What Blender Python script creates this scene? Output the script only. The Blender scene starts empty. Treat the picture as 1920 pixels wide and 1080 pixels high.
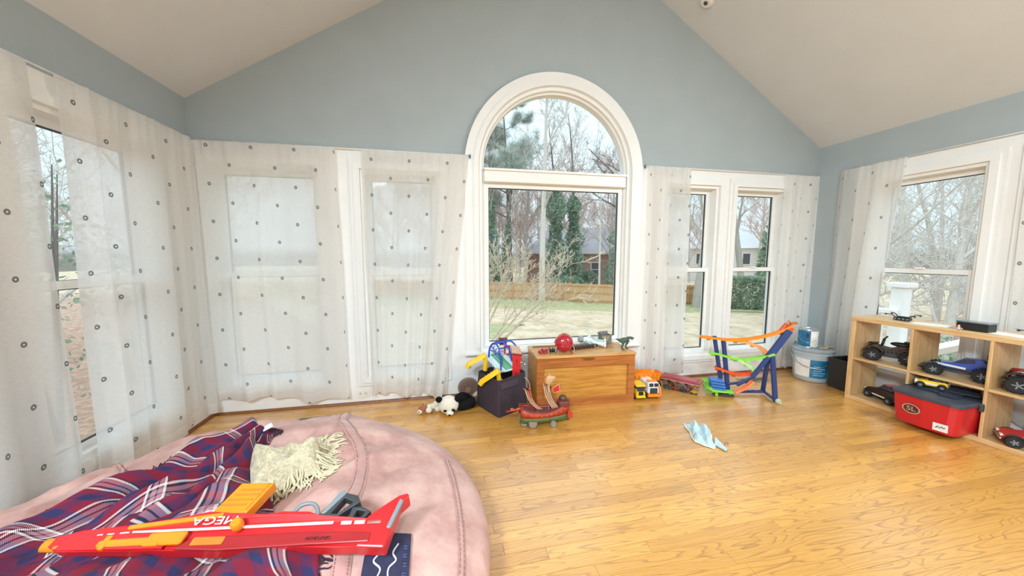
import bpy, math, random
from math import sin, cos, pi, radians, sqrt, atan2
from mathutils import Vector as V, Matrix, noise
from mathutils.geometry import tessellate_polygon

SC = bpy.context.scene
COL = SC.collection
# ------------------------------------------------------------------ camera
cam_d = bpy.data.cameras.new('camera')
cam_d.sensor_width = 36.0
cam_d.lens = 36.0 * 634.0 / 1920.0
cam_d.clip_start = 0.05
cam_d.clip_end = 400
cam = bpy.data.objects.new('camera', cam_d)
COL.objects.link(cam)
cam.location = (0, 0, 1.4)
cam.rotation_euler = (radians(90 - 5.47), 0, radians(-11.57))
SC.camera = cam
# ------------------------------------------------------------------ colour management
SC.view_settings.view_transform = 'Standard'
SC.view_settings.look = 'None'
SC.view_settings.gamma = 1.0
SC.view_settings.use_curve_mapping = False
SC.view_settings.exposure = 0.36
SC.cycles.use_denoising = True
SC.cycles.max_bounces = 10
SC.cycles.diffuse_bounces = 5
SC.cycles.transparent_max_bounces = 24
SC.cycles.sample_clamp_indirect = 6.0
SC.cycles.caustics_reflective = False
SC.cycles.caustics_refractive = False
# ------------------------------------------------------------------ sky: bright overcast, brighter overhead
SKY = 0.97
world = bpy.data.worlds.new('overcast_sky')
SC.world = world
world.use_nodes = True
wn = world.node_tree.nodes
wl = world.node_tree.links
wn.clear()
w_tc = wn.new('ShaderNodeTexCoord')
w_sep = wn.new('ShaderNodeSeparateXYZ')
w_ramp = wn.new('ShaderNodeValToRGB')
w_noise = wn.new('ShaderNodeTexNoise')
w_noise.inputs['Scale'].default_value = 2.6
w_noise.inputs['Detail'].default_value = 5
w_mix = wn.new('ShaderNodeMix')
w_mix.data_type = 'RGBA'
w_mix.blend_type = 'MULTIPLY'
w_mix.inputs[0].default_value = 1.0
w_cl = wn.new('ShaderNodeValToRGB')
w_cl.color_ramp.elements[0].position = 0.35
w_cl.color_ramp.elements[0].color = (0.86, 0.95, 1.0, 1)
w_cl.color_ramp.elements[1].position = 0.68
w_cl.color_ramp.elements[1].color = (1, 1, 1, 1)
w_ramp.color_ramp.elements[0].position = 0.0
w_ramp.color_ramp.elements[0].color = (0.30, 0.29, 0.26, 1)
w_ramp.color_ramp.elements[1].position = 1.0
w_ramp.color_ramp.elements[1].color = (2.35, 2.6, 2.78, 1)
e = w_ramp.color_ramp.elements.new(0.02)
e.color = (0.75, 0.86, 0.92, 1)
e = w_ramp.color_ramp.elements.new(0.45)
e.color = (1.0, 1.14, 1.22, 1)
w_bg = wn.new('ShaderNodeBackground')
w_bg.inputs['Strength'].default_value = SKY
w_out = wn.new('ShaderNodeOutputWorld')
wl.new(w_tc.outputs['Generated'], w_sep.inputs[0])
wl.new(w_sep.outputs['Z'], w_ramp.inputs[0])
wl.new(w_tc.outputs['Generated'], w_noise.inputs['Vector'])
wl.new(w_noise.outputs['Fac'], w_cl.inputs[0])
wl.new(w_ramp.outputs[0], w_mix.inputs[6])
wl.new(w_cl.outputs[0], w_mix.inputs[7])
wl.new(w_mix.outputs[2], w_bg.inputs['Color'])
wl.new(w_bg.outputs[0], w_out.inputs['Surface'])
FILL_W = 84.0      # base watts of the unseen fill lights added to brighten the room

# ------------------------------------------------------------------ helpers
def lin(c):
    if isinstance(c, str):
        c = tuple(int(c[i:i + 2], 16) / 255 for i in (0, 2, 4))
    return tuple((x / 12.92 if x <= 0.04045 else ((x + 0.055) / 1.055) ** 2.4) for x in c[:3])

MATS = {}
def mat(name, col, rough=0.6, var=0.12, scale=14.0, metal=0.0, bump=0.0, bscale=60.0, coat=0.0, spec=0.5, stretch=None, sheen=0.0):
    """procedural material: a base colour mottled by noise, optional fine relief"""
    if name in MATS:
        return MATS[name]
    m = bpy.data.materials.new(name)
    m.use_nodes = True
    n = m.node_tree.nodes
    l = m.node_tree.links
    b = n['Principled BSDF']
    b.inputs['Roughness'].default_value = rough
    b.inputs['Metallic'].default_value = metal
    b.inputs['Specular IOR Level'].default_value = spec
    if coat:
        b.inputs['Coat Weight'].default_value = coat
        b.inputs['Coat Roughness'].default_value = 0.1
    if sheen:
        b.inputs['Sheen Weight'].default_value = sheen
    tc = n.new('ShaderNodeTexCoord')
    vec = tc.outputs['Object']
    if stretch:
        mp = n.new('ShaderNodeMapping')
        mp.inputs['Scale'].default_value = stretch
        l.new(vec, mp.inputs[0])
        vec = mp.outputs[0]
    nz = n.new('ShaderNodeTexNoise')
    nz.inputs['Scale'].default_value = scale
    nz.inputs['Detail'].default_value = 4
    l.new(vec, nz.inputs['Vector'])
    rp = n.new('ShaderNodeValToRGB')
    c = lin(col)
    lo = tuple(max(0, x * (1 - var)) for x in c) + (1,)
    hi = tuple(min(1, x * (1 + var)) for x in c) + (1,)
    rp.color_ramp.elements[0].position = 0.3
    rp.color_ramp.elements[0].color = lo
    rp.color_ramp.elements[1].position = 0.7
    rp.color_ramp.elements[1].color = hi
    l.new(nz.outputs['Fac'], rp.inputs[0])
    l.new(rp.outputs[0], b.inputs['Base Color'])
    if bump:
        n2 = n.new('ShaderNodeTexNoise')
        n2.inputs['Scale'].default_value = bscale
        n2.inputs['Detail'].default_value = 3
        l.new(vec, n2.inputs['Vector'])
        bp = n.new('ShaderNodeBump')
        bp.inputs['Strength'].default_value = bump
        bp.inputs['Distance'].default_value = 0.01
        l.new(n2.outputs['Fac'], bp.inputs['Height'])
        l.new(bp.outputs[0], b.inputs['Normal'])
    MATS[name] = m
    return m

class MB:
    """collects verts / faces / uvs of one mesh"""
    def __init__(s, M=None):
        s.v = []
        s.f = []
        s.uv = {}
        s.M = M or Matrix.Identity(4)
        s.mi = []
        s.cur = 0
    def add(s, vs, fs, M=None, uvs=None):
        o = len(s.v)
        T = s.M @ M if M is not None else s.M
        s.v += [tuple(T @ V(p)) for p in vs]
        for k, f in enumerate(fs):
            if uvs:
                s.uv[len(s.f)] = [uvs[i] for i in f]
            s.f.append([i + o for i in f])
            s.mi.append(s.cur)
        return s
    def box(s, c, d, rot=None, bev=0.0, M=None):
        T = Matrix.Translation(V(c))
        if rot:
            from mathutils import Euler
            T = T @ Euler(rot).to_matrix().to_4x4()
        if M is not None:
            T = M @ T
        hx, hy, hz = d[0] / 2, d[1] / 2, d[2] / 2
        b = min(bev, hx * .9, hy * .9, hz * .9)
        if b <= 0:
            vs = [(x * hx, y * hy, z * hz) for x in (-1, 1) for y in (-1, 1) for z in (-1, 1)]
            fs = [(0, 1, 3, 2), (4, 6, 7, 5), (0, 4, 5, 1), (2, 3, 7, 6), (0, 2, 6, 4), (1, 5, 7, 3)]
            return s.add(vs, fs, T)
        vs = []
        ix = {}
        for sx in (-1, 1):
            for sy in (-1, 1):
                for sz in (-1, 1):
                    for a in range(3):
                        p = [sx * (hx - b), sy * (hy - b), sz * (hz - b)]
                        p[a] = (sx * hx, sy * hy, sz * hz)[a]
                        ix[(sx, sy, sz, a)] = len(vs)
                        vs.append(tuple(p))
        fs = []
        for a in range(3):
            u, w = [i for i in range(3) if i != a]
            for sg in (-1, 1):
                q = []
                for su, sw in ((-1, -1), (1, -1), (1, 1), (-1, 1)):
                    k = [0, 0, 0]
                    k[a] = sg
                    k[u] = su
                    k[w] = sw
                    q.append(ix[tuple(k) + (a,)])
                if (sg > 0) == (a == 1):
                    q.reverse()
                fs.append(q)
        for a in range(3):              # edges along axis a
            u, w = [i for i in range(3) if i != a]
            for su in (-1, 1):
                for sw in (-1, 1):
                    q = []
                    for sa, ax in ((-1, u), (1, u), (1, w), (-1, w)):
                        k = [0, 0, 0]
                        k[a] = sa
                        k[u] = su
                        k[w] = sw
                        q.append(ix[tuple(k) + (ax,)])
                    fs.append(q)
        for sx in (-1, 1):
            for sy in (-1, 1):
                for sz in (-1, 1):
                    fs.append([ix[(sx, sy, sz, a)] for a in range(3)])
        return s.add(vs, fs, T)
    def tube(s, pts, r, n=8, caps=True, flat=1.0, M=None):
        pts = [V(p) for p in pts]
        k = len(pts)
        rs = list(r) if hasattr(r, '__len__') else [r] * k
        vs = []
        fs = []
        prev = None
        for i, p in enumerate(pts):
            t = (pts[min(i + 1, k - 1)] - pts[max(i - 1, 0)])
            if t.length < 1e-9:
                t = V((0, 0, 1))
            t.normalize()
            if prev is None:
                a = V((0, 0, 1)) if abs(t.z) < 0.9 else V((1, 0, 0))
                x = t.cross(a).normalized()
            else:
                x = (prev - t * prev.dot(t))
                x = x.normalized() if x.length > 1e-6 else t.orthogonal().normalized()
            prev = x
            y = t.cross(x)
            for j in range(n):
                an = 2 * pi * j / n
                vs.append(tuple(p + (x * cos(an) + y * sin(an) * flat) * rs[i]))
        for i in range(k - 1):
            for j in range(n):
                a = i * n + j
                b = i * n + (j + 1) % n
                fs.append((a, b, b + n, a + n))
        if caps:
            fs.append(tuple(reversed(range(n))))
            fs.append(tuple(range((k - 1) * n, k * n)))
        return s.add(vs, fs, M)
    def lathe(s, prof, n=20, M=None, sx=1.0, sy=1.0):
        vs = []
        fs = []
        k = len(prof)
        for r, z in prof:
            for j in range(n):
                an = 2 * pi * j / n
                vs.append((r * cos(an) * sx, r * sin(an) * sy, z))
        for i in range(k - 1):
            for j in range(n):
                a = i * n + j
                b = i * n + (j + 1) % n
                fs.append((a, b, b + n, a + n))
        if prof[0][0] > 1e-6:
            fs.append(tuple(reversed(range(n))))
        if prof[-1][0] > 1e-6:
            fs.append(tuple(range((k - 1) * n, k * n)))
        return s.add(vs, fs, M)
    def ell(s, c, r, n=16, m=10, rot=None, M=None):
        from mathutils import Euler
        T = Matrix.Translation(V(c))
        if rot:
            T = T @ Euler(rot).to_matrix().to_4x4()
        if M is not None:
            T = M @ T
        r = r if hasattr(r, '__len__') else (r, r, r)
        vs = [(0, 0, -r[2])]
        for i in range(1, m):
            a = -pi / 2 + pi * i / m
            for j in range(n):
                b = 2 * pi * j / n
                vs.append((r[0] * cos(a) * cos(b), r[1] * cos(a) * sin(b), r[2] * sin(a)))
        vs.append((0, 0, r[2]))
        fs = [(0, 1 + (j + 1) % n, 1 + j) for j in range(n)]
        for i in range(m - 2):
            for j in range(n):
                a = 1 + i * n + j
                b = 1 + i * n + (j + 1) % n
                fs.append((a, b, b + n, a + n))
        t = len(vs) - 1
        o = 1 + (m - 2) * n
        fs += [(o + j, o + (j + 1) % n, t) for j in range(n)]
        return s.add(vs, fs, T)
    def prism(s, poly, h, M=None, holes=()):
        """polygon in local xy, extruded 0..h along local z"""
        loops = [list(poly)] + [list(q) for q in holes]
        flat = [p for lp in loops for p in lp]
        tris = tessellate_polygon([[V((p[0], p[1], 0)) for p in lp] for lp in loops])
        N = len(flat)
        vs = [(p[0], p[1], 0) for p in flat] + [(p[0], p[1], h) for p in flat]
        fs = []
        for t in tris:
            a, b, c = (V((*flat[i], 0)) for i in t)
            up = (b - a).cross(c - a).z > 0
            t = tuple(t) if up else tuple(reversed(t))
            fs.append(tuple(i + N for i in t))
            fs.append(tuple(reversed(t)))
        o = 0
        for lp in loops:
            k = len(lp)
            for i in range(k):
                a, b = o + i, o + (i + 1) % k
                fs.append((a, b, b + N, a + N))
            o += k
        return s.add(vs, fs, M)
    def grid(s, fn, nu, nv, uvfn=None, M=None, closed_u=False):
        vs = []
        uvs = []
        for j in range(nv + 1):
            for i in range(nu + 1):
                vs.append(tuple(fn(i / nu, j / nv)))
                uvs.append(uvfn(i / nu, j / nv) if uvfn else (i / nu, j / nv))
        w = nu + 1
        fs = [(j * w + i, j * w + i + 1, (j + 1) * w + i + 1, (j + 1) * w + i) for j in range(nv) for i in range(nu)]
        return s.add(vs, fs, M, uvs)
    def mesh(s, name, mats, smooth=False):
        me = bpy.data.meshes.new(name)
        me.from_pydata(s.v, [], s.f)
        if s.uv:
            ul = me.uv_layers.new(name='UVMap')
            for p in me.polygons:
                q = s.uv.get(p.index)
                if q:
                    for li, c in zip(p.loop_indices, q):
                        ul.data[li].uv = c
        for m in (mats if isinstance(mats, (list, tuple)) else [mats]):
            me.materials.append(m)
        me.polygons.foreach_set('material_index', s.mi)
        if smooth:
            me.polygons.foreach_set('use_smooth', [True] * len(me.polygons))
        me.update()
        import bmesh
        bm = bmesh.new()
        bm.from_mesh(me)
        bmesh.ops.recalc_face_normals(bm, faces=bm.faces)
        bm.to_mesh(me)
        bm.free()
        return me

def obj(name, mb, m, parent=None, smooth=False, kind=None, label=None, solid=0.0, sub=0, auto=None):
    me = mb.mesh(name, m, smooth) if isinstance(mb, MB) else mb
    o = bpy.data.objects.new(name, me)
    COL.objects.link(o)
    if parent is not None:
        o.parent = parent
    if kind:
        o['kind'] = kind
    if label:
        o['label'] = label
    if solid:
        md = o.modifiers.new('thick', 'SOLIDIFY')
        md.thickness = solid
        md.offset = 0
    if sub:
        md = o.modifiers.new('smooth', 'SUBSURF')
        md.levels = sub
        md.render_levels = sub
    if smooth and auto is not None:
        try:
            me.set_sharp_from_angle(angle=radians(auto))
        except Exception:
            pass
    return o

def tag(o, label, cat, group=None):
    o['label'] = label
    o['category'] = cat
    if group:
        o['group'] = group
    return o

def thing(name, label, cat, loc=(0, 0, 0), rz=0.0, group=None):
    o = bpy.data.objects.new(name, None)
    o.empty_display_size = 0.1
    COL.objects.link(o)
    o.location = loc
    o.rotation_euler = (0, 0, rz)
    return tag(o, label, cat, group)

def struct(o):
    o['kind'] = 'structure'
    return o

def copy_tree(o, parent=None):
    c = o.copy()
    COL.objects.link(c)
    c.parent = parent
    for ch in list(o.children):
        copy_tree(ch, c)
    return c

def TR(x=0, y=0, z=0, rx=0, ry=0, rz=0, s=1.0):
    from mathutils import Euler
    return Matrix.Translation((x, y, z)) @ Euler((rx, ry, rz)).to_matrix().to_4x4() @ Matrix.Scale(s, 4)

def smoothstep(a, b, x):
    t = max(0.0, min(1.0, (x - a) / (b - a)))
    return t * t * (3 - 2 * t)

def spline(pts, n=8):
    """Catmull-Rom through points"""
    P = [V(p) for p in pts]
    out = []
    for i in range(len(P) - 1):
        p0, p1, p2, p3 = P[max(i - 1, 0)], P[i], P[i + 1], P[min(i + 2, len(P) - 1)]
        for k in range(n):
            t = k / n
            out.append(0.5 * ((2 * p1) + (p2 - p0) * t + (2 * p0 - 5 * p1 + 4 * p2 - p3) * t * t + (3 * p1 - p0 - 3 * p2 + p3) * t ** 3))
    out.append(P[-1])
    return out
# ------------------------------------------------------------------ room dimensions and surfaces
XL, XR, YF, YB = -2.02, 4.43, 3.34, -3.0
ZT, ZC, XA, ZA = 2.34, 2.67, 1.203, 4.63       # trim top, ceiling edge, ridge
def zceil(x):
    return ZC + (ZA - ZC) * ((x - XL) / (XA - XL) if x < XA else (XR - x) / (XR - XA))

M_blue = mat('wall_blue_grey', 'a4adb0', 0.75, 0.03, 3, bump=0.04, bscale=180)
M_white = mat('trim_white', 'e9e8e6', 0.4, 0.02, 5)
M_win = mat('window_white', 'ecebe8', 0.3, 0.02, 5)
M_ceil = mat('ceiling_paint', 'd3d6d8', 0.85, 0.03, 2, bump=0.05, bscale=140)
M_shoe = mat('shoe_moulding_wood', '7a4a26', 0.45, 0.2, 30)
M_gasket = mat('window_gasket', '2c3234', 0.5)
def glass_mat(name, tint=(0.97, 0.985, 0.985), gl=0.05):
    m = bpy.data.materials.new(name)
    m.use_nodes = True
    n = m.node_tree.nodes
    l = m.node_tree.links
    n.clear()
    o = n.new('ShaderNodeOutputMaterial')
    mx = n.new('ShaderNodeMixShader')
    t = n.new('ShaderNodeBsdfTransparent')
    t.inputs[0].default_value = tint + (1,)
    g = n.new('ShaderNodeBsdfGlossy')
    g.inputs['Roughness'].default_value = 0.02
    lw = n.new('ShaderNodeLayerWeight')
    lw.inputs['Blend'].default_value = 0.12
    ma = n.new('ShaderNodeMath')
    ma.operation = 'MULTIPLY_ADD'
    ma.inputs[1].default_value = 0.55
    ma.inputs[2].default_value = gl * 0.5
    l.new(lw.outputs['Fresnel'], ma.inputs[0])
    l.new(ma.outputs[0], mx.inputs[0])
    l.new(t.outputs[0], mx.inputs[1])
    l.new(g.outputs[0], mx.inputs[2])
    l.new(mx.outputs[0], o.inputs[0])
    return m
M_glass = glass_mat('window_glass')

# wall frames: local x along wall (left to right seen from inside), local y outwards, z up
WF = Matrix.Translation((0, YF, 0))
WL = Matrix.Translation((XL, 0, 0)) @ Matrix.Rotation(radians(90), 4, 'Z')       # x' = Y, y' = -X
WR = Matrix.Translation((XR, 0, 0)) @ Matrix.Rotation(radians(-90), 4, 'Z')      # x' = -Y, y' = X
UP = Matrix(((1, 0, 0, 0), (0, 0, 1, 0), (0, 1, 0, 0), (0, 0, 0, 1)))            # prism xy -> xz, extruded along +y
TH = 0.16

# window openings (x0, x1, z0, z1) in wall-local x
ZB, ZH = 0.25, 2.17
F_WINS = [(-1.90, -1.05), (-0.71, -0.02), (2.36, 3.04), (3.26, 3.96)]
L_WINS = [(2.08, 2.92), (0.95, 1.80), (-0.35, 0.50), (-1.65, -0.80)]
R_WINS = [(-2.76, -2.00), (-1.76, -1.00), (-0.60, 0.16), (0.50, 1.30), (1.6, 2.4)]
ARC = (1.15, 2.24, 0.80)      # centre x, spring z, opening radius
def rect(x0, x1, z0, z1):
    return [(x0, z0), (x1, z0), (x1, z1), (x0, z1)]
def arch_poly(r, zb, n=40):
    cx, cz, _ = ARC
    return [(cx - r, zb), (cx + r, zb)] + [(cx + r * cos(pi * i / n), cz + r * sin(pi * i / n)) for i in range(n + 1)]

wf = MB()
wf.prism([(XL - TH, 0), (XR + TH, 0), (XR + TH, zceil(XR) + 0.02), (XA, ZA + 0.03), (XL - TH, zceil(XL) + 0.02)], TH, WF @ UP,
         holes=[rect(a, b, ZB, ZH) for a, b in F_WINS] + [arch_poly(ARC[2], 0.44)])
struct(obj('wall_front', wf, M_blue))
w = MB()
w.prism([(YB, 0), (YF, 0), (YF, ZC), (YB, ZC)], TH, WL @ UP, holes=[rect(a, b, ZB, ZH) for a, b in L_WINS])
struct(obj('wall_left', w, M_blue))
w = MB()
w.prism([(-YF, 0), (-YB, 0), (-YB, ZC), (-YF, ZC)], TH, WR @ UP, holes=[rect(a, b, ZB, ZH) for a, b in R_WINS])
struct(obj('wall_right', w, M_blue))
w = MB()
w.prism([(XL - TH, 0), (XR + TH, 0), (XR + TH, ZC), (XA, ZA + 0.03), (XL - TH, ZC)], TH, Matrix.Translation((0, YB - TH, 0)) @ UP,
        holes=[rect(-0.6, 3.0, 0.05, 2.2)])
struct(obj('wall_back', w, M_blue))
# wide glazed opening added in the unseen back wall to let daylight in
d = MB()
for x in (-0.6, 0.6, 1.8, 3.0):
    d.box((x, YB - 0.08, 1.12), (0.09, 0.1, 2.15))
d.box((1.2, YB - 0.08, 2.16), (3.6, 0.1, 0.08))
d.box((1.2, YB - 0.08, 0.09), (3.6, 0.1, 0.08))
dr = struct(obj('added_back_door', d, M_win))
d = MB()
d.box((1.2, YB - 0.08, 1.12), (3.5, 0.012, 2.0))
obj('door_pane', d, M_glass, dr)

c = MB()
c.prism([(XL - TH, ZC - .098), (XA, ZA), (XR + TH, ZC - .097), (XR + TH, ZC + .08), (XA, ZA + .18), (XL - TH, ZC + .08)], YF - YB + 2 * TH, Matrix.Translation((0, YB - TH, 0)) @ UP)
struct(obj('ceiling', c, M_ceil))

# white boarded zone up to the curtain rods
t = MB()
ra, rb = ARC[0] - ARC[2], ARC[0] + ARC[2]
t.prism([(XL + .022, 0), (XR - .002, 0), (XR - .002, ZT), (rb, ZT), (rb, .44), (ra, .44), (ra, ZT), (XL + .022, ZT)], 0.02, Matrix.Translation((0, YF - 0.02, 0)) @ UP, holes=[rect(a, b, ZB, ZH) for a, b in F_WINS])
struct(obj('trim_1', t, M_white))
t = MB()
t.prism(rect(YB, YF - .0, 0, ZT), 0.02, Matrix.Translation((XL + .02, 0, 0)) @ Matrix.Rotation(radians(90), 4, 'Z') @ UP, holes=[rect(a, b, ZB, ZH) for a, b in L_WINS])
struct(obj('trim_2', t, M_white))
t = MB()
t.prism(rect(-2.93, -YB, 0, ZT), 0.02, Matrix.Translation((XR - .02, 0, 0)) @ Matrix.Rotation(radians(-90), 4, 'Z') @ UP, holes=[rect(a, b, ZB, ZH) for a, b in R_WINS])
struct(obj('trim_3', t, M_white))

def sweep_frame(mb, x0, x1, z0, z1, wd, y0, y1, M):
    """rectangular picture frame, width wd outside..inside, between depth y0..y1"""
    mb.prism(rect(x0, x1, z0, z1), y1 - y0, M @ Matrix.Translation((0, y0, 0)) @ UP, holes=[rect(x0 + wd, x1 - wd, z0 + wd, z1 - wd)])

WN = [0]
def double_hung(M, x0, x1, z0=ZB, z1=ZH, rail=1.235, name=None):
    """double-hung window: stepped casing, two sashes at two depths, panes"""
    WN[0] += 1
    root = bpy.data.objects.new(name or 'window_%d' % WN[0], None)
    COL.objects.link(root)
    struct(root)
    root.matrix_world = M @ Matrix.Translation(((x0 + x1) / 2, 0, z0))
    w = x1 - x0
    h = z1 - z0
    r = rail - z0
    a = MB()
    # casing: two proud steps round the opening
    sweep_frame(a, -w / 2 - .085, w / 2 + .085, -.075, h + .085, .087, -.036, -.0205, Matrix.Identity(4))
    sweep_frame(a, -w / 2 - .05, w / 2 + .05, -.045, h + .05, .05, -.05, -.036, Matrix.Identity(4))
    obj('casing', a, M_white, root)
    a = MB()
    sweep_frame(a, -w / 2, w / 2, 0, h, .03, -.02, .13, Matrix.Identity(4))
    a.box((0, .03, .02), (w - .06, .12, .04))
    obj('window_frame', a, M_win, root)
    # upper sash (outer), lower sash (inner)
    for nm, za, zb, ya in (('upper_sash', r - .025, h - .03, .075), ('lower_sash', .03, r + .025, .03)):
        a = MB()
        sweep_frame(a, -w / 2 + .031, w / 2 - .031, za, zb, .045, ya, ya + .04, Matrix.Identity(4))
        s = obj(nm, a, M_win, root)
        a = MB()
        sweep_frame(a, -w / 2 + .074, w / 2 - .074, za + .043, zb - .043, .008, ya + .012, ya + .028, Matrix.Identity(4))
        obj('gasket', a, M_gasket, s)
        a = MB()
        a.box((0, ya + .02, (za + zb) / 2), (w - .15, .008, zb - za - .088))
        obj('pane', a, M_glass, s)
    a = MB()
    a.box((0, .022, r + .03), (.07, .02, .018), bev=.004)
    obj('sash_lock', a, M_win, root)
    return root
for a, b in F_WINS:
    double_hung(WF, a, b)
for a, b in L_WINS:
    double_hung(WL, a, b)
for a, b in R_WINS:
    double_hung(WR, a, b, rail=1.25)

# big arched picture window
root = bpy.data.objects.new('window_arched', None)
root.name = 'window_%d' % (WN[0] + 1)
COL.objects.link(root)
struct(root)
root.location = (ARC[0], YF, 0)
cx, cz, rr = ARC
def arch_band(mb, r0, r1, y0, y1, zb, n=48):
    """arched band (two jambs and a half ring) between radii r0<r1"""
    out = [(r1, zb)] + [(r1 * cos(pi * i / n), cz + r1 * sin(pi * i / n)) for i in range(n + 1)] + [(-r1, zb)]
    inn = [(-r0, zb)] + [(r0 * cos(pi * i / n), cz + r0 * sin(pi * i / n)) for i in range(n, -1, -1)] + [(r0, zb)]
    N = len(out)
    inn = list(reversed(inn))
    vs = []
    for (x, z), (x2, z2) in zip(out, inn):
        vs += [(x, y0, z), (x2, y0, z2), (x2, y1, z2), (x, y1, z)]
    fs = []
    for i in range(N - 1):
        for k in range(4):
            a, b = i * 4 + k, i * 4 + (k + 1) % 4
            fs.append((a, b, b + 4, a + 4))
    fs += [(0, 1, 2, 3), tuple(reversed(range((N - 1) * 4, N * 4)))]
    mb.add(vs, fs)
a = MB()
arch_band(a, rr - .002, .93, -.040, -.0205, 0.40)
arch_band(a, rr + .0, .845, -.056, -.040, 0.42)
obj('casing', a, M_white, root, smooth=True, auto=30)
a = MB()
arch_band(a, .765, rr - .001, -.02, .13, 0.44)
arch_band(a, .745, .765, .02, .10, 0.44)
a.box((0, .05, .452), (1.54, .15, .04))
obj('window_frame', a, M_win, root, smooth=True, auto=30)
a = MB()
a.box((0, .035, 2.172), (1.49, .13, .125), bev=.006)
a.box((0, .03, 2.225), (1.49, .16, .02))
obj('transom', a, M_win, root)
a = MB()
sweep_frame(a, -.742, .742, .475, 2.11, .045, .035, .085, Matrix.Identity(4))
s = obj('fixed_sash', a, M_win, root)
a = MB()
sweep_frame(a, -.70, .70, .517, 2.068, .008, .05, .072, Matrix.Identity(4))
obj('gasket', a, M_gasket, s)
a = MB()
a.box((0, .06, 1.292), (1.39, .008, 1.545))
obj('pane', a, M_glass, s)
a = MB()
n = 40
a.prism([(.742 * cos(pi * i / n), 2.236 + .742 * sin(pi * i / n)) for i in range(n + 1)], .008, Matrix.Translation((0, .06, 0)) @ UP)
obj('fanlight_pane', a, M_glass, root)
# stool under the picture window
a = MB()
a.box((0, -.045, .425), (1.9, .05, .03), bev=.008)
obj('stool', a, M_white, root)

# wood shoe mouldings along the walls
def shoe(nm, x0, y0, x1, y1):
    a = MB()
    dx, dy = x1 - x0, y1 - y0
    L = sqrt(dx * dx + dy * dy)
    T = Matrix.Translation((x0, y0, 0)) @ Matrix.Rotation(atan2(dy, dx), 4, 'Z')
    prof = [(0, 0), (.018, 0), (.018, .006), (.012, .016), (0, .022)]
    vs = [(0, -p, z) for p, z in prof] + [(L, -p, z) for p, z in prof]
    k = len(prof)
    fs = [(i, (i + 1) % k, (i + 1) % k + k, i + k) for i in range(k)] + [tuple(range(k)), tuple(range(2 * k - 1, k - 1, -1))]
    a.add(vs, fs, T)
    struct(obj(nm, a, M_shoe))
shoe('baseboard_front', XL + .02, YF - .021, XR - .02, YF - .021)
shoe('baseboard_left', XL + .021, YB, XL + .021, YF - .03)
shoe('baseboard_right', XR - .021, YF - .03, XR - .021, YB)

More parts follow.
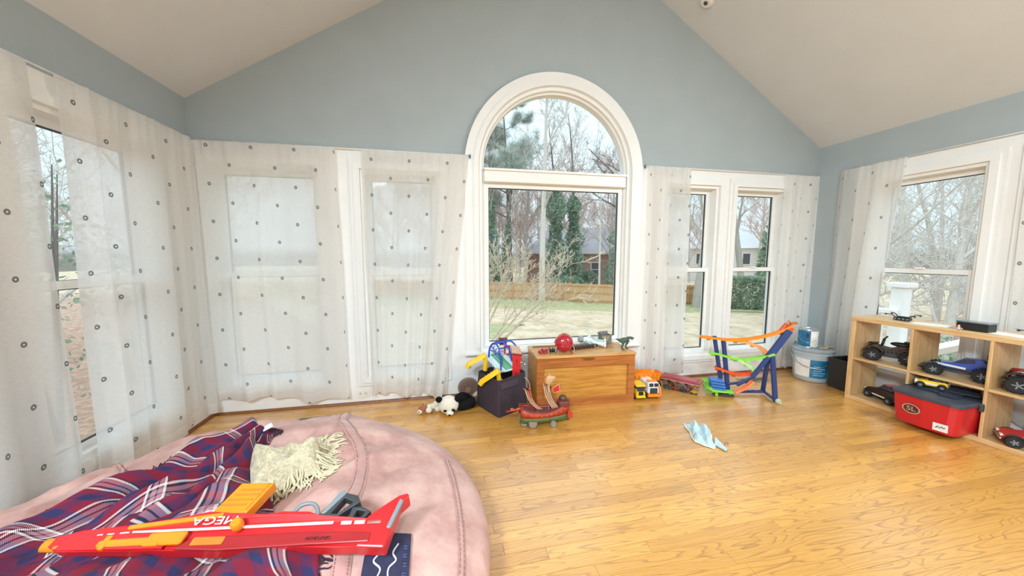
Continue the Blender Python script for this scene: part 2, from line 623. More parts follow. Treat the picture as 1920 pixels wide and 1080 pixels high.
# ------------------------------------------------------------------ floor of oak strips
def oak(name, base_hex, dark_hex):
    m = bpy.data.materials.new(name)
    m.use_nodes = True
    n = m.node_tree.nodes
    l = m.node_tree.links
    b = n['Principled BSDF']
    tc = n.new('ShaderNodeTexCoord')
    oi = n.new('ShaderNodeObjectInfo')
    off = n.new('ShaderNodeVectorMath')
    off.operation = 'SCALE'
    off.inputs['Scale'].default_value = 37.0
    cmb = n.new('ShaderNodeCombineXYZ')
    for k in range(3):
        l.new(oi.outputs['Random'], cmb.inputs[k])
    l.new(cmb.outputs[0], off.inputs[0])
    add = n.new('ShaderNodeVectorMath')
    l.new(tc.outputs['Object'], add.inputs[0])
    l.new(off.outputs[0], add.inputs[1])
    mp = n.new('ShaderNodeMapping')
    mp.inputs['Scale'].default_value = (0.9, 9.0, 9.0)
    l.new(add.outputs[0], mp.inputs[0])
    # cathedral figure: contour lines of a stretched noise
    nz = n.new('ShaderNodeTexNoise')
    nz.inputs['Scale'].default_value = 1.5
    nz.inputs['Detail'].default_value = 1.5
    nz.inputs['Roughness'].default_value = 0.45
    l.new(mp.outputs[0], nz.inputs['Vector'])
    k1 = n.new('ShaderNodeMath')
    k1.operation = 'MULTIPLY'
    k1.inputs[1].default_value = 15.0
    l.new(nz.outputs['Fac'], k1.inputs[0])
    k2 = n.new('ShaderNodeMath')
    k2.operation = 'FRACT'
    l.new(k1.outputs[0], k2.inputs[0])
    rp = n.new('ShaderNodeValToRGB')
    rp.color_ramp.elements[0].position = 0.0
    rp.color_ramp.elements[0].color = (0.0, 0.0, 0.0, 1)
    rp.color_ramp.elements[1].position = 1.0
    rp.color_ramp.elements[1].color = (0.0, 0.0, 0.0, 1)
    q = rp.color_ramp.elements.new(0.12)
    q.color = (0.75, 0.75, 0.75, 1)
    q = rp.color_ramp.elements.new(0.34)
    q.color = (0.12, 0.12, 0.12, 1)
    l.new(k2.outputs[0], rp.inputs[0])
    # fine pores
    mp2 = n.new('ShaderNodeMapping')
    mp2.inputs['Scale'].default_value = (6.0, 150.0, 150.0)
    l.new(add.outputs[0], mp2.inputs[0])
    n2 = n.new('ShaderNodeTexNoise')
    n2.inputs['Scale'].default_value = 1.6
    n2.inputs['Detail'].default_value = 3
    l.new(mp2.outputs[0], n2.inputs['Vector'])
    r2 = n.new('ShaderNodeValToRGB')
    r2.color_ramp.elements[0].position = 0.52
    r2.color_ramp.elements[0].color = (0, 0, 0, 1)
    r2.color_ramp.elements[1].position = 0.75
    r2.color_ramp.elements[1].color = (0.55, 0.55, 0.55, 1)
    l.new(n2.outputs['Fac'], r2.inputs[0])
    mx = n.new('ShaderNodeMath')
    mx.operation = 'MAXIMUM'
    l.new(rp.outputs[0], mx.inputs[0])
    l.new(r2.outputs[0], mx.inputs[1])
    mk = n.new('ShaderNodeMath')
    mk.operation = 'MULTIPLY'
    mk.inputs[1].default_value = 0.72
    l.new(mx.outputs[0], mk.inputs[0])
    # per-board tone
    tone = n.new('ShaderNodeValToRGB')
    c = lin(base_hex)
    for pos, f in ((0.0, (0.80, 0.76, 0.70)), (0.5, (1, 1, 1)), (1.0, (1.14, 1.16, 1.22))):
        if pos in (0.0, 1.0):
            q = tone.color_ramp.elements[0 if pos == 0 else len(tone.color_ramp.elements) - 1]
        else:
            q = tone.color_ramp.elements.new(pos)
        q.color = tuple(c[i] * f[i] for i in range(3)) + (1,)
    l.new(oi.outputs['Random'], tone.inputs[0])
    mix = n.new('ShaderNodeMix')
    mix.data_type = 'RGBA'
    l.new(mk.outputs[0], mix.inputs[0])
    l.new(tone.outputs[0], mix.inputs[6])
    mix.inputs[7].default_value = lin(dark_hex) + (1,)
    l.new(mix.outputs[2], b.inputs['Base Color'])
    b.inputs['Roughness'].default_value = 0.34
    b.inputs['Specular IOR Level'].default_value = 0.5
    b.inputs['Coat Weight'].default_value = 1.0
    b.inputs['Coat IOR'].default_value = 1.8
    b.inputs['Coat Roughness'].default_value = 0.26
    bp = n.new('ShaderNodeBump')
    bp.inputs['Strength'].default_value = 0.06
    bp.inputs['Distance'].default_value = 0.003
    bp.invert = True
    l.new(mx.outputs[0], bp.inputs['Height'])
    l.new(bp.outputs[0], b.inputs['Normal'])
    return m
M_oak = oak('oak_strip_flooring', 'da9e48', '7c4a1a')
M_sub = mat('floor_joint_dark', '3a2412', 0.8)
fl = MB()
fl.box(((XL + XR) / 2, (YF + YB) / 2, -.06), (XR - XL + 2 * TH, YF - YB + 2 * TH, .08))
floor = struct(obj('floor', fl, M_sub))
PW = 0.0655
def plank_geo(mb, L, M=None):
    g, c = .0006, .0012
    dz = .00025
    x, y = L / 2 - g, PW / 2 - g
    vs = [(sx * x, sy * y, -.02) for sx, sy in ((-1, -1), (1, -1), (1, 1), (-1, 1))]
    vs += [(sx * x, sy * y, -dz) for sx, sy in ((-1, -1), (1, -1), (1, 1), (-1, 1))]
    vs += [(sx * (x - c), sy * (y - c), 0) for sx, sy in ((-1, -1), (1, -1), (1, 1), (-1, 1))]
    fs = [(8, 9, 10, 11), (3, 2, 1, 0)]
    for k in (0, 4):
        for i in range(4):
            j = (i + 1) % 4
            fs.append((k + i, k + j, k + 4 + j, k + 4 + i))
    mb.add(vs, fs, M)
rnd = random.Random(5)
lib = {}
hid = MB()
nplank = 0
row = 0
y = YF - PW / 2
vis = []
while y > YB:
    x = XL
    first = True
    while x < XR - 1e-6:
        L = round(rnd.choice((.62, .74, .86, .98, 1.12, 1.28, 1.42)) * (rnd.uniform(.3, 1) if first else 1), 2)
        if XR - (x + L) < .25:
            L = XR - x
        first = False
        vis.append((x, y, L))
        x += L
    y -= PW
    row += 1
for x, y, L in vis:
    xe = x + L
    seen = y > 1.28 and not (xe < .12 and y < 2.30) and not (xe < -1.2 and y < 2.6)
    if seen and y < 1.45 + .2 * (x - .0) * 0 and xe < .3:
        seen = False
    if seen:
        # inside the picture's right boundary
        seen = x < 1.62 * y + 1.9
    if seen and nplank < 298:
        key = round(L, 3)
        if key not in lib:
            pm = MB()
            plank_geo(pm, key)
            lib[key] = pm.mesh('plank', M_oak)
        o = bpy.data.objects.new('plank', lib[key])
        COL.objects.link(o)
        o.parent = floor
        o.location = (x + L / 2, y, 0)
        nplank += 1
    else:
        plank_geo(hid, L, Matrix.Translation((x + L / 2, y, 0)))
obj('plank_field', hid, M_oak, floor, kind='stuff')
print('PLANKS', nplank, 'of', len(vis), 'ymin', min(v[1] for v in vis))
# ------------------------------------------------------------------ ceiling fittings
M_plastic_w = mat('white_plastic', 'e9e7e3', 0.4, 0.03)
M_fill = bpy.data.materials.new('fill_light_lens')  # glowing lens of the added fill lights
M_fill.use_nodes = True
M_fill.node_tree.nodes['Principled BSDF'].inputs['Emission Color'].default_value = (.9, .96, 1, 1)
M_fill.node_tree.nodes['Principled BSDF'].inputs['Emission Strength'].default_value = 3.0
def slope_matrix(x, y):
    sl = (ZA - ZC) / (XR - XA)
    if x > XA:
        ang = math.atan(sl)
    else:
        ang = -math.atan(sl)
    return Matrix.Translation((x, y, zceil(x))) @ Matrix.Rotation(ang, 4, 'Y')
t = thing('smoke_detector', 'small white round smoke detector high on the right ceiling slope', 'smoke detector')
t.matrix_world = slope_matrix(2.525, 3.03)
a = MB()
a.lathe([(.02, -.034), (.045, -.033), (.055, -.022), (.062, -.018), (.064, -.001), (.02, -.001)], 28)
obj('housing', a, M_plastic_w, t, smooth=True, auto=35)
a = MB()
a.lathe([(.001, -.040), (.018, -.039), (.02, -.034)], 16)
obj('sensor_cap', a, mat('dark_grey_plastic', '4a4c4e', 0.5), t, smooth=True)
for x, y, pw, wh in ((-1.3, -1.2, 2.0, 'left slope, behind the bean bag'), (-.4, -2.4, 1.6, 'left slope, near the back wall'), (4.03, 0.0, .8, 'right slope, beside the camera')):  # out-of-view fill lights, added to brighten the interior
    t = thing('fill_light', 'unseen round fill light added on the ' + wh, 'fill light')
    t.matrix_world = slope_matrix(x, y)
    a = MB()
    a.lathe([(.30, -.004), (.30, -.05), (.32, -.06), (.335, -.05), (.335, -.001), (.30, -.001)], 40)
    obj('trim_ring', a, M_plastic_w, t, smooth=True, auto=40)
    a = MB()
    a.lathe([(.001, -.052), (.20, -.048), (.299, -.035), (.299, -.02), (.001, -.02)], 36)
    obj('lens', a, M_fill, t, smooth=True)
    ld = bpy.data.lights.new('fill_lamp', 'AREA')
    ld.shape = 'DISK'
    ld.size = .62
    ld.energy = FILL_W * pw
    ld.color = (.77, .915, 1)
    lo = bpy.data.objects.new('fill_source', ld)
    COL.objects.link(lo)
    lo.parent = t
    lo.location = (0, 0, -.07)

# ------------------------------------------------------------------ curtains
def curtain_material():
    m = bpy.data.materials.new('sheer_linen_with_rings')
    m.use_nodes = True
    n = m.node_tree.nodes
    l = m.node_tree.links
    n.clear()
    out = n.new('ShaderNodeOutputMaterial')
    uv = n.new('ShaderNodeUVMap')
    uv.uv_map = 'UVMap'
    sep = n.new('ShaderNodeSeparateXYZ')
    l.new(uv.outputs[0], sep.inputs[0])
    def math_(op, a, b=None, c=None):
        q = n.new('ShaderNodeMath')
        q.operation = op
        for i, v in enumerate((a, b, c)):
            if v is None:
                continue
            if isinstance(v, (int, float)):
                q.inputs[i].default_value = v
            else:
                l.new(v, q.inputs[i])
        return q.outputs[0]
    PX, PY = 0.40, 0.31
    def ring(ox, oy):
        fx = math_('SUBTRACT', math_('FRACT', math_('ADD', math_('DIVIDE', sep.outputs[0], PX), ox)), 0.5)
        fy = math_('SUBTRACT', math_('FRACT', math_('ADD', math_('DIVIDE', sep.outputs[1], PY), oy)), 0.5)
        dx = math_('MULTIPLY', fx, PX)
        dy = math_('MULTIPLY', fy, PY)
        d = math_('SQRT', math_('ADD', math_('MULTIPLY', dx, dx), math_('MULTIPLY', dy, dy)))
        return math_('LESS_THAN', math_('ABSOLUTE', math_('SUBTRACT', d, 0.0098)), 0.0048)
    rg = math_('MAXIMUM', ring(0.0, 0.0), ring(0.5, 0.5))
    # weave: fine slubs
    nz = n.new('ShaderNodeTexNoise')
    nz.inputs['Scale'].default_value = 1.0
    nz.inputs['Detail'].default_value = 3
    mp = n.new('ShaderNodeMapping')
    mp.inputs['Scale'].default_value = (30, 260, 1)
    l.new(uv.outputs[0], mp.inputs[0])
    l.new(mp.outputs[0], nz.inputs['Vector'])
    rp = n.new('ShaderNodeValToRGB')
    rp.color_ramp.elements[0].position = 0.3
    rp.color_ramp.elements[0].color = lin('efedea') + (1,)
    rp.color_ramp.elements[1].position = 0.7
    rp.color_ramp.elements[1].color = lin('fbfaf8') + (1,)
    l.new(nz.outputs['Fac'], rp.inputs[0])
    mix = n.new('ShaderNodeMix')
    mix.data_type = 'RGBA'
    l.new(rg, mix.inputs[0])
    l.new(rp.outputs[0], mix.inputs[6])
    mix.inputs[7].default_value = lin('86888a') + (1,)
    df = n.new('ShaderNodeBsdfDiffuse')
    tl = n.new('ShaderNodeBsdfTranslucent')
    tp = n.new('ShaderNodeBsdfTransparent')
    l.new(mix.outputs[2], df.inputs[0])
    l.new(mix.outputs[2], tl.inputs[0])
    m1 = n.new('ShaderNodeMixShader')
    m1.inputs[0].default_value = 0.70
    l.new(df.outputs[0], m1.inputs[1])
    l.new(tl.outputs[0], m1.inputs[2])
    m2 = n.new('ShaderNodeMixShader')
    # sheer between threads; hems (double cloth, uv y < .09) and rings are denser
    hem = math_('LESS_THAN', sep.outputs[1], 0.085)
    dens = math_('MAXIMUM', math_('MULTIPLY', hem, 0.7), math_('MULTIPLY', rg, 0.9))
    fac = math_('MULTIPLY', math_('SUBTRACT', 1.0, dens), CURTAIN_SHEER)
    l.new(fac, m2.inputs[0])
    l.new(m1.outputs[0], m2.inputs[1])
    l.new(tp.outputs[0], m2.inputs[2])
    l.new(m2.outputs[0], out.inputs[0])
    return m
CURTAIN_SHEER = 0.19
M_cur = curtain_material()
def curtain(M, label, xt, xb, zt, zb, seed, folds, amp=.022, off=.075, cloth=1.25, swing=None, skew=0.0, gather=(), wave=.018):
    """sheet of cloth hanging in front of a wall frame M; folds at top/bottom, uneven hem"""
    r = random.Random(seed)
    ph = [r.uniform(0, 2 * pi) for _ in range(6)]
    H = zt - zb
    nu, nv = 120, 44
    def prof(u, v):
        warp = u + .05 * sin(2 * pi * u * 1.3 + ph[4])
        f = (sin(2 * pi * folds * warp + ph[0]) + .55 * sin(2 * pi * folds * .53 * warp + ph[1] + .8 * v) + .35 * sin(2 * pi * folds * 1.9 * warp + ph[2]))
        top = .35 * sin(2 * pi * folds * 3.3 * u + ph[3]) * max(0, 1 - v * 9)
        return f * amp * (.45 + .75 * v) + top * .018
    def fn(u, v):
        k = v
        x0 = xt[0] + (xb[0] - xt[0]) * k ** 1.1
        x1 = xt[1] + (xb[1] - xt[1]) * k ** 1.1
        uu = u
        for gc, gw, ga in gather:
            uu += ga * v * math.exp(-((u - gc) / gw) ** 2)
        x = x0 + (x1 - x0) * uu + .004 * sin(9 * v + ph[5] + 6 * u)
        z = zt - v * (H + skew * (u - .5)) + (wave * sin(2 * pi * 1.7 * u + ph[1]) + .5 * wave * sin(2 * pi * 4.1 * u + ph[2])) * v ** 3
        y = -(off + prof(u, v) + (swing(u, v) if swing else 0))
        y = min(y, -.062)
        return (x, y, z)
    W = (xt[1] - xt[0]) * cloth
    mb = MB(M)
    mb.grid(fn, nu, nv, lambda u, v: (u * W + seed * .137, H * (1 - v)))
    return tag(obj('curtain', mb, M_cur, smooth=True), label, 'curtain', None)
curtain(WL, 'nearest sheer white dotted curtain at the left edge, behind the pink bean bag', (1.05, 2.17), (1.00, 2.20), 2.335, .05, 3, 4.5)
curtain(WL, 'wide sheer white dotted curtain on the left wall meeting the corner', (2.275, 3.235), (2.26, 3.235), 2.335, .06, 5, 4.5, off=.072)
curtain(WF, 'widest sheer white dotted curtain on the front wall, beside the left corner', (-1.93, -.895), (-1.92, -.865), 2.325, .12, 11, 4.0, cloth=1.25, skew=.10, amp=.015)
curtain(WF, 'sheer white dotted curtain hanging left of the arched window above the plush toys', (-.69, .245), (-.66, -.03), 2.325, .075, 8, 5.0, cloth=1.2, swing=lambda u, v: .12 * v ** 2 * smoothstep(.6, 1, u), skew=.04)
curtain(WF, 'gathered sheer dotted curtain right of the arched window behind the orange dump truck', (2.12, 2.64), (2.11, 2.66), 2.33, .075, 17, 3.5, cloth=1.7, amp=.03)
curtain(WF, 'gathered sheer dotted curtain in the right corner above the paint bucket', (3.87, 4.36), (3.86, 4.26), 2.32, .05, 19, 3.2, cloth=1.7, amp=.024, off=.072)
curtain(WR, 'sheer dotted curtain on the right wall behind the cube shelf', (-3.06, -2.50), (-3.08, -2.66), 2.335, .08, 23, 3.5, cloth=1.5, amp=.026)
curtain(WR, 'sheer dotted curtain at the right edge of the picture, on the right wall', (-1.80, -1.1), (-1.79, -1.1), 2.335, .10, 29, 3.5, cloth=1.5, amp=.024)

M_rod = mat('curtain_rod_white', 'dedad4', 0.4)
def rod(M, x0, x1, z, label, off=.05):
    t = thing('curtain_rod', label, 'curtain rod')
    t.matrix_world = M @ Matrix.Translation(((x0 + x1) / 2, -off, z))
    L = x1 - x0
    a = MB()
    a.tube([(-L / 2, 0, 0), (L / 2, 0, 0)], .005, 8)
    obj('rod', a, M_rod, t, smooth=True)
    for s in (-1, 1):
        a = MB()
        a.tube([(s * (L / 2 - .01), 0, 0), (s * (L / 2 - .01), off - .0215, 0)], .004, 6)
        a.box((s * (L / 2 - .01), off - .023, 0), (.018, .003, .03))
        obj('bracket', a, M_rod, t)
rod(WF, -1.95, .262, 2.335, 'thin white curtain rod on the front wall left of the arched window')
rod(WF, 2.10, 4.37, 2.335, 'thin white curtain rod on the front wall right of the arched window')
rod(WL, 1.0, 3.25, 2.345, 'thin white curtain rod along the top of the left wall windows')
rod(WR, -3.07, -1.0, 2.345, 'thin white curtain rod along the top of the right wall windows')
# small teal clips at the rod ends beside the arch
for x, sd in ((.27, 'left'), (2.095, 'right')):
    a = MB(TR(x, YF - .048, 2.325))
    a.box((0, 0, 0), (.016, .014, .03), bev=.003)
    a.tube([(0, 0, .012), (0, -.01, .02), (0, -.016, .012), (0, -.016, -.004)], .0035, 6)
    tag(obj('curtain_clip', a, mat('teal_plastic', '2f6f73', 0.4)), 'tiny teal clip at the rod end on the %s side of the arched window' % sd, 'clip')
# electrical outlet
t = thing('wall_outlet', 'white double electrical outlet low on the wall between two curtains', 'outlet', (-.76, YF - .022, .10))
a = MB()
a.box((0, -.003, 0), (.115, .006, .07), bev=.002)
obj('cover_plate', a, M_plastic_w, t)
for s in (-1, 1):
    a = MB()
    a.lathe([(.001, 0), (.016, 0), (.016, .003), (.001, .003)], 14, TR(s * .024, -.006, 0, rx=radians(90)))
    q = obj('socket', a, mat('socket_ivory', 'd8d4cc', 0.4), t)
    a = MB()
    for dz in (-.006, .006):
        a.box((s * .024, -.0095, dz), (.008, .0012, .002))
    obj('slot', a, mat('dark_slot', '3a3a3a', 0.6), q)

# floor vents
def vent(x, y, w, d, label):
    t = thing('floor_vent', label, 'vent', (x, y, 0))
    a = MB()
    a.prism([(-w / 2, -d / 2), (w / 2, -d / 2), (w / 2, d / 2), (-w / 2, d / 2)], .005, holes=[[(-w / 2 + .02, -d / 2 + .02), (w / 2 - .02, -d / 2 + .02), (w / 2 - .02, d / 2 - .02), (-w / 2 + .02, d / 2 - .02)]])
    obj('frame', a, mat('vent_metal', 'a59a88', 0.4, metal=.4), t)
    a = MB()
    a.box((0, 0, .001), (w - .04, d - .04, .0012))
    obj('grille_back', a, mat('vent_dark', '2a2520', 0.7), t)
    n = int((w - .05) / .0165)
    sm = None
    for i in range(n):
        xx = -w / 2 + .028 + i * (w - .056) / (n - 1)
        if sm is None:
            q = MB()
            q.box((0, 0, 0), (.006, d - .042, .003))
            sm = q.mesh('slat', mat('vent_metal', 'a59a88'))
        o = bpy.data.objects.new('slat', sm)
        COL.objects.link(o)
        o.parent = t
        o.location = (xx, 0, .0032)
    a = MB()
    a.box((-w / 4, 0, .0045), (w / 2 - .03, .012, .002))
    obj('damper_bar', a, mat('vent_metal', 'a59a88'), t)
vent(-1.06, 3.05, .36, .125, 'metal floor vent between the bean bag and the dotted curtain')
vent(3.42, 3.08, .36, .13, 'metal floor vent behind the toy race track')
# ------------------------------------------------------------------ outdoors
GZ = -2.6
def ground_mat():
    m = bpy.data.materials.new('yard_ground')
    m.use_nodes = True
    n = m.node_tree.nodes
    l = m.node_tree.links
    b = n['Principled BSDF']
    b.inputs['Roughness'].default_value = 0.95
    tc = n.new('ShaderNodeTexCoord')
    n1 = n.new('ShaderNodeTexNoise')
    n1.inputs['Scale'].default_value = 1.3
    n1.inputs['Detail'].default_value = 8
    n1.inputs['Roughness'].default_value = .7
    l.new(tc.outputs['Object'], n1.inputs['Vector'])
    r = n.new('ShaderNodeValToRGB')
    r.color_ramp.elements[0].position = .3
    r.color_ramp.elements[0].color = lin('a48f72') + (1,)
    r.color_ramp.elements[1].position = .62
    r.color_ramp.elements[1].color = lin('cfbda3') + (1,)
    l.new(n1.outputs['Fac'], r.inputs[0])
    l.new(r.outputs[0], b.inputs['Base Color'])
    return m
def patch_mat(name, c0, c1, sc=3.0):
    m = bpy.data.materials.new(name)
    m.use_nodes = True
    n = m.node_tree.nodes
    l = m.node_tree.links
    b = n['Principled BSDF']
    b.inputs['Roughness'].default_value = 0.95
    tc = n.new('ShaderNodeTexCoord')
    n1 = n.new('ShaderNodeTexNoise')
    n1.inputs['Scale'].default_value = sc
    n1.inputs['Detail'].default_value = 8
    n1.inputs['Roughness'].default_value = .75
    l.new(tc.outputs['Object'], n1.inputs['Vector'])
    r = n.new('ShaderNodeValToRGB')
    r.color_ramp.elements[0].position = .35
    r.color_ramp.elements[0].color = lin(c0) + (1,)
    r.color_ramp.elements[1].position = .65
    r.color_ramp.elements[1].color = lin(c1) + (1,)
    l.new(n1.outputs['Fac'], r.inputs[0])
    l.new(r.outputs[0], b.inputs['Base Color'])
    return m
g = MB()
rg_ = random.Random(2)
def gz(x, y):
    h = GZ + .05 * noise.noise(V((x * .3, y * .3, 0)))
    h += 2.2 * smoothstep(12, 45, x) * smoothstep(24, 4, y)       # wooded bank to the right
    h += 1.0 * smoothstep(-6, -30, x)
    return h
g.grid(lambda u, v: (-70 + 170 * u, -40 + 150 * v, gz(-70 + 170 * u, -40 + 150 * v)), 85, 75)
struct(obj('yard_ground', g, ground_mat(), smooth=True))
def patch(name, poly, m, lift=.03, n=24):
    """irregular ground patch: polar blob over a polygon centre"""
    cx = sum(p[0] for p in poly) / len(poly)
    cy = sum(p[1] for p in poly) / len(poly)
    a = MB()
    vs = [(cx, cy, gz(cx, cy) + lift)]
    K = len(poly) * 6
    ring = []
    for i in range(K):
        t = i / 6
        p, q = poly[int(t)], poly[(int(t) + 1) % len(poly)]
        f = t - int(t)
        x, y = p[0] + (q[0] - p[0]) * f, p[1] + (q[1] - p[1]) * f
        x += noise.noise(V((x, y, 3))) * .5
        y += noise.noise(V((x, y, 7))) * .5
        ring.append((x, y))
    for s, lf_ in ((.5, lift), (.97, lift), (1.0, -.08)):
        for x, y in ring:
            xx, yy = cx + (x - cx) * s, cy + (y - cy) * s
            vs.append((xx, yy, gz(xx, yy) + lf_))
    fs = [(0, 1 + i, 1 + (i + 1) % K) for i in range(K)]
    fs += [(1 + q * K + i, 1 + q * K + K + i, 1 + q * K + K + (i + 1) % K, 1 + q * K + (i + 1) % K) for q in (0, 1) for i in range(K)]
    a.add(vs, fs)
    return struct(obj(name, a, m, smooth=True))
M_grass = patch_mat('winter_grass', '8c9468', 'b3ad86', 2.2)
M_litter = patch_mat('leaf_litter', '8a6a55', 'c9a994', 5)
patch('lawn_strip', [(-12, 30.5), (3.4, 25.6), (7.7, 23.9), (12.2, 21.8), (17, 20.5), (26, 17), (27, 21), (20, 24.5), (12, 27.5), (6, 31), (-12, 36)], M_grass)
patch('lawn_patch', [(1.4, 15.4), (2.6, 16.0), (3.4, 17.6), (4.9, 18.7), (3.4, 19.3), (1.0, 19)], M_grass)
patch('ground_litter', [(10, -12), (60, -16), (60, 14), (24, 13.5), (11, 6)], M_litter, .05)
patch('ground_litter', [(-3.2, -6), (-3.2, 16), (-16, 34), (-60, 34), (-60, -16)], M_litter, .05)
# foundation wall below the room so it stands on the ground
a = MB()
a.box(((XL + XR) / 2, (YF + YB) / 2 , (GZ - .12) / 2 - .06), (XR - XL + .3, YF - YB + .3, -GZ - .1))
struct(obj('foundation', a, mat('foundation_brick', '8d6a58', .9)))

# ---- board fence
M_fence = mat('cedar_fence', 'd3ab7f', 0.8, .15, 3, stretch=(8, 8, 1))
M_fence2 = mat('cedar_fence_rail', 'c79d70', 0.8, .12, 3)
fp = [(-11, 37.0), (-7.2, 35.4), (-3.4, 33.9), (.4, 32.4), (3.9, 31.0), (6.2, 30.1), (8.5, 29.2), (10.3, 28.0), (12.0, 26.7), (14.1, 25.3), (16.9, 24.6), (19.7, 24.0), (22.5, 22.9)]
t = thing('board_fence', 'long tan vertical-board fence across the far side of the yard', 'fence', (fp[6][0], fp[6][1], GZ))
FH = 1.56
pm = MB()
pm.box((0, 0, FH / 2 + .03), (.10, .10, FH + .1), bev=.01)
post_me = pm.mesh('post', M_fence2)
for i, p in enumerate(fp):
    o = bpy.data.objects.new('post', post_me)
    COL.objects.link(o)
    o.parent = t
    o.location = (p[0] - fp[6][0], p[1] - fp[6][1], 0)
for i in range(len(fp) - 1):
    a_, b_ = V((*fp[i], 0)), V((*fp[i + 1], 0))
    d = b_ - a_
    L = d.length
    ang = atan2(d.y, d.x)
    T = Matrix.Translation((a_.x - fp[6][0], a_.y - fp[6][1], 0)) @ Matrix.Rotation(ang, 4, 'Z')
    for z in (.22, FH * .55, FH - .12):
        r_ = MB(T)
        r_.box((L / 2, 0, z), (L - .1, .04, .10))
        obj('rail', r_, M_fence2, t)
    pk = MB(T)
    n = int(L / .15)
    for k in range(n):
        pk.box(((k + .5) * L / n, .045, FH / 2 + .03 + .01 * (k % 3)), (L / n - .012, .02, FH))
    obj('board_bay', pk, M_fence, t, kind='stuff')

# ---- trees
M_bark_g = mat('bark_grey', 'b3ada6', .9, .2, 6, bump=.3, bscale=20, stretch=(6, 6, 1))
M_bark_l = mat('bark_light', 'd5d0c8', .9, .12, 5, stretch=(5, 5, 1))
M_bark_d = mat('bark_dark', '736d69', .9, .2, 6, stretch=(6, 6, 1))
M_twig = mat('twigs_pinkish', 'cdb8b0', .9, .12, 3)
M_twig_g = mat('twigs_grey', 'c3beb8', .9, .12, 3)
M_twig_p = mat('twigs_pale', 'd9d6d1', .9, .1, 3)
M_shrub = mat('shrub_stem', 'cfc1aa', .85, .15, 6)
def leaf_mat(name, c0, c1, sc):
    m = bpy.data.materials.new(name)
    m.use_nodes = True
    n = m.node_tree.nodes
    l = m.node_tree.links
    n.clear()
    o = n.new('ShaderNodeOutputMaterial')
    tc = n.new('ShaderNodeTexCoord')
    nz = n.new('ShaderNodeTexNoise')
    nz.inputs['Scale'].default_value = sc
    nz.inputs['Detail'].default_value = 6
    l.new(tc.outputs['Object'], nz.inputs['Vector'])
    r = n.new('ShaderNodeValToRGB')
    r.color_ramp.elements[0].position = .35
    r.color_ramp.elements[0].color = lin(c0) + (1,)
    r.color_ramp.elements[1].position = .65
    r.color_ramp.elements[1].color = lin(c1) + (1,)
    l.new(nz.outputs['Fac'], r.inputs[0])
    d = n.new('ShaderNodeBsdfDiffuse')
    t = n.new('ShaderNodeBsdfTranslucent')
    l.new(r.outputs[0], d.inputs[0])
    l.new(r.outputs[0], t.inputs[0])
    mx = n.new('ShaderNodeMixShader')
    mx.inputs[0].default_value = .4
    l.new(d.outputs[0], mx.inputs[1])
    l.new(t.outputs[0], mx.inputs[2])
    l.new(mx.outputs[0], o.inputs[0])
    return m
M_ivy = leaf_mat('ivy_leaf', '7a9882', 'aec4ae', 2.5)
M_ever = leaf_mat('evergreen_leaf', '7c987e', 'acc0a6', 2.0)
M_pine = leaf_mat('pine_needles', 'b4c2b6', 'd6dfd5', 2.0)
def branch_tree(r, h, rad, spread=.5, levels=4, start=.35, kids=7, droop=0.0, lean=(0, 0), wig=.06, seg=6, minr=.010, taper=.3, len_k=.42):
    """lists of (points, radii) for a bare tree: trunk first, then limbs and twigs"""
    out = []
    def grow(p, d, L, r0, lev):
        n = seg if lev == 0 else (4 if lev == 1 else 3)
        pts = [p.copy()]
        rs = [r0]
        q = p.copy()
        dd = d.copy()
        for i in range(n):
            dd = (dd + V((r.uniform(-1, 1), r.uniform(-1, 1), r.uniform(-.4, .8) - droop * lev)) * wig * (1 + lev * 1.6)).normalized()
            q = q + dd * (L / n)
            pts.append(q.copy())
            rs.append(max(minr, r0 * (1 - (1 - taper) * (i + 1) / n)))
        out.append((pts, rs, lev))
        if lev >= levels:
            return
        k = kids if lev == 0 else max(3, kids - 2 * lev)
        for j in range(k):
            f = start + (1 - start) * (j + r.random()) / k if lev == 0 else .25 + .75 * (j + r.random()) / k
            i = min(n - 1, int(f * n))
            fr = f * n - i
            b = pts[i].lerp(pts[i + 1], fr)
            br = (rs[i] + (rs[i + 1] - rs[i]) * fr) * r.uniform(.4, .62)
            ax = (pts[i + 1] - pts[i]).normalized()
            an = r.uniform(0, 2 * pi)
            side = ax.orthogonal().normalized()
            side = Matrix.Rotation(an, 3, ax) @ side
            nd = (ax * (1 - spread * r.uniform(.6, 1.1)) + side * spread * r.uniform(.9, 1.4) + V((0, 0, .12))).normalized()
            grow(b, nd, L * len_k * r.uniform(.7, 1.25) * (1.15 - .5 * f if lev == 0 else 1), max(minr, br), lev + 1)
    grow(V((0, 0, 0)), V((lean[0], lean[1], 1)).normalized(), h, rad, 0)
    return out
def put_tree(name, label, cat, loc, segs, bark, twig, group=None, rz=0, leaves=None):
    t = thing(name, label, cat, loc, rz, group)
    a = MB()
    b = MB()
    for pts, rs, lev in segs:
        if lev == 0:
            a.tube(pts, rs, 10, caps=False)
        elif lev == 1:
            b.tube(pts, rs, 5, caps=False)
        else:
            b.tube(pts, rs, 3, caps=False)
    obj('trunk', a, bark, t, smooth=True)
    if b.v:
        obj('branches', b, twig, t, kind='stuff')
    if leaves:
        nm, mb, m = leaves
        obj(nm, mb, m, t, kind='stuff')
    return t
def leaf_cards(mb, r, c, size, nrm=None):
    x = V((r.uniform(-1, 1), r.uniform(-1, 1), r.uniform(-1, 1))).normalized()
    y = x.orthogonal().normalized()
    y = Matrix.Rotation(r.uniform(0, 6.28), 3, x) @ y
    s = size * r.uniform(.6, 1.3)
    c = V(c)
    mb.add([c - x * s * .5, c + y * s * .35 + x * s * .05, c + x * s * .5, c - y * s * .35 + x * s * .05], [(0, 1, 2), (0, 2, 3)])
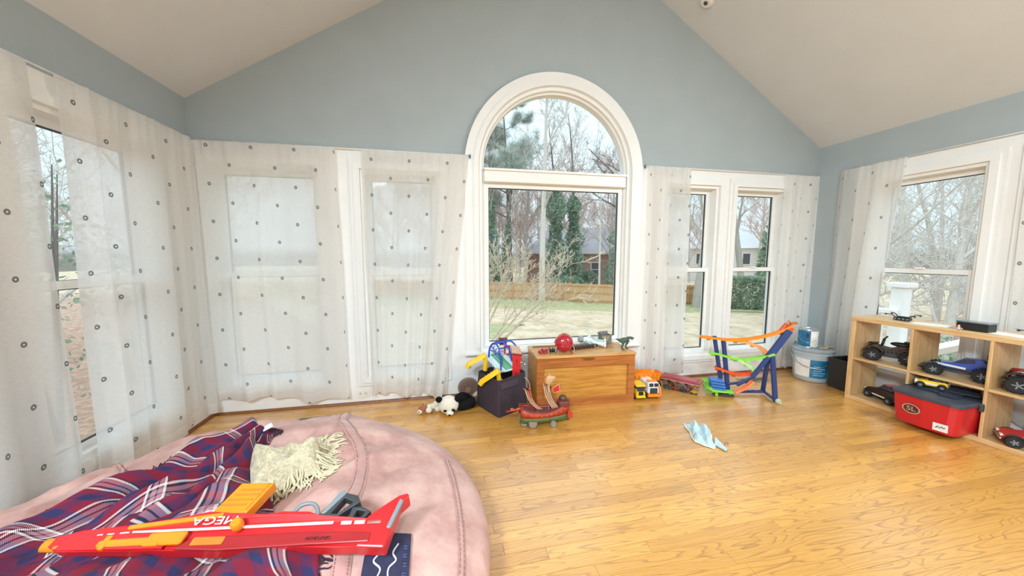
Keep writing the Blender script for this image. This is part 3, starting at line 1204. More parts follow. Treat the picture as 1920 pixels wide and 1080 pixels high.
def ivy_on(r, pts, rs, z0, z1, thick, n, size):
    """ivy clinging round a trunk path between heights"""
    mb = MB()
    for _ in range(n):
        z = z0 + (z1 - z0) * r.random() ** .9
        i = 0
        while i < len(pts) - 2 and pts[i + 1].z < z:
            i += 1
        f = max(0, min(1, (z - pts[i].z) / max(1e-3, pts[i + 1].z - pts[i].z)))
        c = pts[i].lerp(pts[i + 1], f)
        k = rs[i] + thick * (.35 + .65 * abs(noise.noise(V((z * .6, z * .2, thick)))) * 1.7) * (1 - .45 * (z - z0) / (z1 - z0)) * sqrt(r.random())
        an = r.uniform(0, 6.28)
        leaf_cards(mb, r, (c.x + cos(an) * k, c.y + sin(an) * k, z), size)
    return mb
def at(x, y):
    return (x, y, gz(x, y) - .05)

r = random.Random(41)
# tall pale trunk standing just in front of the fence
sg = branch_tree(r, 23, .30, .42, 3, .34, 16, wig=.02, taper=.08, len_k=.20, seg=10)
put_tree('pale_bark_tree', 'tall tree with straight pale grey trunk rising in front of the board fence', 'tree', at(8.55, 28.6), sg, M_bark_l, M_twig_g)
# tall loblolly pine at left of the arch
r = random.Random(7)
sg = branch_tree(r, 20, .30, .75, 3, .40, 22, wig=.02, taper=.15, len_k=.25, seg=8)
pn = MB()
for pts, rs, lev in sg:
    if lev >= 1:
        for p in pts[1:]:
            for _ in range(2 if lev == 1 else 3):
                c_ = p + V((r.gauss(0, .22), r.gauss(0, .22), r.gauss(.05, .16)))
                e_ = V((r.uniform(-1, 1), r.uniform(-1, 1), r.uniform(-.3, .9))).normalized() * .42
                w_ = e_.orthogonal().normalized() * .012
                pn.add([c_ - w_, c_ + w_, c_ + e_], [(0, 1, 2)])
put_tree('pine_tree', 'tall open pine with wispy needles left in the arched window', 'tree', at(7.3, 36.5), sg, M_bark_d, M_bark_d, leaves=('needles', pn, M_pine))
# ivy-clad trunks
def ivy_tree(seed, x, y, h, rad, ztop, thick, n, label, kids=8, lean=(0, 0), size=.30):
    r = random.Random(seed)
    sg = branch_tree(r, h, rad, .5, 3, .5, kids + 3, wig=.035, taper=.10, len_k=.30, seg=10, lean=lean)
    mb = ivy_on(r, sg[0][0], sg[0][1], .2, ztop, thick, n, size)
    put_tree('ivy_covered_tree', label, 'tree', at(x, y), sg, M_bark_d, M_twig_g, leaves=('ivy', mb, M_ivy))
ivy_tree(11, 11.7, 34.0, 17.5, .28, 11.2, 1.55, 3000, 'tree thickly wrapped in ivy, just right of the pale trunk')
ivy_tree(12, 13.8, 34.0, 18.5, .30, 10.2, 1.15, 2300, 'second ivy-wrapped tree right of the pale trunk, with a bare crown', kids=10)
ivy_tree(13, 4.9, 34.5, 15, .26, 9.6, .9, 1900, 'ivy-wrapped tree at the left side of the arched window', lean=(.02, 0))
ivy_tree(14, 6.1, 35.5, 14, .24, 7.5, .55, 1100, 'slim forked ivy tree beside the leftmost ivy-wrapped tree', lean=(.10, 0))
ivy_tree(15, 18.0, 32.8, 12, .22, 8.2, 1.9, 2600, 'broad ivy-smothered tree near the right edge of the arched window', kids=9, lean=(.03, 0))
# thin straight birch in front of it
r = random.Random(21)
sg = branch_tree(r, 11.5, .11, .45, 3, .4, 9, wig=.015, taper=.3, len_k=.25, seg=7)
put_tree('young_birch', 'thin straight pale young tree right of the ivy-wrapped trees', 'tree', at(14.4, 29.4), sg, M_bark_l, M_twig_g)
# big bare crooked tree at right
r = random.Random(33)
sg = branch_tree(r, 13, .34, .62, 4, .38, 8, wig=.09, taper=.4, len_k=.48, seg=7, lean=(-.20, 0))
put_tree('crooked_bare_tree', 'large bare tree with crooked grey limbs at the right of the arch', 'tree', at(19.6, 32.2), sg, M_bark_g, M_bark_d)
# leaning grey tree seen through the first right-hand window
r = random.Random(35)
sg = branch_tree(r, 12, .40, .55, 4, .4, 8, wig=.05, taper=.45, len_k=.42, seg=7, lean=(.05, -.05))
put_tree('leaning_grey_tree', 'bare grey tree with leaning trunk in the window right of the arch', 'tree', at(19.3, 22.6), sg, M_bark_g, M_twig_g)
r = random.Random(36)
sg = branch_tree(r, 12.5, .30, .5, 4, .45, 8, wig=.05, taper=.45, len_k=.42, seg=7, lean=(-.12, 0))
put_tree('forked_grey_tree', 'bare forked grey tree behind the green hedge near the right corner', 'tree', at(27.0, 26.0), sg, M_bark_g, M_twig_g)
# bare multi-stem shrub close to the house
t = thing('bare_shrub', 'pale leafless multi-stemmed shrub spreading in front of the arched window', 'shrub', at(.45, 10.6))
r = random.Random(19)
for j, (dx, dy, L, rad) in enumerate(((1.15, .05, 4.5, .050), (.95, .2, 4.2, .036), (.75, -.1, 4.0, .034), (.58, .2, 3.9, .042), (.40, .0, 3.8, .034), (.15, .2, 3.6, .03))):
    sg = branch_tree(r, L, rad, .5, 4, .55, 6, wig=.06, taper=.4, len_k=.46, seg=6, lean=(dx, dy), minr=.0058)
    a = MB()
    b = MB()
    for pts, rs, lev in sg:
        (a if lev == 0 else b).tube(pts, [q_ * 1.25 for q_ in rs], 7 if lev == 0 else 4 if lev < 3 else 3, caps=False)
    q = obj('stem', a, M_shrub, t, smooth=True)
    obj('twigs', b, M_shrub, q, kind='stuff')
# woods beyond the fence: bare trees sharing three shapes
protos = []
for s in range(3):
    r = random.Random(60 + s)
    sg = branch_tree(r, 12 + s, .20, .5, 3, .25, 13, wig=.05, taper=.3, len_k=.36, seg=6, minr=.016)
    protos.append(put_tree('bare_woods_tree', 'slender bare tree with pinkish twigs in the woods beyond the fence', 'tree', at(-6 + 5 * s, 44), sg, M_twig_g, M_twig, group='bare trees in the woods'))
r = random.Random(77)
spots = [(6.2, 38.5), (9.3, 37.6), (12.8, 37.4), (15.2, 38.2), (19.5, 37.2), (22.5, 37.4), (-9, 38), (-5, 41), (-1, 39), (2, 42), (4, 46), (7, 43), (9.5, 41), (11, 48), (15, 52), (18, 49), (21, 54), (25, 46), (29, 41), (33, 38), (36, 44), (40, 36), (-12, 46), (0, 52), (5, 54), (10, 56), (14, 57), (20, 60), (28, 56), (35, 54), (41, 48), (46, 42)]
for i, (x, y) in enumerate(spots):
    o = copy_tree(protos[i % 3])
    o.location = at(x, y)
    o.rotation_euler = (0, 0, r.uniform(0, 6.28))
    o.scale = [r.uniform(.8, 1.15)] * 3
# thicket right and left of the house (seen through the side windows)
def thicket(label, group, spots, seed):
    protos = []
    for s in range(2):
        r = random.Random(seed + s)
        sg = branch_tree(r, 8.5 + s, .15, .6, 4, .15, 10, wig=.07, taper=.35, len_k=.42, seg=6, minr=.009)
        protos.append(sg)
    first = []
    r = random.Random(seed + 9)
    for i, (x, y) in enumerate(spots):
        if i < 2:
            o = put_tree('thicket_tree', label, 'tree', at(x, y), protos[i], M_bark_l, M_twig_p, group)
            first.append(o)
        else:
            o = copy_tree(first[i % 2])
        o.location = at(x, y)
        o.rotation_euler = (0, 0, r.uniform(0, 6.28))
        o.scale = [r.uniform(.85, 1.15)] * 3
thicket('tangled bare grey tree on the wooded bank outside the right windows', 'bare trees outside the right windows',
        [(15, 7.2), (17.5, 9.6), (16.5, 5.4), (20, 7.6), (22, 11), (24, 8.5), (21.5, 5), (26, 13), (19, 3.6), (28, 9), (14.2, 9.4), (30, 14)], 200)
thicket('tangled bare grey tree in the wood outside the left windows', 'bare trees outside the left windows',
        [(-11, 10.5), (-13.5, 14.5), (-9.5, 12.8), (-16, 13), (-14, 10), (-18, 17), (-12, 18), (-20, 14)], 300)
# evergreen masses
def bush(name, label, loc, rad, n, seed, m=M_ever, size=.32, cat='bush', group=None):
    r = random.Random(seed)
    t = thing(name, label, cat, loc, 0, group)
    mb = MB()
    for _ in range(n):
        a1, b1 = r.uniform(0, 6.28), math.acos(r.uniform(-.3, 1))
        k = .62 + .38 * sqrt(r.random())
        k *= .85 + .3 * noise.noise(V((cos(a1) * 2, sin(a1) * 2, b1 * 2 + seed)))
        leaf_cards(mb, r, (rad[0] * k * sin(b1) * cos(a1), rad[1] * k * sin(b1) * sin(a1), rad[2] * (.35 + .65 * k * cos(b1))), size)
    obj('foliage', mb, m, t, kind='stuff')
    a = MB()
    for j in range(3):
        an = j * 2.1 + seed
        a.tube([(0, 0, -.05), (cos(an) * rad[0] * .2, sin(an) * rad[1] * .2, rad[2] * .5), (cos(an) * rad[0] * .45, sin(an) * rad[1] * .45, rad[2] * .9)], [.05, .035, .01], 5)
    obj('stem', a, M_bark_d, t)
    return t
t = thing('clipped_hedge', 'tall dense green hedge outside the window nearest the right corner', 'hedge', at(22.7, 20.5), radians(-38))
r = random.Random(1)
mb = MB()
for _ in range(8000):
    p = [r.uniform(-1, 1) for _ in range(3)]
    k = max(abs(p[0]), abs(p[1]), abs(p[2]))
    sc_ = (.80 + .20 * r.random()) / k * (1 + .06 * noise.noise(V((p[0] * 3, p[1] * 3, p[2] * 3))))
    leaf_cards(mb, r, (p[0] * sc_ * 3.3, p[1] * sc_ * .9, 1.22 + p[2] * sc_ * 1.2), .28)
obj('foliage', mb, M_ever, t, kind='stuff')
a = MB()
for j in range(5):
    a.tube([(-2.4 + 1.2 * j, 0, -.05), (-2.4 + 1.2 * j + .1, .1, 1.3), (-2.4 + 1.2 * j, 0, 2.0)], [.06, .045, .015], 5)
obj('stem', a, M_bark_d, t)
bush('evergreen_bush', 'dark green bush against the brick house, left of its window', at(16.6, 37.2), (1.9, 1.2, 2.5), 1300, 2)
bush('evergreen_bush', 'dark green bush at the right end of the brick house', at(20.4, 34.6), (2.6, 1.2, 2.1), 1500, 3)
bush('evergreen_bush', 'low dark green bush behind the fence at the far left of the arched window', at(4.2, 34.0), (2.4, 1.1, 2.6), 1200, 4)
bush('evergreen_bush', 'dark green bush behind the fence beside the pale trunk', at(12.2, 31.6), (2.2, 1.0, 2.3), 1200, 5)
bush('holly_tree', 'tall rounded evergreen tree above the hedge at the right corner', at(30.5, 25.0), (2.6, 2.2, 8.6), 3400, 6, cat='tree', size=.4)
bush('laurel_bush', 'leafy green bush close outside the left wall window, upper branches', at(-7.8, 8.4), (1.5, 1.5, 6.4), 900, 8, size=.12)
bush('laurel_bush', 'olive green bush on the leaf litter outside the right wall window', at(13.2, 6.2), (1.6, 1.4, 2.0), 1500, 9, size=.11)
# ---- brick house with grey roof
M_brick = None
def brick_mat():
    m = bpy.data.materials.new('house_brick')
    m.use_nodes = True
    n = m.node_tree.nodes
    l = m.node_tree.links
    b = n['Principled BSDF']
    b.inputs['Roughness'].default_value = .9
    tc = n.new('ShaderNodeTexCoord')
    mp = n.new('ShaderNodeMapping')
    mp.inputs['Rotation'].default_value = (radians(90), 0, 0)
    bk = n.new('ShaderNodeTexBrick')
    bk.inputs['Scale'].default_value = 3.2
    bk.inputs['Color1'].default_value = lin('b78d82') + (1,)
    bk.inputs['Color2'].default_value = lin('a67d74') + (1,)
    bk.inputs['Mortar'].default_value = lin('b8a59a') + (1,)
    l.new(tc.outputs['Object'], mp.inputs[0])
    l.new(mp.outputs[0], bk.inputs['Vector'])
    l.new(bk.outputs['Color'], b.inputs['Base Color'])
    return m
t = thing('brick_house', 'red brick house with grey hip roof among the trees beyond the fence', 'house', (19.0, 45.0, GZ), radians(-12))
a = MB()
a.box((0, 0, 2.2), (15, 8, 4.5))
obj('wall', a, brick_mat(), t)
a = MB()
a.add([(-8, -4.5, 4.4), (8, -4.5, 4.4), (8, 4.5, 4.4), (-8, 4.5, 4.4), (-4.2, 0, 7.9), (4.2, 0, 7.9)], [(0, 1, 5, 4), (2, 3, 4, 5), (1, 2, 5), (3, 0, 4), (3, 2, 1, 0)])
obj('roof', a, mat('roof_shingle_grey', 'a3a1a6', .9, .12, 8), t)
a = MB()
a.box((0, -4.5, 4.36), (16, .12, .28))
obj('eave_fascia', a, M_win, t)
for x in (-5.4, -2.6, 1.2, 4.6):
    a = MB()
    sweep_frame(a, x - .6, x + .6, 1.2, 3.2, .12, -4.12, -3.98, Matrix.Identity(4))
    a.box((x, -4.05, 2.2), (1.1, .06, .08))
    q = obj('window', a, M_win, t)
    a = MB()
    a.box((x, -4.03, 2.2), (1.0, .03, 1.9))
    obj('pane', a, mat('far_window_glass', '4b5258', .15), q)
# ---- white neighbour house (to the right)
t = thing('white_house', 'white clapboard house with pale roof far behind the right-hand windows', 'house', (46, 47, GZ), radians(-38))
a = MB()
for k in range(14):
    a.box((0, 0, .2 + k * .36), (13, 7 - .004 * (k % 2), .35))
    a.box((0, -.02, .36 + k * .36), (13.02, 7.02, .02))
obj('wall', a, mat('white_clapboard', 'e4e3e0', .8, .03), t)
a = MB()
a.add([(-7, -4, 5.1), (7, -4, 5.1), (7, 4, 5.1), (-7, 4, 5.1), (-7, 0, 8.2), (7, 0, 8.2)], [(0, 1, 5, 4), (2, 3, 4, 5), (1, 2, 5), (3, 0, 4), (3, 2, 1, 0)])
obj('roof', a, mat('roof_pale_grey', 'd0d3d4', .9, .08, 6), t)
for x in (-4.6, -1.8, 1.6, 4.4):
    a = MB()
    sweep_frame(a, x - .55, x + .55, 2.6, 4.4, .1, -3.62, -3.5, Matrix.Identity(4))
    q = obj('window', a, M_win, t)
    a = MB()
    a.box((x, -3.53, 3.5), (.92, .03, 1.65))
    obj('pane', a, mat('far_window_glass', '4b5258', .15), q)
# ---- white porch railing and stair outside the right wall window
M_rail = mat('porch_white', 'f0efec', .6, .02)
t = thing('porch_railing', 'white wooden porch railing with a thick post outside the right wall window', 'railing', (8.2, 4.78, GZ - .1))
for nm, c, d in (('post', (.25, -.05, 1.65), (.20, .20, 3.7)), ('post', (-.05, 1.75, 1.4), (.16, .16, 3.2)), ('cap', (.25, -.05, 3.55), (.30, .30, .09)), ('handrail', (.10, .85, 3.05), (.12, 1.9, .09)), ('bottom_rail', (.10, .85, 2.25), (.07, 1.8, .07))):
    a = MB()
    a.box(c, d, bev=.012)
    obj(nm, a, M_rail, t)
bal = MB()
bal.box((0, 0, 0), (.035, .035, .75))
bm_ = bal.mesh('baluster', M_rail)
for k in range(11):
    o = bpy.data.objects.new('baluster', bm_)
    COL.objects.link(o)
    o.parent = t
    o.location = (.10, .10 + k * .15, 2.65)
a = MB()
a.tube([(.25, -.15, 2.2), (.45, -2.1, 3.35)], .09, 4)
obj('stair_handrail', a, M_rail, t)
a = MB()
a.tube([(.27, -.1, 1.65), (.45, -2.1, 2.75)], .06, 4)
obj('stair_stringer', a, M_rail, t)
# ------------------------------------------------------------------ bean bag
def bag_mat():
    m = mat('pink_suede', 'c4988f', 0.9, .10, 3.0, bump=.12, bscale=220, spec=.2, sheen=.15)
    n = m.node_tree.nodes
    l = m.node_tree.links
    rp = [x for x in n if x.type == 'VALTORGB'][0]
    nz = [x for x in n if x.type == 'TEX_NOISE'][0]
    nz.inputs['Scale'].default_value = 4.5
    nz.inputs['Detail'].default_value = 8
    nz.inputs['Roughness'].default_value = .65
    bs2 = [x for x in n if x.type == 'BUMP'][0]
    rg = n.new('ShaderNodeTexNoise')
    rg.noise_type = 'RIDGED_MULTIFRACTAL'
    rg.inputs['Scale'].default_value = 2.6
    rg.inputs['Detail'].default_value = 3
    rg.inputs['Distortion'].default_value = 1.2
    tcn = [x for x in n if x.type == 'TEX_COORD'][0]
    l.new(tcn.outputs['Object'], rg.inputs['Vector'])
    bp2 = n.new('ShaderNodeBump')
    bp2.inputs['Strength'].default_value = .8
    bp2.inputs['Distance'].default_value = .03
    l.new(rg.outputs['Fac'], bp2.inputs['Height'])
    l.new(bp2.outputs[0], bs2.inputs['Normal'])
    rp.color_ramp.elements[0].color = lin('ab7a72') + (1,)
    rp.color_ramp.elements[1].color = lin('dcb5aa') + (1,)
    return m
M_bag = bag_mat()
BCX, BCY, BR, BH = -.885, 1.42, 1.065, .42
def bag_wr(x, y):
    """wrinkle height on the top of the bag (local x, y)"""
    h = 0
    # creases radiating from the seam at the left half
    h += .016 * noise.noise(V((x * 3.2, y * 3.2, 1)))
    lf = smoothstep(.75, .35, x)
    h += (.006 + .034 * lf) * (1 - abs(noise.noise(V((x * 2.1 + .6 * y, y * 4.6 - x * 1.4, 4)))) * 2.2)
    h += (.003 + .016 * lf) * (1 - abs(noise.noise(V((x * 8 - 3 * y, y * 6, 9)))) * 2)
    return h
def bag_top(wx, wy):
    """world height of the bag's upper surface"""
    x, y = wx - BCX, wy - BCY
    r = sqrt(x * x + y * y) / BR
    if r >= 1:
        return 0
    z = .17 + (BH - .17) * (1 - r ** 3.4) ** .5
    z += bag_wr(x, y) * smoothstep(1.0, .8, r)
    # flatter, saddened in the middle
    z -= .03 * math.exp(-((x + .25) ** 2 + (y - .1) ** 2) / .25)
    return z
bag = thing('bean_bag', 'giant round pink suede bean bag lying by the left windows', 'bean bag', (BCX, BCY, 0))
a = MB()
def bag_fn(u, v):
    an = 2 * pi * u
    if v < .72:                      # top, out from the centre
        r = (v / .72)
        r = 1 - (1 - r) ** 1.6 if r < 1 else 1
        x, y = BR * r * cos(an), BR * r * sin(an)
        rr_ = min(r, .99999)
        return (x, y, bag_top(BCX + x * .99999, BCY + y * .99999))
    k = (v - .72) / .28              # underside bulge down to the floor
    r = 1 - .10 * k ** 2.2
    return (BR * r * cos(an), BR * r * sin(an), .17 * (1 - k) ** 1.0 + .003)
a.grid(bag_fn, 160, 84)
obj('cover', a, M_bag, bag, smooth=True)
# seams: flat-felled strips with stitch lines lying on the surface
def on_bag(p, lift=.004):
    return V((p[0] - BCX, p[1] - BCY, bag_top(p[0], p[1]) + lift))
M_bag2 = mat('pink_suede_seam', 'bb8c84', .9, .12, 20, sheen=.3)
M_stitch = mat('seam_stitch', '85615c', .9)
def seam(pts, w, nm='seam'):
    P = spline([V((*p, 0)) for p in pts], 10)
    mb = MB()
    vs = []
    for i, p in enumerate(P):
        t = (P[min(i + 1, len(P) - 1)] - P[max(i - 1, 0)]).normalized()
        s = V((-t.y, t.x, 0))
        for k, lf in ((-.5, .001), (-.42, .009), (0, .011), (.42, .009), (.5, .001)):
            vs.append(on_bag(p + s * w * k, lf))
    n5 = len(P)
    fs = [(i * 5 + k, i * 5 + k + 1, i * 5 + k + 6, i * 5 + k + 5) for i in range(n5 - 1) for k in range(4)]
    mb.add(vs, fs)
    s_ = obj(nm, mb, M_bag2, bag, smooth=True)
    st = MB()
    for off in (-.34, .34):
        for i in range(0, len(P) - 1):
            p, q = P[i], P[i + 1]
            L = (q - p).length
            t = (q - p).normalized()
            sd = V((-t.y, t.x, 0)) * w * off
            k = max(1, int(L / .014))
            for j in range(k):
                c0 = p.lerp(q, (j + .15) / k) + sd
                c1 = p.lerp(q, (j + .8) / k) + sd
                A, B = on_bag(c0, .0115), on_bag(c1, .0115)
                st.tube([A, B], .0012, 3, caps=False)
    obj('stitching', st, M_stitch, s_, kind='stuff')
seam([(-.63, 2.30), (-.60, 2.10), (-.52, 1.92), (-.41, 1.70), (-.375, 1.50), (-.365, 1.30), (-.34, 1.12), (-.33, 1.0), (-.33, .8)], .06)
seam([(.00, 1.72), (.03, 1.55), (.05, 1.34), (.05, 1.14), (.03, .95)], .022)
seam([(-1.66, 1.98), (-1.50, 1.84), (-1.40, 1.72)], .02)
# sewn navy tag strip with pale outline scribbles
tg = MB()
def tag_fn(u, v):
    x = -.275 + .145 * u + .012 * v
    y = 1.19 - .40 * v
    return on_bag((x, y), .013)
tg.grid(tag_fn, 8, 20)
tgo = obj('label_strip', tg, mat('navy_cloth', '2b2b46', .8, .2, 30), bag, smooth=True, label='navy cloth strip with pale line drawing')
ln = MB()
def scrib(pts, r=.0028):
    P = spline([V((*p, 0)) for p in pts], 8)
    ln.tube([on_bag((-.275 + .145 * p.x + .012 * p.y, 1.19 - .40 * p.y), .0155) for p in P], r, 5)
scrib([(.15, .14), (.30, .20), (.22, .26), (.38, .32), (.33, .40), (.40, .46), (.27, .44), (.14, .50), (.10, .60), (.24, .66), (.34, .60), (.36, .68), (.22, .74), (.34, .82), (.52, .80)])
scrib([(.72, .12), (.62, .20), (.70, .26), (.56, .32), (.58, .40), (.72, .42), (.78, .50), (.70, .58), (.62, .62), (.74, .68), (.66, .76), (.52, .80)])
obj('line_drawing', ln, mat('pale_thread', 'd9d9df', .8), tgo)
ln = MB()
for k in range(9):
    v = .14 + k * .075
    for (u0, v0, u1, v1) in ((.86, 0, .93, 0), (.86, .022, .93, .022), (.86, 0, .86, .022))[: 2 + k % 2]:
        A = on_bag((-.275 + .145 * u0 + .012 * (v + v0), 1.19 - .40 * (v + v0)), .0148)
        B = on_bag((-.275 + .145 * u1 + .012 * (v + v1), 1.19 - .40 * (v + v1)), .0148)
        ln.tube([A, B], .0013, 4)
obj('vertical_lettering', ln, mat('blue_thread', '4e5fa0', .8), tgo)

# ------------------------------------------------------------------ plaid blanket
def plaid_mat():
    m = bpy.data.materials.new('plaid_wool')
    m.use_nodes = True
    n = m.node_tree.nodes
    l = m.node_tree.links
    b = n['Principled BSDF']
    b.inputs['Roughness'].default_value = .95
    uv = n.new('ShaderNodeUVMap')
    uv.uv_map = 'UVMap'
    sep = n.new('ShaderNodeSeparateXYZ')
    l.new(uv.outputs[0], sep.inputs[0])
    stops = [(0, '7d1530'), (.20, '7d1530'), (.21, '25264e'), (.36, '25264e'), (.37, '74142e'), (.46, '74142e'), (.465, 'e8e2da'), (.49, 'e8e2da'), (.495, '1c1420'), (.525, '1c1420'), (.53, 'a87a86'), (.58, 'a87a86'),
             (.585, '1c1420'), (.60, '1c1420'), (.605, 'a87a86'), (.66, 'a87a86'), (.665, 'efe9df'), (.69, 'efe9df'), (.695, '1c1420'), (.715, '1c1420'), (.72, '6c1430'), (.86, '6c1430'), (.87, '2b2a55'), (.96, '2b2a55')]
    def ramp(src, per):
        d = n.new('ShaderNodeMath')
        d.operation = 'DIVIDE'
        d.inputs[1].default_value = per
        l.new(src, d.inputs[0])
        f = n.new('ShaderNodeMath')
        f.operation = 'FRACT'
        l.new(d.outputs[0], f.inputs[0])
        r = n.new('ShaderNodeValToRGB')
        r.color_ramp.interpolation = 'LINEAR'
        el = r.color_ramp.elements
        el[0].position = stops[0][0]
        el[0].color = lin(stops[0][1]) + (1,)
        el[1].position = stops[-1][0]
        el[1].color = lin(stops[-1][1]) + (1,)
        for p, c in stops[1:-1]:
            q = el.new(p)
            q.color = lin(c) + (1,)
        l.new(f.outputs[0], r.inputs[0])
        return r.outputs[0]
    A = ramp(sep.outputs[0], .235)
    B = ramp(sep.outputs[1], .235)
    # twill: diagonal checker of warp and weft
    ad = n.new('ShaderNodeMath')
    ad.operation = 'ADD'
    l.new(sep.outputs[0], ad.inputs[0])
    l.new(sep.outputs[1], ad.inputs[1])
    mu = n.new('ShaderNodeMath')
    mu.operation = 'MULTIPLY'
    mu.inputs[1].default_value = 330
    l.new(ad.outputs[0], mu.inputs[0])
    fr = n.new('ShaderNodeMath')
    fr.operation = 'FRACT'
    l.new(mu.outputs[0], fr.inputs[0])
    st = n.new('ShaderNodeMath')
    st.operation = 'GREATER_THAN'
    st.inputs[1].default_value = .5
    l.new(fr.outputs[0], st.inputs[0])
    mx = n.new('ShaderNodeMix')
    mx.data_type = 'RGBA'
    l.new(st.outputs[0], mx.inputs[0])
    l.new(A, mx.inputs[6])
    l.new(B, mx.inputs[7])
    l.new(mx.outputs[2], b.inputs['Base Color'])
    return m
M_plaid = plaid_mat()
def quad_map(c, u, v):
    """bilinear map of four corner points (u along, v across)"""
    a_, b_, d_, e_ = c
    p = [(a_[i] * (1 - u) + b_[i] * u) * (1 - v) + (e_[i] * (1 - u) + d_[i] * u) * v for i in range(2)]
    return p
bl = thing('plaid_blanket', 'crumpled red and navy plaid blanket with dark fringe on the bean bag', 'blanket', (-1.0, 1.45, .4))
def drape(nm, mapper, hfun, nu, nv, uvs, parent, m, base=(-1.0, 1.45, .4), smooth=True, solid=.004):
    mb = MB()
    def fn(u, v):
        x, y = mapper(u, v)
        z = max(bag_top(x, y), .01) + hfun(u, v, x, y)
        return (x - base[0], y - base[1], z - base[2])
    mb.grid(fn, nu, nv, uvs)
    return obj(nm, mb, m, parent, smooth=smooth, solid=solid), fn
# back roll: a long heaped fold running from the lower left to the tip by the seam
def roll_map(u, v):
    P = ((-1.62, 1.02), (-1.50, 1.32), (-1.36, 1.60), (-1.16, 1.86), (-.95, 1.98))
    Q = ((-1.30, .80), (-1.12, 1.12), (-.92, 1.40), (-.86, 1.66), (-.90, 1.93))
    def pick(L, t):
        t *= len(L) - 1
        i = min(len(L) - 2, int(t))
        f = t - i
        return [L[i][k] * (1 - f) + L[i + 1][k] * f for k in range(2)]
    a_, b_ = pick(P, u), pick(Q, u)
    ed = .018 * noise.noise(V((u * 9, v * 2, 5)))
    return (a_[0] * (1 - v) + b_[0] * v + ed, a_[1] * (1 - v) + b_[1] * v + ed)
def roll_h(u, v, x, y):
    env = smoothstep(0, .10, v) * smoothstep(1.0, .9, v) * smoothstep(1.0, .93, u)
    env *= 1 - .75 * math.exp(-((y - (1.205 - .128 * (x + .7))) / .085) ** 2) * smoothstep(-1.36, -1.26, x)
    h = .012
    h += env * (.095 * math.exp(-((v - .24 - .05 * sin(5 * u)) / .13) ** 2) + .085 * math.exp(-((v - .58 + .07 * sin(7 * u + 1)) / .10) ** 2) + .065 * math.exp(-((v - .86 + .04 * sin(9 * u)) / .08) ** 2))
    h += env * .030 * noise.noise(V((u * 7, v * 9, 2)))
    h += env * .03 * max(0, noise.noise(V((x * 6, y * 6, 12))))
    return h
bo, roll_fn = drape('folded_half', roll_map, roll_h, 110, 70, lambda u, v: (u * 1.28 + .06 * sin(v * 9), v * .82 + .05 * sin(6 * u)), bl, M_plaid)
# fringe along the back edge and tip
M_fr = mat('dark_fringe', '3c2230', .95, .3, 30)
fg = MB()
rr2 = random.Random(4)
for i in range(190):
    u = i / 190
    p = V(roll_fn(u, .0))
    d = V((-.6 + rr2.uniform(-.5, .5), .62 + rr2.uniform(-.4, .4), 0)).normalized()
    L = rr2.uniform(.03, .065)
    pts = [p]
    for k in range(3):
        q = pts[-1] + d * L / 3 + V((rr2.uniform(-.008, .008), rr2.uniform(-.008, .008), 0))
        q.z = max(bag_top(q.x - 1.0, q.y + 1.45), .01) - .4 + .008 + .012 * rr2.random()
        pts.append(q)
    fg.tube(pts, [.0032, .003, .0028, .0018], 4)
for i in range(30):
    v = i / 30
    p = V(roll_fn(1.0, v))
    pts = [p, p + V((.015 + rr2.uniform(-.01, .01), .02, .004)), p + V((.03, .035 + rr2.uniform(-.01, .01), -.004))]
    fg.tube(pts, [.003, .003, .002], 4)
obj('fringe', fg, M_fr, bl, kind='stuff')
lb = MB()
p = V(roll_fn(.965, .55))
lb.box((p.x + .01, p.y, p.z + .012), (.045, .03, .003), rot=(.3, -.3, .6))
obj('care_label', lb, mat('label_white', 'e8e6e2', .7), bl, label='small white care label')
# front half: in front of the toy blaster, falling out of the picture
def front_map(u, v):
    c = ((-1.52, 1.38), (-.44, 1.23), (-.30, .70), (-1.30, .60))
    p = quad_map(c, u, v)
    ed = .02 * noise.noise(V((u * 8, v * 3, 1)))
    return (p[0] + ed * .5, p[1] + ed - .05 * sin(pi * u) * (1 - v))
def front_h(u, v, x, y):
    env = smoothstep(0, .12, v) * smoothstep(1.0, .9, u) * smoothstep(0, .05, u)
    env *= 1 - .7 * math.exp(-((y - (1.205 - .128 * (x + .7))) / .075) ** 2)
    h = .010 + env * (.035 * (1 - abs(sin(3.2 * pi * u + 2.2 * v + .6))) ** 1.3 + .03 * max(0, noise.noise(V((u * 6, v * 4, 22)))) + .022)
    return h
fo, front_fn = drape('front_half', front_map, front_h, 110, 50, lambda u, v: (u * 1.15 + .05 * sin(v * 7), v * .55 + .06 * sin(5 * u) + .1), bl, M_plaid)
fg = MB()
for i in range(26):
    v = i / 60
    p = V(front_fn(1.0, v))
    d = V((.8, rr2.uniform(-.5, .5), 0)).normalized()
    L = rr2.uniform(.03, .06)
    pts = [p]
    for k in range(3):
        q = pts[-1] + d * L / 3 + V((rr2.uniform(-.008, .008), rr2.uniform(-.008, .008), 0))
        q.z = max(bag_top(q.x - 1.0, q.y + 1.45), .01) - .4 + .006
        pts.append(q)
    fg.tube(pts, [.0032, .003, .0028, .0018], 4)
obj('fringe', fg, M_fr, bl, kind='stuff')
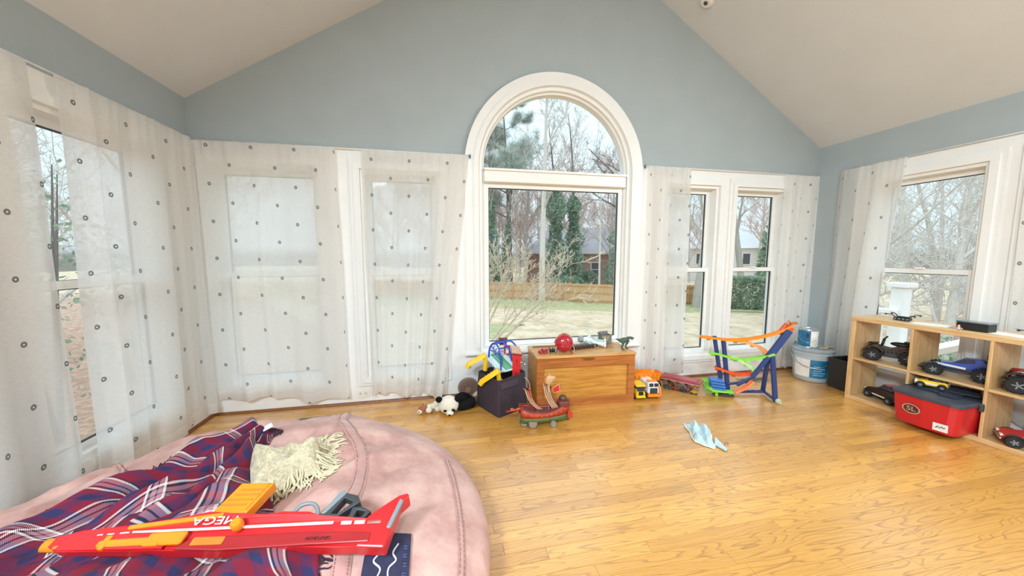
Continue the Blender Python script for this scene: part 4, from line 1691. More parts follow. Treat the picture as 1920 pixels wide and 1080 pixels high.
# middle ridge of the blanket under the blaster and towards the cream throw
def mid_map(u, v):
    c = ((-1.22, 1.50), (-.80, 1.66), (-.62, 1.30), (-1.42, 1.16))
    return quad_map(c, u, v)
def mid_h(u, v, x, y):
    env = smoothstep(0, .15, u) * smoothstep(1, .85, u) * smoothstep(0, .15, v) * smoothstep(1, .9, v)
    env *= 1 - .8 * math.exp(-((y - (1.205 - .128 * (x + .7))) / .085) ** 2)
    return .010 + env * (.05 * math.exp(-((u - .80 + .1 * v) / .12) ** 2) + .05 * math.exp(-((u - .35 + .1 * sin(4 * v)) / .16) ** 2) + .02 * noise.noise(V((u * 5, v * 5, 31))) + .022)
drape('middle_fold', mid_map, mid_h, 70, 50, lambda u, v: (u * .55 + .2, v * .5 + .17), bl, M_plaid)

# ------------------------------------------------------------------ cream throw with fringe
M_cream = mat('cream_wool', 'c3b698', .95, .25, 90, bump=.5, bscale=160, sheen=.3)
ct = thing('cream_throw', 'small crumpled cream woven throw with long fringe on the bean bag', 'throw', (-.70, 1.62, .4))
def cream_map(u, v):
    c = ((-.93, 1.76), (-.60, 1.80), (-.55, 1.54), (-.80, 1.44))
    p = quad_map(c, u, v)
    e_ = .03 * noise.noise(V((u * 4, v * 4, 41)))
    return (p[0] + e_, p[1] + .03 * noise.noise(V((u * 4, v * 4, 44))))
def cream_h(u, v, x, y):
    env = smoothstep(0, .14, u) * smoothstep(1, .85, u) * smoothstep(0, .15, v) * smoothstep(1, .85, v)
    return .012 + env * (.05 + .045 * math.exp(-((v - .30 - .3 * u) / .13) ** 2) + .035 * math.exp(-((v - .75) / .13) ** 2) + .045 * noise.noise(V((u * 4.5, v * 4.5, 51))))
co, cream_fn = drape('cloth', cream_map, cream_h, 60, 50, None, ct, M_cream, base=(-.70, 1.62, .4), solid=.008)
fg = MB()
for i in range(150):
    if i < 75:
        u, v = 1 - .1 * rr2.random(), rr2.random()
        d = V((1, rr2.uniform(-.7, .9), 0))
    elif i < 120:
        u, v = .35 + .65 * rr2.random(), 1 - .1 * rr2.random()
        d = V((rr2.uniform(-.2, .9), -1, 0))
    else:
        u, v = .6 + .4 * rr2.random(), .04 * rr2.random()
        d = V((rr2.uniform(.1, .8), .8, 0))
    p = V(cream_fn(u, v))
    d.normalize()
    L = rr2.uniform(.06, .11)
    pts = [p]
    n_ = 6
    for k in range(n_):
        d = (d + V((rr2.uniform(-.5, .5), rr2.uniform(-.5, .5), 0))).normalized()
        q = pts[-1] + d * L / n_
        g_ = bag_top(q.x - .70, q.y + 1.62) - .4 + .008
        q.z = max(g_, pts[-1].z - .016 + .006 * rr2.random())
        pts.append(q)
    fg.tube(pts, [.0042, .004, .004, .0038, .0036, .0034, .002], 5)
obj('fringe', fg, mat('cream_yarn', 'd2c6a6', .95, .12, 60), ct, kind='stuff', smooth=True)
# ------------------------------------------------------------------ lettering helper
def text_obj(nm, body, size, m, parent, M, extrude=.0008, sx=1.0):
    cu = bpy.data.curves.new('lettering', 'FONT')
    cu.body = body
    cu.size = size
    cu.extrude = extrude
    cu.align_x = 'CENTER'
    cu.align_y = 'CENTER'
    tmp = bpy.data.objects.new('lettering_tmp', cu)
    COL.objects.link(tmp)
    dg = bpy.context.evaluated_depsgraph_get()
    me = bpy.data.meshes.new_from_object(tmp.evaluated_get(dg))
    bpy.data.objects.remove(tmp)
    me.materials.clear()
    me.materials.append(m)
    me.transform(M @ Matrix.Diagonal((sx, 1, 1, 1)))
    o = bpy.data.objects.new(nm, me)
    COL.objects.link(o)
    if parent is not None:
        o.parent = parent
    return o

P_red = mat('red_plastic', 'd3262a', .32, .06, 8, spec=.5)
P_dred = mat('dark_red_plastic', '9c1f24', .4, .08, 8)
P_or = mat('orange_plastic', 'f08a1e', .35, .06, 8)
P_yel = mat('yellow_plastic', 'f2c21c', .35, .05, 8)
P_blue = mat('blue_plastic', '2c4fb0', .35, .06, 8)
P_navy = mat('navy_plastic', '24386e', .4, .08, 8)
P_grn = mat('green_plastic', '35905a', .4, .08, 8)
P_lime = mat('lime_plastic', '86d04c', .35, .06, 8)
P_grey = mat('grey_plastic', '7e858b', .45, .08, 8)
P_dgrey = mat('charcoal_plastic', '3a3d40', .5, .1, 10)
P_blk = mat('black_plastic', '1d1e20', .45, .1, 10)
P_wht = mat('white_toy_plastic', 'e6e6e4', .4, .03, 8)
P_tan = mat('tan_plastic', 'cfae82', .5, .08, 8)
P_chrome = mat('chrome', 'c8c8c8', .18, .03, 8, metal=.9)

# ------------------------------------------------------------------ toy blaster on the blanket
ax, ay, bx_, by_ = -1.262, 1.272, -.146, 1.128
ang = atan2(by_ - ay, bx_ - ax)
bs = thing('toy_blaster', 'long red and orange toy dart blaster lying across the plaid blanket', 'toy blaster', ((ax + bx_) / 2, (ay + by_) / 2, .470), ang)
bs.rotation_euler = (radians(24), radians(1.2), ang)
def pz(poly, z0, h, holes=()):
    m_ = MB()
    m_.prism(poly, h, Matrix.Translation((0, 0, z0)), holes)
    return m_
def bevel(o, w=.004, seg=2):
    md = o.modifiers.new('bevel', 'BEVEL')
    md.width = w
    md.segments = seg
    md.limit_method = 'ANGLE'
    md.angle_limit = radians(35)
    return o
bevel(obj('body', pz([(-.545, -.030), (-.50, -.052), (-.20, -.058), (.0, -.066), (.26, -.064), (.40, -.072), (.53, -.070), (.545, -.02), (.53, .012), (.44, .020), (.30, .034), (.26, .046), (.17, .050), (.12, .042), (.0, .050), (-.08, .058), (-.16, .046), (-.30, .036), (-.48, .032), (-.545, .012)], .014, .052), P_red, bs), .008, 3)
bevel(obj('side_shell', pz([(-.12, -.060), (.02, -.068), (.30, -.062), (.50, -.060), (.50, -.030), (.30, -.022), (-.08, -.026)], .060, .012), P_dred, bs), .004)
bevel(obj('front_shell', pz([(-.52, -.046), (-.16, -.055), (-.16, -.004), (-.30, .004), (-.50, .004)], .058, .012), P_red, bs), .005)
bevel(obj('stock', pz([(.46, -.072), (.555, -.078), (.575, .055), (.605, .085), (.60, .10), (.565, .092), (.50, .045), (.47, .020)], .004, .064), P_red, bs), .006)
bevel(obj('butt_pad', pz([(.548, -.02), (.562, -.022), (.588, .07), (.575, .078)], .058, .016), P_grey, bs), .003)
m_ = MB()
m_.lathe([(.012, -.03), (.028, -.028), (.030, .02), (.026, .04), (.026, .08)], 18, TR(-.545, -.012, .034, ry=radians(90)))
obj('muzzle', m_, P_or, bs, smooth=True, auto=40)
m_ = MB()
m_.box((-.255, -.030, .068), (.26, .026, .02), bev=.006)
m_.box((-.36, -.028, .070), (.02, .05, .022), bev=.004)
m_.box((-.165, -.026, .070), (.12, .040, .02), bev=.006)
m_.box((-.20, -.043, .071), (.05, .012, .02), bev=.003)
m_.box((-.50, -.034, .060), (.05, .016, .02), bev=.004)
obj('barrel_insert', m_, P_or, bs)
m_ = MB()
m_.box((-.18, .036, .058), (.30, .016, .022), rot=(0, 0, .06), bev=.004)
obj('top_rail_insert', m_, P_or, bs)
m_ = MB()
m_.box((-.022, -.040, .073), (.10, .024, .008), bev=.003)
obj('selector_plate', m_, mat('amber_plastic', 'd9772a', .4), bs)
m_ = MB()
m_.box((0.03, .005, .0665), (.66, .0085, .003))
for x, w_ in ((-.325, .03), (-.37, .022), (-.405, .018), (.405, .035), (.45, .035), (.50, .045)):
    m_.box((x, .003 - .01 * (x > .3) * 0, .0665), (w_, .0105, .003))
obj('white_stripe', m_, P_wht, bs)
text_obj('mega_lettering', 'MEGA', .036, P_wht, bs, TR(-.045, .027, .0668, rz=pi), sx=1.55)
text_obj('model_lettering', 'CENTURION', .013, mat('black_print', '241416', .5), bs, TR(.33, -.044, .0725, rz=pi), sx=1.1)
m_ = pz([(.29, .034), (.355, .030), (.425, .082), (.41, .105), (.36, .118), (.335, .106)], .012, .04, [[(.332, .044), (.358, .044), (.40, .082), (.362, .098)]])
bevel(obj('grip', m_, P_dgrey, bs), .003)
m_ = pz([(.30, .04), (.315, .044), (.365, .112), (.352, .124), (.338, .116)], .046, .012)
bevel(obj('grip_panel', m_, P_grey, bs), .003)
bevel(obj('trigger_guard', pz([(.40, .016), (.455, .016), (.475, .045), (.44, .062), (.405, .060)], .008, .05, [[(.418, .026), (.446, .026), (.455, .044), (.425, .05)]]), P_dgrey, bs), .003)
m_ = MB()
m_.tube(spline([(.20, .05, .05), (.215, .075, .05), (.25, .082, .05), (.275, .066, .05), (.29, .04, .05)], 6), .007, 8)
obj('trigger_loop', m_, P_grey, bs, smooth=True)
bevel(obj('magazine', pz([(-.085, .056), (.035, .056), (.075, .165), (-.045, .165)], .008, .044), P_or, bs), .004)
m_ = MB()
for k in range(4):
    m_.box((-.045 + k * .012 + .02, .085 + k * .018, .053), (.085, .006, .003))
m_.box((.045, .115, .053), (.006, .10, .003), rot=(0, 0, -.35))
obj('magazine_rib', m_, mat('amber_plastic', 'd9772a', .4), [c_ for c_ in bs.children if c_.name.startswith('magazine')][0])
m_ = MB()
m_.lathe([(.016, 0), (.018, .004), (.018, .030), (.013, .036), (.002, .036)], 16, TR(.045, .004, .062))
obj('bolt_knob', m_, P_or, bs, smooth=True, auto=40)

for o_ in bs.children_recursive:
    if o_.type == 'MESH' and not o_.name.startswith(('magazine', 'bolt', 'grip', 'trig')):
        for v_ in o_.data.vertices:
            f_ = smoothstep(-.58, -.05, v_.co.x)
            v_.co.z *= .52 + .48 * f_
            v_.co.y = v_.co.y * (.72 + .28 * f_)
bs.scale = (.94, .94, .94)

# ------------------------------------------------------------------ wooden toy chest
def wood(name, c0, c1, sc=(1.2, 14, 14), rough=.35):
    m = bpy.data.materials.new(name)
    m.use_nodes = True
    n = m.node_tree.nodes
    l = m.node_tree.links
    b = n['Principled BSDF']
    b.inputs['Roughness'].default_value = rough
    tc = n.new('ShaderNodeTexCoord')
    mp = n.new('ShaderNodeMapping')
    mp.inputs['Scale'].default_value = sc
    nz = n.new('ShaderNodeTexNoise')
    nz.inputs['Scale'].default_value = 2.6
    nz.inputs['Detail'].default_value = 6
    nz.inputs['Distortion'].default_value = .8
    l.new(tc.outputs['Object'], mp.inputs[0])
    l.new(mp.outputs[0], nz.inputs['Vector'])
    r = n.new('ShaderNodeValToRGB')
    r.color_ramp.elements[0].position = .34
    r.color_ramp.elements[0].color = lin(c0) + (1,)
    r.color_ramp.elements[1].position = .62
    r.color_ramp.elements[1].color = lin(c1) + (1,)
    l.new(nz.outputs['Fac'], r.inputs[0])
    l.new(r.outputs[0], b.inputs['Base Color'])
    return m
W_frame = wood('chest_frame_wood', '9c5a28', 'b8703a')
W_panel = wood('chest_panel_wood', 'b07428', 'cd9348')
W_lid_lit = wood('chest_lid_wood_lit', 'c08a4c', 'd3a468', rough=.25)  # paler than frame and panel: light reflecting off the top put into colour
CW, CD, CH = .965, .385, .487
chest = thing('toy_chest', 'wooden toy chest with framed front panel under the arched window', 'chest', (.822, 2.888, 0), radians(-2.2))
for z, h_ in ((.035, .07), (CH - .072, .09)):
    m_ = MB()
    m_.box((CW / 2, .011, z), (CW - .001, .022, h_), bev=.003)
    obj('front_rail', m_, W_frame, chest)
for x in (.035, CW - .035):
    m_ = MB()
    m_.box((x, .0105, .22), (.07, .021, .30), bev=.003)
    obj('front_stile', m_, W_frame, chest)
m_ = MB()
m_.box((CW / 2, .022, .22), (CW - .13, .012, .31))
obj('front_panel', m_, W_panel, chest)
for x in (.010, CW - .010):
    m_ = MB()
    m_.box((x, CD / 2 + .011, .228), (.02, CD - .022, .455), bev=.003)
    obj('side_panel', m_, W_panel, chest)
m_ = MB()
m_.box((CW / 2, CD - .01, .228), (CW - .042, .018, .455))
obj('back_panel', m_, W_panel, chest)
m_ = MB()
m_.box((CW / 2, CD / 2, .03), (CW - .044, CD - .05, .016))
obj('bottom_panel', m_, W_panel, chest)
m_ = MB()
m_.box((CW / 2, CD / 2 - .004, CH - .013), (CW + .012, CD + .012, .026), bev=.005)
obj('lid', m_, W_lid_lit, chest)
m_ = MB()
m_.tube(spline([(.43, -.004, CH - .038), (.44, -.016, CH - .040), (.49, -.020, CH - .042), (.54, -.016, CH - .040), (.55, -.004, CH - .038)], 6), .0045, 8)
m_.box((.49, -.0015, CH - .044), (.10, .003, .012))
obj('pull_handle', m_, mat('aged_brass', '8a6f45', .35, metal=.7), chest, smooth=True, auto=40)

# -------- things on the chest (top at z = .487)
ZL = CH
# red toy helmet / dome
t = thing('dome_toy', 'shiny red domed toy shell standing on the front edge of the chest', 'toy', (1.115, 2.985, ZL))
m_ = MB()
m_.ell((0, 0, .088), (.088, .068, .088), 28, 18)
obj('shell', m_, mat('glossy_red', 'ae1b2e', .15, .04, 6, coat=.6), t, smooth=True)
m_ = MB()
m_.tube([(.092 * cos(a1), .012 + .012 * sin(a1 * 2), .088 + .090 * sin(a1)) for a1 in [pi * k / 24 - .25 for k in range(27)]], .0045, 6)
obj('rim_cord', m_, P_tan, t, smooth=True)
m_ = MB()
m_.tube(spline([(-.03, .0, .157), (-.015, -.01, .172), (.02, -.01, .168), (.03, 0, .155)], 5), .006, 8)
obj('top_loop', m_, P_dred, t, smooth=True)
for s in (-1, 1):
    m_ = MB()
    m_.tube(spline([(s * .072, -.02, .07), (s * .088, -.03, .05), (s * .092, -.03, .02), (s * .084, -.03, .004)], 5), .0035, 6)
    obj('strap', m_, P_tan, t, smooth=True)
m_ = MB()
m_.tube(spline([(.045, -.052, .03), (.050, -.066, .014), (.05, -.085, -.004), (.05, -.094, -.03)], 5), .006, 6)
obj('hanging_tab', m_, P_dred, t, smooth=True)
# cluster of red beads with black knotted figure
t = thing('bead_cluster', 'cluster of shiny red beads at the left end of the chest lid', 'toy', (.905, 2.985, ZL))
r = random.Random(8)
for i in range(16):
    m_ = MB()
    p = (r.uniform(-.036, .036), r.uniform(-.03, .03), .012 + (.018 if i > 9 else 0) + r.uniform(0, .004))
    m_.ell((0, 0, 0), .0125, 10, 7)
    o = obj('bead', m_, mat('glossy_red', 'c01f30'), t, smooth=True)
    o.location = p
t = thing('tangled_figure', 'small black and white tangled jointed figure beside the red beads', 'toy', (1.0, 2.99, ZL))
m_ = MB()
m_.ell((0, 0, .018), (.03, .018, .016), 12, 8)
m_.ell((.028, .006, .024), (.013, .013, .013), 10, 7)
obj('torso', m_, P_blk, t, smooth=True)
for i in range(7):
    an = i * .9 + .3
    m_ = MB()
    m_.tube(spline([(.018 * cos(an), .012 * sin(an), .018), (.042 * cos(an), .03 * sin(an), .036), (.06 * cos(an + .2), .04 * sin(an + .2), .012), (.072 * cos(an + .3), .045 * sin(an + .3), .005)], 4), [.006, .006, .005, .005, .005, .005, .005, .005, .004, .004, .004, .004, .005][:13], 6)
    obj('leg', m_, P_blk if i % 3 else P_grey, t, smooth=True)
# wooden stick at the back
m_ = MB()
m_.tube([(-.12, 0, .006), (.12, -.01, .006)], .0055, 8)
o = obj('wooden_stick', m_, mat('stick_wood', '9a6a3a', .6), smooth=True, auto=40)
o.location = (.985, 3.20, ZL)
tag(o, 'thin brown wooden stick lying at the back of the chest lid', 'stick')
# caterpillar track toy
t = thing('segmented_toy', 'dark brown segmented crawler toy behind the red dome on the chest', 'toy', (1.325, 3.065, ZL), radians(9))
for k in range(9):
    m_ = MB()
    m_.box((-.13 + k * .032, .0, .020), (.028, .062, .034), bev=.006)
    m_.tube([(-.13 + k * .032, -.036, .014), (-.13 + k * .032, .036, .014)], .009, 8)
    obj('segment', m_, mat('dark_brown_plastic', '4a3634', .4, .12, 20), t)
m_ = MB()
m_.ell((.17, 0, .022), (.022, .026, .020), 12, 8)
obj('head', m_, P_blk, t, smooth=True)
# lying astronaut action figure (generic)
t = thing('astronaut_figure', 'white and pale green toy astronaut lying with purple soles towards the room', 'figure', (1.46, 3.145, ZL), radians(-27))
SK = mat('suit_white', 'dfe3e0', .45, .05, 20)
SG = mat('suit_pale_green', 'a9c4b8', .45, .08, 20)
PU = mat('purple_plastic', '6c3f86', .45)
m_ = MB()
m_.tube(spline([(-.075, 0, .052), (-.045, 0, .056), (-.01, 0, .054), (.02, 0, .046)], 4), [.020, .034, .040, .040, .038, .040, .040, .038, .036, .034, .032, .030, .026], 14, flat=.8)
obj('torso', m_, SK, t, smooth=True)
m_ = MB()
m_.ell((-.095, 0, .060), (.036, .036, .036), 18, 12)
obj('helmet', m_, mat('helmet_grey', '8f9796', .3), t, smooth=True)
m_ = MB()
m_.tube([(-.068, 0, .055), (-.060, 0, .055)], .033, 16)
obj('collar', m_, SG, t, smooth=True, auto=40)
for s, dz in ((-1, 0.0), (1, .008)):
    m_ = MB()
    m_.tube(spline([(.015, s * .022, .046), (.06, s * .032, .040 + dz), (.10, s * .036, .034 + dz), (.128, s * .038, .030 + dz)], 5), [.021, .021, .020, .020, .019, .019, .018, .018, .018, .019, .019, .020, .021, .021, .022, .022], 12)
    q = obj('leg', m_, SK if s < 0 else SG, t, smooth=True)
    m_ = MB()
    m_.box((.142, s * .039, .034 + dz), (.030, .040, .062), bev=.010)
    obj('boot', m_, SK, q)
    m_ = MB()
    m_.box((.159, s * .039, .034 + dz), (.006, .038, .060), bev=.003)
    obj('sole', m_, PU, q)
m_ = MB()
m_.tube(spline([(-.045, .036, .060), (-.015, .046, .085), (-.002, .046, .115)], 6), [.014] * 6 + [.011] * 7, 10)
m_.ell((0.0, .046, .127), (.013, .010, .014), 10, 8)
for k in range(3):
    m_.tube([(-.006 + .006 * k, .046, .135), (-.008 + .008 * k, .046, .148)], .0035, 6)
obj('raised_arm', m_, SK, t, smooth=True)
m_ = MB()
m_.tube(spline([(-.045, -.036, .055), (-.01, -.052, .035), (.03, -.055, .018), (.05, -.055, .014)], 5), .013, 10)
obj('lowered_arm', m_, SG, t, smooth=True)
# small grey open box
t = thing('small_box', 'small grey open cardboard box at the back right of the chest lid', 'box', (1.645, 3.20, ZL), radians(8))
BXM = mat('grey_card', '77776f', .8, .12, 30)
m_ = MB()
w_, d_, h_ = .115, .07, .095
m_.box((0, -d_ / 2, h_ / 2), (w_, .003, h_))
m_.box((0, d_ / 2, h_ / 2), (w_, .003, h_))
m_.box((-w_ / 2, 0, h_ / 2), (.003, d_, h_))
m_.box((w_ / 2, 0, h_ / 2), (.003, d_, h_))
m_.box((0, 0, .002), (w_, d_, .003))
obj('carton', m_, BXM, t)
m_ = MB()
m_.box((0, d_ / 2 + .002, h_ + .012), (w_, .003, .03), rot=(-.3, 0, 0))
m_.box((-w_ / 2 - .006, 0, h_ + .008), (.003, d_, .025), rot=(0, -.5, 0))
obj('flap', m_, BXM, t)
m_ = MB()
m_.box((.005, -d_ / 2 - .002, h_ * .5), (.012, .001, h_ * .7), rot=(0, .3, 0))
m_.box((-.03, -d_ / 2 - .002, h_ * .8), (.05, .001, .012))
obj('tape', m_, P_tan, t)
# thin dart stick
m_ = MB()
m_.tube([(-.06, .05, .030), (.06, -.05, .004)], .0025, 6)
o = obj('thin_rod', m_, mat('pinkish_wood', 'b08a80', .6), smooth=True)
o.location = (1.70, 3.07, ZL)
tag(o, 'thin pinkish rod leaning between the astronaut and the toy dinosaur', 'stick')
# dinosaur
t = thing('toy_dinosaur', 'small dark green toy dinosaur standing on the right corner of the chest', 'toy dinosaur', (1.725, 2.955, ZL), radians(-8))
DG = mat('dino_green', '41564a', .5, .35, 40, bump=.3, bscale=120)
m_ = MB()
m_.tube(spline([(-.075, .03, .098), (-.055, .02, .092), (-.03, .008, .086), (0, 0, .090), (.022, 0, .100), (.038, -.004, .112), (.05, -.006, .112)], 4), [.003, .004, .006, .008, .010, .013, .017, .020, .022, .025, .027, .028, .028, .027, .025, .022, .020, .018, .017, .016, .016, .015, .015, .014, .013], 12)
obj('body', m_, DG, t, smooth=True)
m_ = MB()
m_.ell((.060, -.008, .116), (.022, .014, .012), 12, 8)
m_.ell((.078, -.010, .114), (.016, .010, .008), 10, 7)
h_ = obj('head', m_, DG, t, smooth=True)
m_ = MB()
m_.ell((.070, -.010, .102), (.020, .009, .005), 10, 6, rot=(0, .35, 0))
obj('jaw', m_, DG, h_, smooth=True)
for s in (-1, 1):
    m_ = MB()
    f_ = .028 * s
    m_.tube(spline([(-.004 + f_, s * .014, .086), (.012 + f_, s * .020, .060), (-.004 + f_, s * .020, .032), (.002 + f_, s * .020, .008)], 4), [.016, .016, .015, .014, .012, .010, .009, .008, .007, .007, .007, .007, .008], 8)
    m_.ell((.012 + f_, s * .020, .006), (.018, .010, .006), 10, 6)
    obj('leg', m_, DG, t, smooth=True)
    m_ = MB()
    m_.tube([(.034, s * .012, .092), (.046, s * .014, .080), (.054, s * .013, .082)], [.006, .0045, .003], 6)
    obj('forearm', m_, DG, t, smooth=True)
# ------------------------------------------------------------------ dark fabric bin with toys
M_fab = mat('dark_aubergine_fabric', '3a2e36', .9, .15, 60, bump=.2, bscale=300)
A0, B0, C0 = V((.448, 2.762)), V((.285, 3.075)), V((.745, 2.925))
D0 = B0 + C0 - A0
ctr = (A0 + D0) / 2
t = thing('fabric_bin', 'dark aubergine fabric storage bin full of toys left of the chest', 'bin', (ctr.x, ctr.y, 0))
q4 = [A0 - ctr, C0 - ctr, D0 - ctr, B0 - ctr]
def bin_ring(z, k, rnd_=.025, n=5):
    out = []
    for i in range(4):
        p, a_, b_ = q4[i] * k, q4[(i - 1) % 4] * k, q4[(i + 1) % 4] * k
        da, db = (a_ - p).normalized() * rnd_, (b_ - p).normalized() * rnd_
        for j in range(n):
            f = j / (n - 1)
            w1, w2 = (1 - f) ** 2, f ** 2
            out.append((p.x + da.x * w1 + db.x * w2, p.y + da.y * w1 + db.y * w2, z))
    return out
rings = [bin_ring(.002, .99), bin_ring(.06, 1.0), bin_ring(.16, .985), bin_ring(.26, .955), bin_ring(.325, .935), bin_ring(.335, .93), bin_ring(.335, .905), bin_ring(.26, .90), bin_ring(.10, .92), bin_ring(.012, .93)]
vs = [p for rg__ in rings for p in rg__]
K = len(rings[0])
fs = [(i * K + j, i * K + (j + 1) % K, (i + 1) * K + (j + 1) % K, (i + 1) * K + j) for i in range(len(rings) - 1) for j in range(K)]
fs += [tuple(range(K)), tuple(range((len(rings) - 1) * K, len(rings) * K))]
m_ = MB()
m_.add([(x, y, z + (.008 * sin(9 * x + 5 * y) if z > .3 else 0)) for x, y, z in vs], fs)
obj('fabric_body', m_, M_fab, t, smooth=True, auto=50)
# sewn flap on the right front face
u_ = (C0 - A0).normalized()
nn = V((u_.y, -u_.x))
T_ = Matrix(((u_.x, nn.x, 0, A0.x - ctr.x), (u_.y, nn.y, 0, A0.y - ctr.y), (0, 0, 1, 0), (0, 0, 0, 1)))
m_ = MB(T_)
m_.box((.125, -.001, .275), (.20, .010, .055), rot=(.07, 0, 0), bev=.003)
obj('label_pocket', m_, mat('dark_fabric_flap', '443742', .85), t)
m_ = MB(T_)
m_.tube(spline([(.31, -.012, .29), (.345, .012, .24), (.36, .018, .12), (.36, .018, .03)], 6), .009, 8, flat=.5)
obj('carry_strap', m_, mat('strap_beige', 'b59c86', .7), t, smooth=True)

# toy railway station standing in the bin
t = thing('toy_rail_station', 'toy railway station with blue arches, red tower and white deck in the fabric bin', 'toy', (.515, 2.985, .30))
O_ = V((.515, 2.985, .30))
def W(*p):
    return V(p) - O_
P0, P1, P2, P3 = W(.352, 3.09, .475), W(.490, 2.930, .345), W(.665, 2.965, .365), W(.545, 3.11, .50)
nrm = (P1 - P0).cross(P3 - P0).normalized()
if nrm.z < 0:
    nrm = -nrm
m_ = MB()
m_.add([P0, P1, P2, P3, P0 - nrm * .014, P1 - nrm * .014, P2 - nrm * .014, P3 - nrm * .014], [(0, 1, 2, 3), (7, 6, 5, 4), (0, 4, 5, 1), (1, 5, 6, 2), (2, 6, 7, 3), (3, 7, 4, 0)])
obj('deck', m_, mat('pale_blue_plastic', 'cfe3ea', .4), t)
def deckp(a, b, h=0.0):
    return P0.lerp(P3, a).lerp(P1.lerp(P2, a), b) + nrm * h
m_ = MB()
for a in (.36, .48, .60, .70):
    m_.tube([deckp(a, .12, .004), deckp(a + .05, .95, .004)], .008, 4)
m_.tube([deckp(.33, .12, .003), deckp(.75, .12, .003)], .007, 4)
obj('track_strip', m_, P_grn, t)
m_ = MB()
for k in range(9):
    p = deckp(-.02, k / 8, -.004)
    m_.box(p, (.022, .012, .020), rot=(.5, .3, .8), bev=.003)
obj('edge_rail', m_, mat('steel_grey_plastic', '9aa6ae', .35), t)
def arch(pts, r_=.0085):
    m2 = MB()
    m2.tube(spline(pts, 8), r_, 8)
    return obj('arch', m2, P_blue, t, smooth=True)
arch([W(.405, 3.06, .46), W(.415, 3.055, .545), W(.445, 3.04, .590), W(.480, 3.01, .575), W(.500, 2.975, .50), W(.500, 2.945, .365)])
arch([W(.455, 3.07, .585), W(.500, 3.06, .600), W(.560, 3.03, .580), W(.595, 3.005, .52), W(.61, 2.99, .43)])
arch([W(.560, 3.06, .60), W(.615, 3.05, .600), W(.655, 3.03, .56), W(.675, 3.01, .50)])
m_ = MB()
for a, b in ((W(.425, 3.05, .575), W(.565, 3.075, .607)), (W(.455, 3.03, .588), W(.600, 3.055, .605)), (W(.49, 3.0, .55), W(.58, 3.01, .555)), (W(.415, 3.055, .53), W(.475, 3.02, .50)), (W(.43, 3.05, .56), W(.495, 2.99, .47))):
    m_.tube([a, b], .007, 6)
for k in range(5):
    p = W(.43, 3.05, .56).lerp(W(.495, 2.99, .47), k / 4)
    m_.tube([p, p + V((.012, .01, .03))], .0045, 5)
obj('truss_bar', m_, P_blue, t, smooth=True, auto=40)
m_ = MB()
tw = [W(.605, 2.955, .245), W(.675, 2.955, .255), W(.695, 2.955, .50), W(.610, 2.955, .515)]
dp = V((.015, .055, .01))
m_.add(tw + [p + dp for p in tw], [(0, 1, 2, 3), (7, 6, 5, 4), (0, 4, 5, 1), (1, 5, 6, 2), (2, 6, 7, 3), (3, 7, 4, 0)])
tower = bevel(obj('tower', m_, P_red, t), .004)
m_ = MB()
def towp(a, b, h=0):
    return tw[0].lerp(tw[1], a).lerp(tw[3].lerp(tw[2], a), b) + V((0, -h, 0))
for (a, b, w, h) in ((.52, .72, .2, .09), (.5, .25, .24, .09)):
    pts = [(a - w / 2, b - h), (a + w / 2, b - h), (a + w / 2, b + h * .4), (a, b + h), (a - w / 2, b + h * .4)]
    vs = [towp(x, y, .0015) for x, y in pts]
    m_.add(vs, [(0, 1, 2, 3, 4)])
obj('tower_window', m_, P_dred, tower)
m_ = MB()
for k in range(3):
    m_.add([towp(.25 + .2 * k, .56, .003), towp(.37 + .2 * k, .56, .003), towp(.37 + .2 * k, .585, .003), towp(.25 + .2 * k, .585, .003)], [(0, 1, 2, 3)])
m_.add([towp(-.06, .92, .004), towp(1.06, .92, .004), towp(1.06, .99, .004), towp(-.06, .99, .004)], [(0, 1, 2, 3)])
obj('tower_band', m_, P_dred, tower)
for k in range(5):
    m_ = MB()
    a_ = towp(-.02 + .21 * k, 1.0, .006)
    b_ = towp(.17 + .21 * k, 1.0, .006)
    tp = V((-.012, .03, .065))
    m_.add([a_, b_, b_ + tp * .6 + V((0, -.006, 0)), a_ + tp * .6 + V((0, -.006, 0)), a_ + tp, b_ + tp, a_ + V((0, .06, 0)), b_ + V((0, .06, 0))], [(0, 1, 2, 3), (3, 2, 5, 4), (4, 5, 7, 6), (0, 3, 4, 6), (1, 7, 5, 2)])
    obj('roof_slat', m_, mat('roof_tan', 'c9a68c' if k % 2 else 'b98e76', .5) if False else mat('roof_tan', 'c4a089', .5, .2, 30), tower)
m_ = MB()
m_.box(W(.545, 3.095, .615), (.085, .035, .022), bev=.006)
m_.box(W(.545, 3.092, .575), (.07, .03, .03), bev=.004)
obj('station_roof', m_, mat('maroon_plastic', '7c3a3a', .4), t)
m_ = MB()
for x in (.555, .60):
    m_.box(W(x, 3.05, .52), (.016, .012, .075), bev=.002)
m_.box(W(.578, 3.05, .555), (.06, .014, .016), bev=.002)
obj('platform_gate', m_, P_red, t)
m_ = MB()
m_.ell(W(.515, 2.925, .355), (.014, .012, .012), 10, 7)
m_.box(W(.70, 2.97, .415), (.04, .03, .02), rot=(.2, .3, .2), bev=.004)
m_.ell(W(.725, 2.955, .40), (.012, .012, .012), 10, 7)
m_.box(W(.715, 2.985, .435), (.03, .02, .012), rot=(.2, .5, .2), bev=.003)
obj('chrome_buffer', m_, P_chrome, t, smooth=True, auto=40)
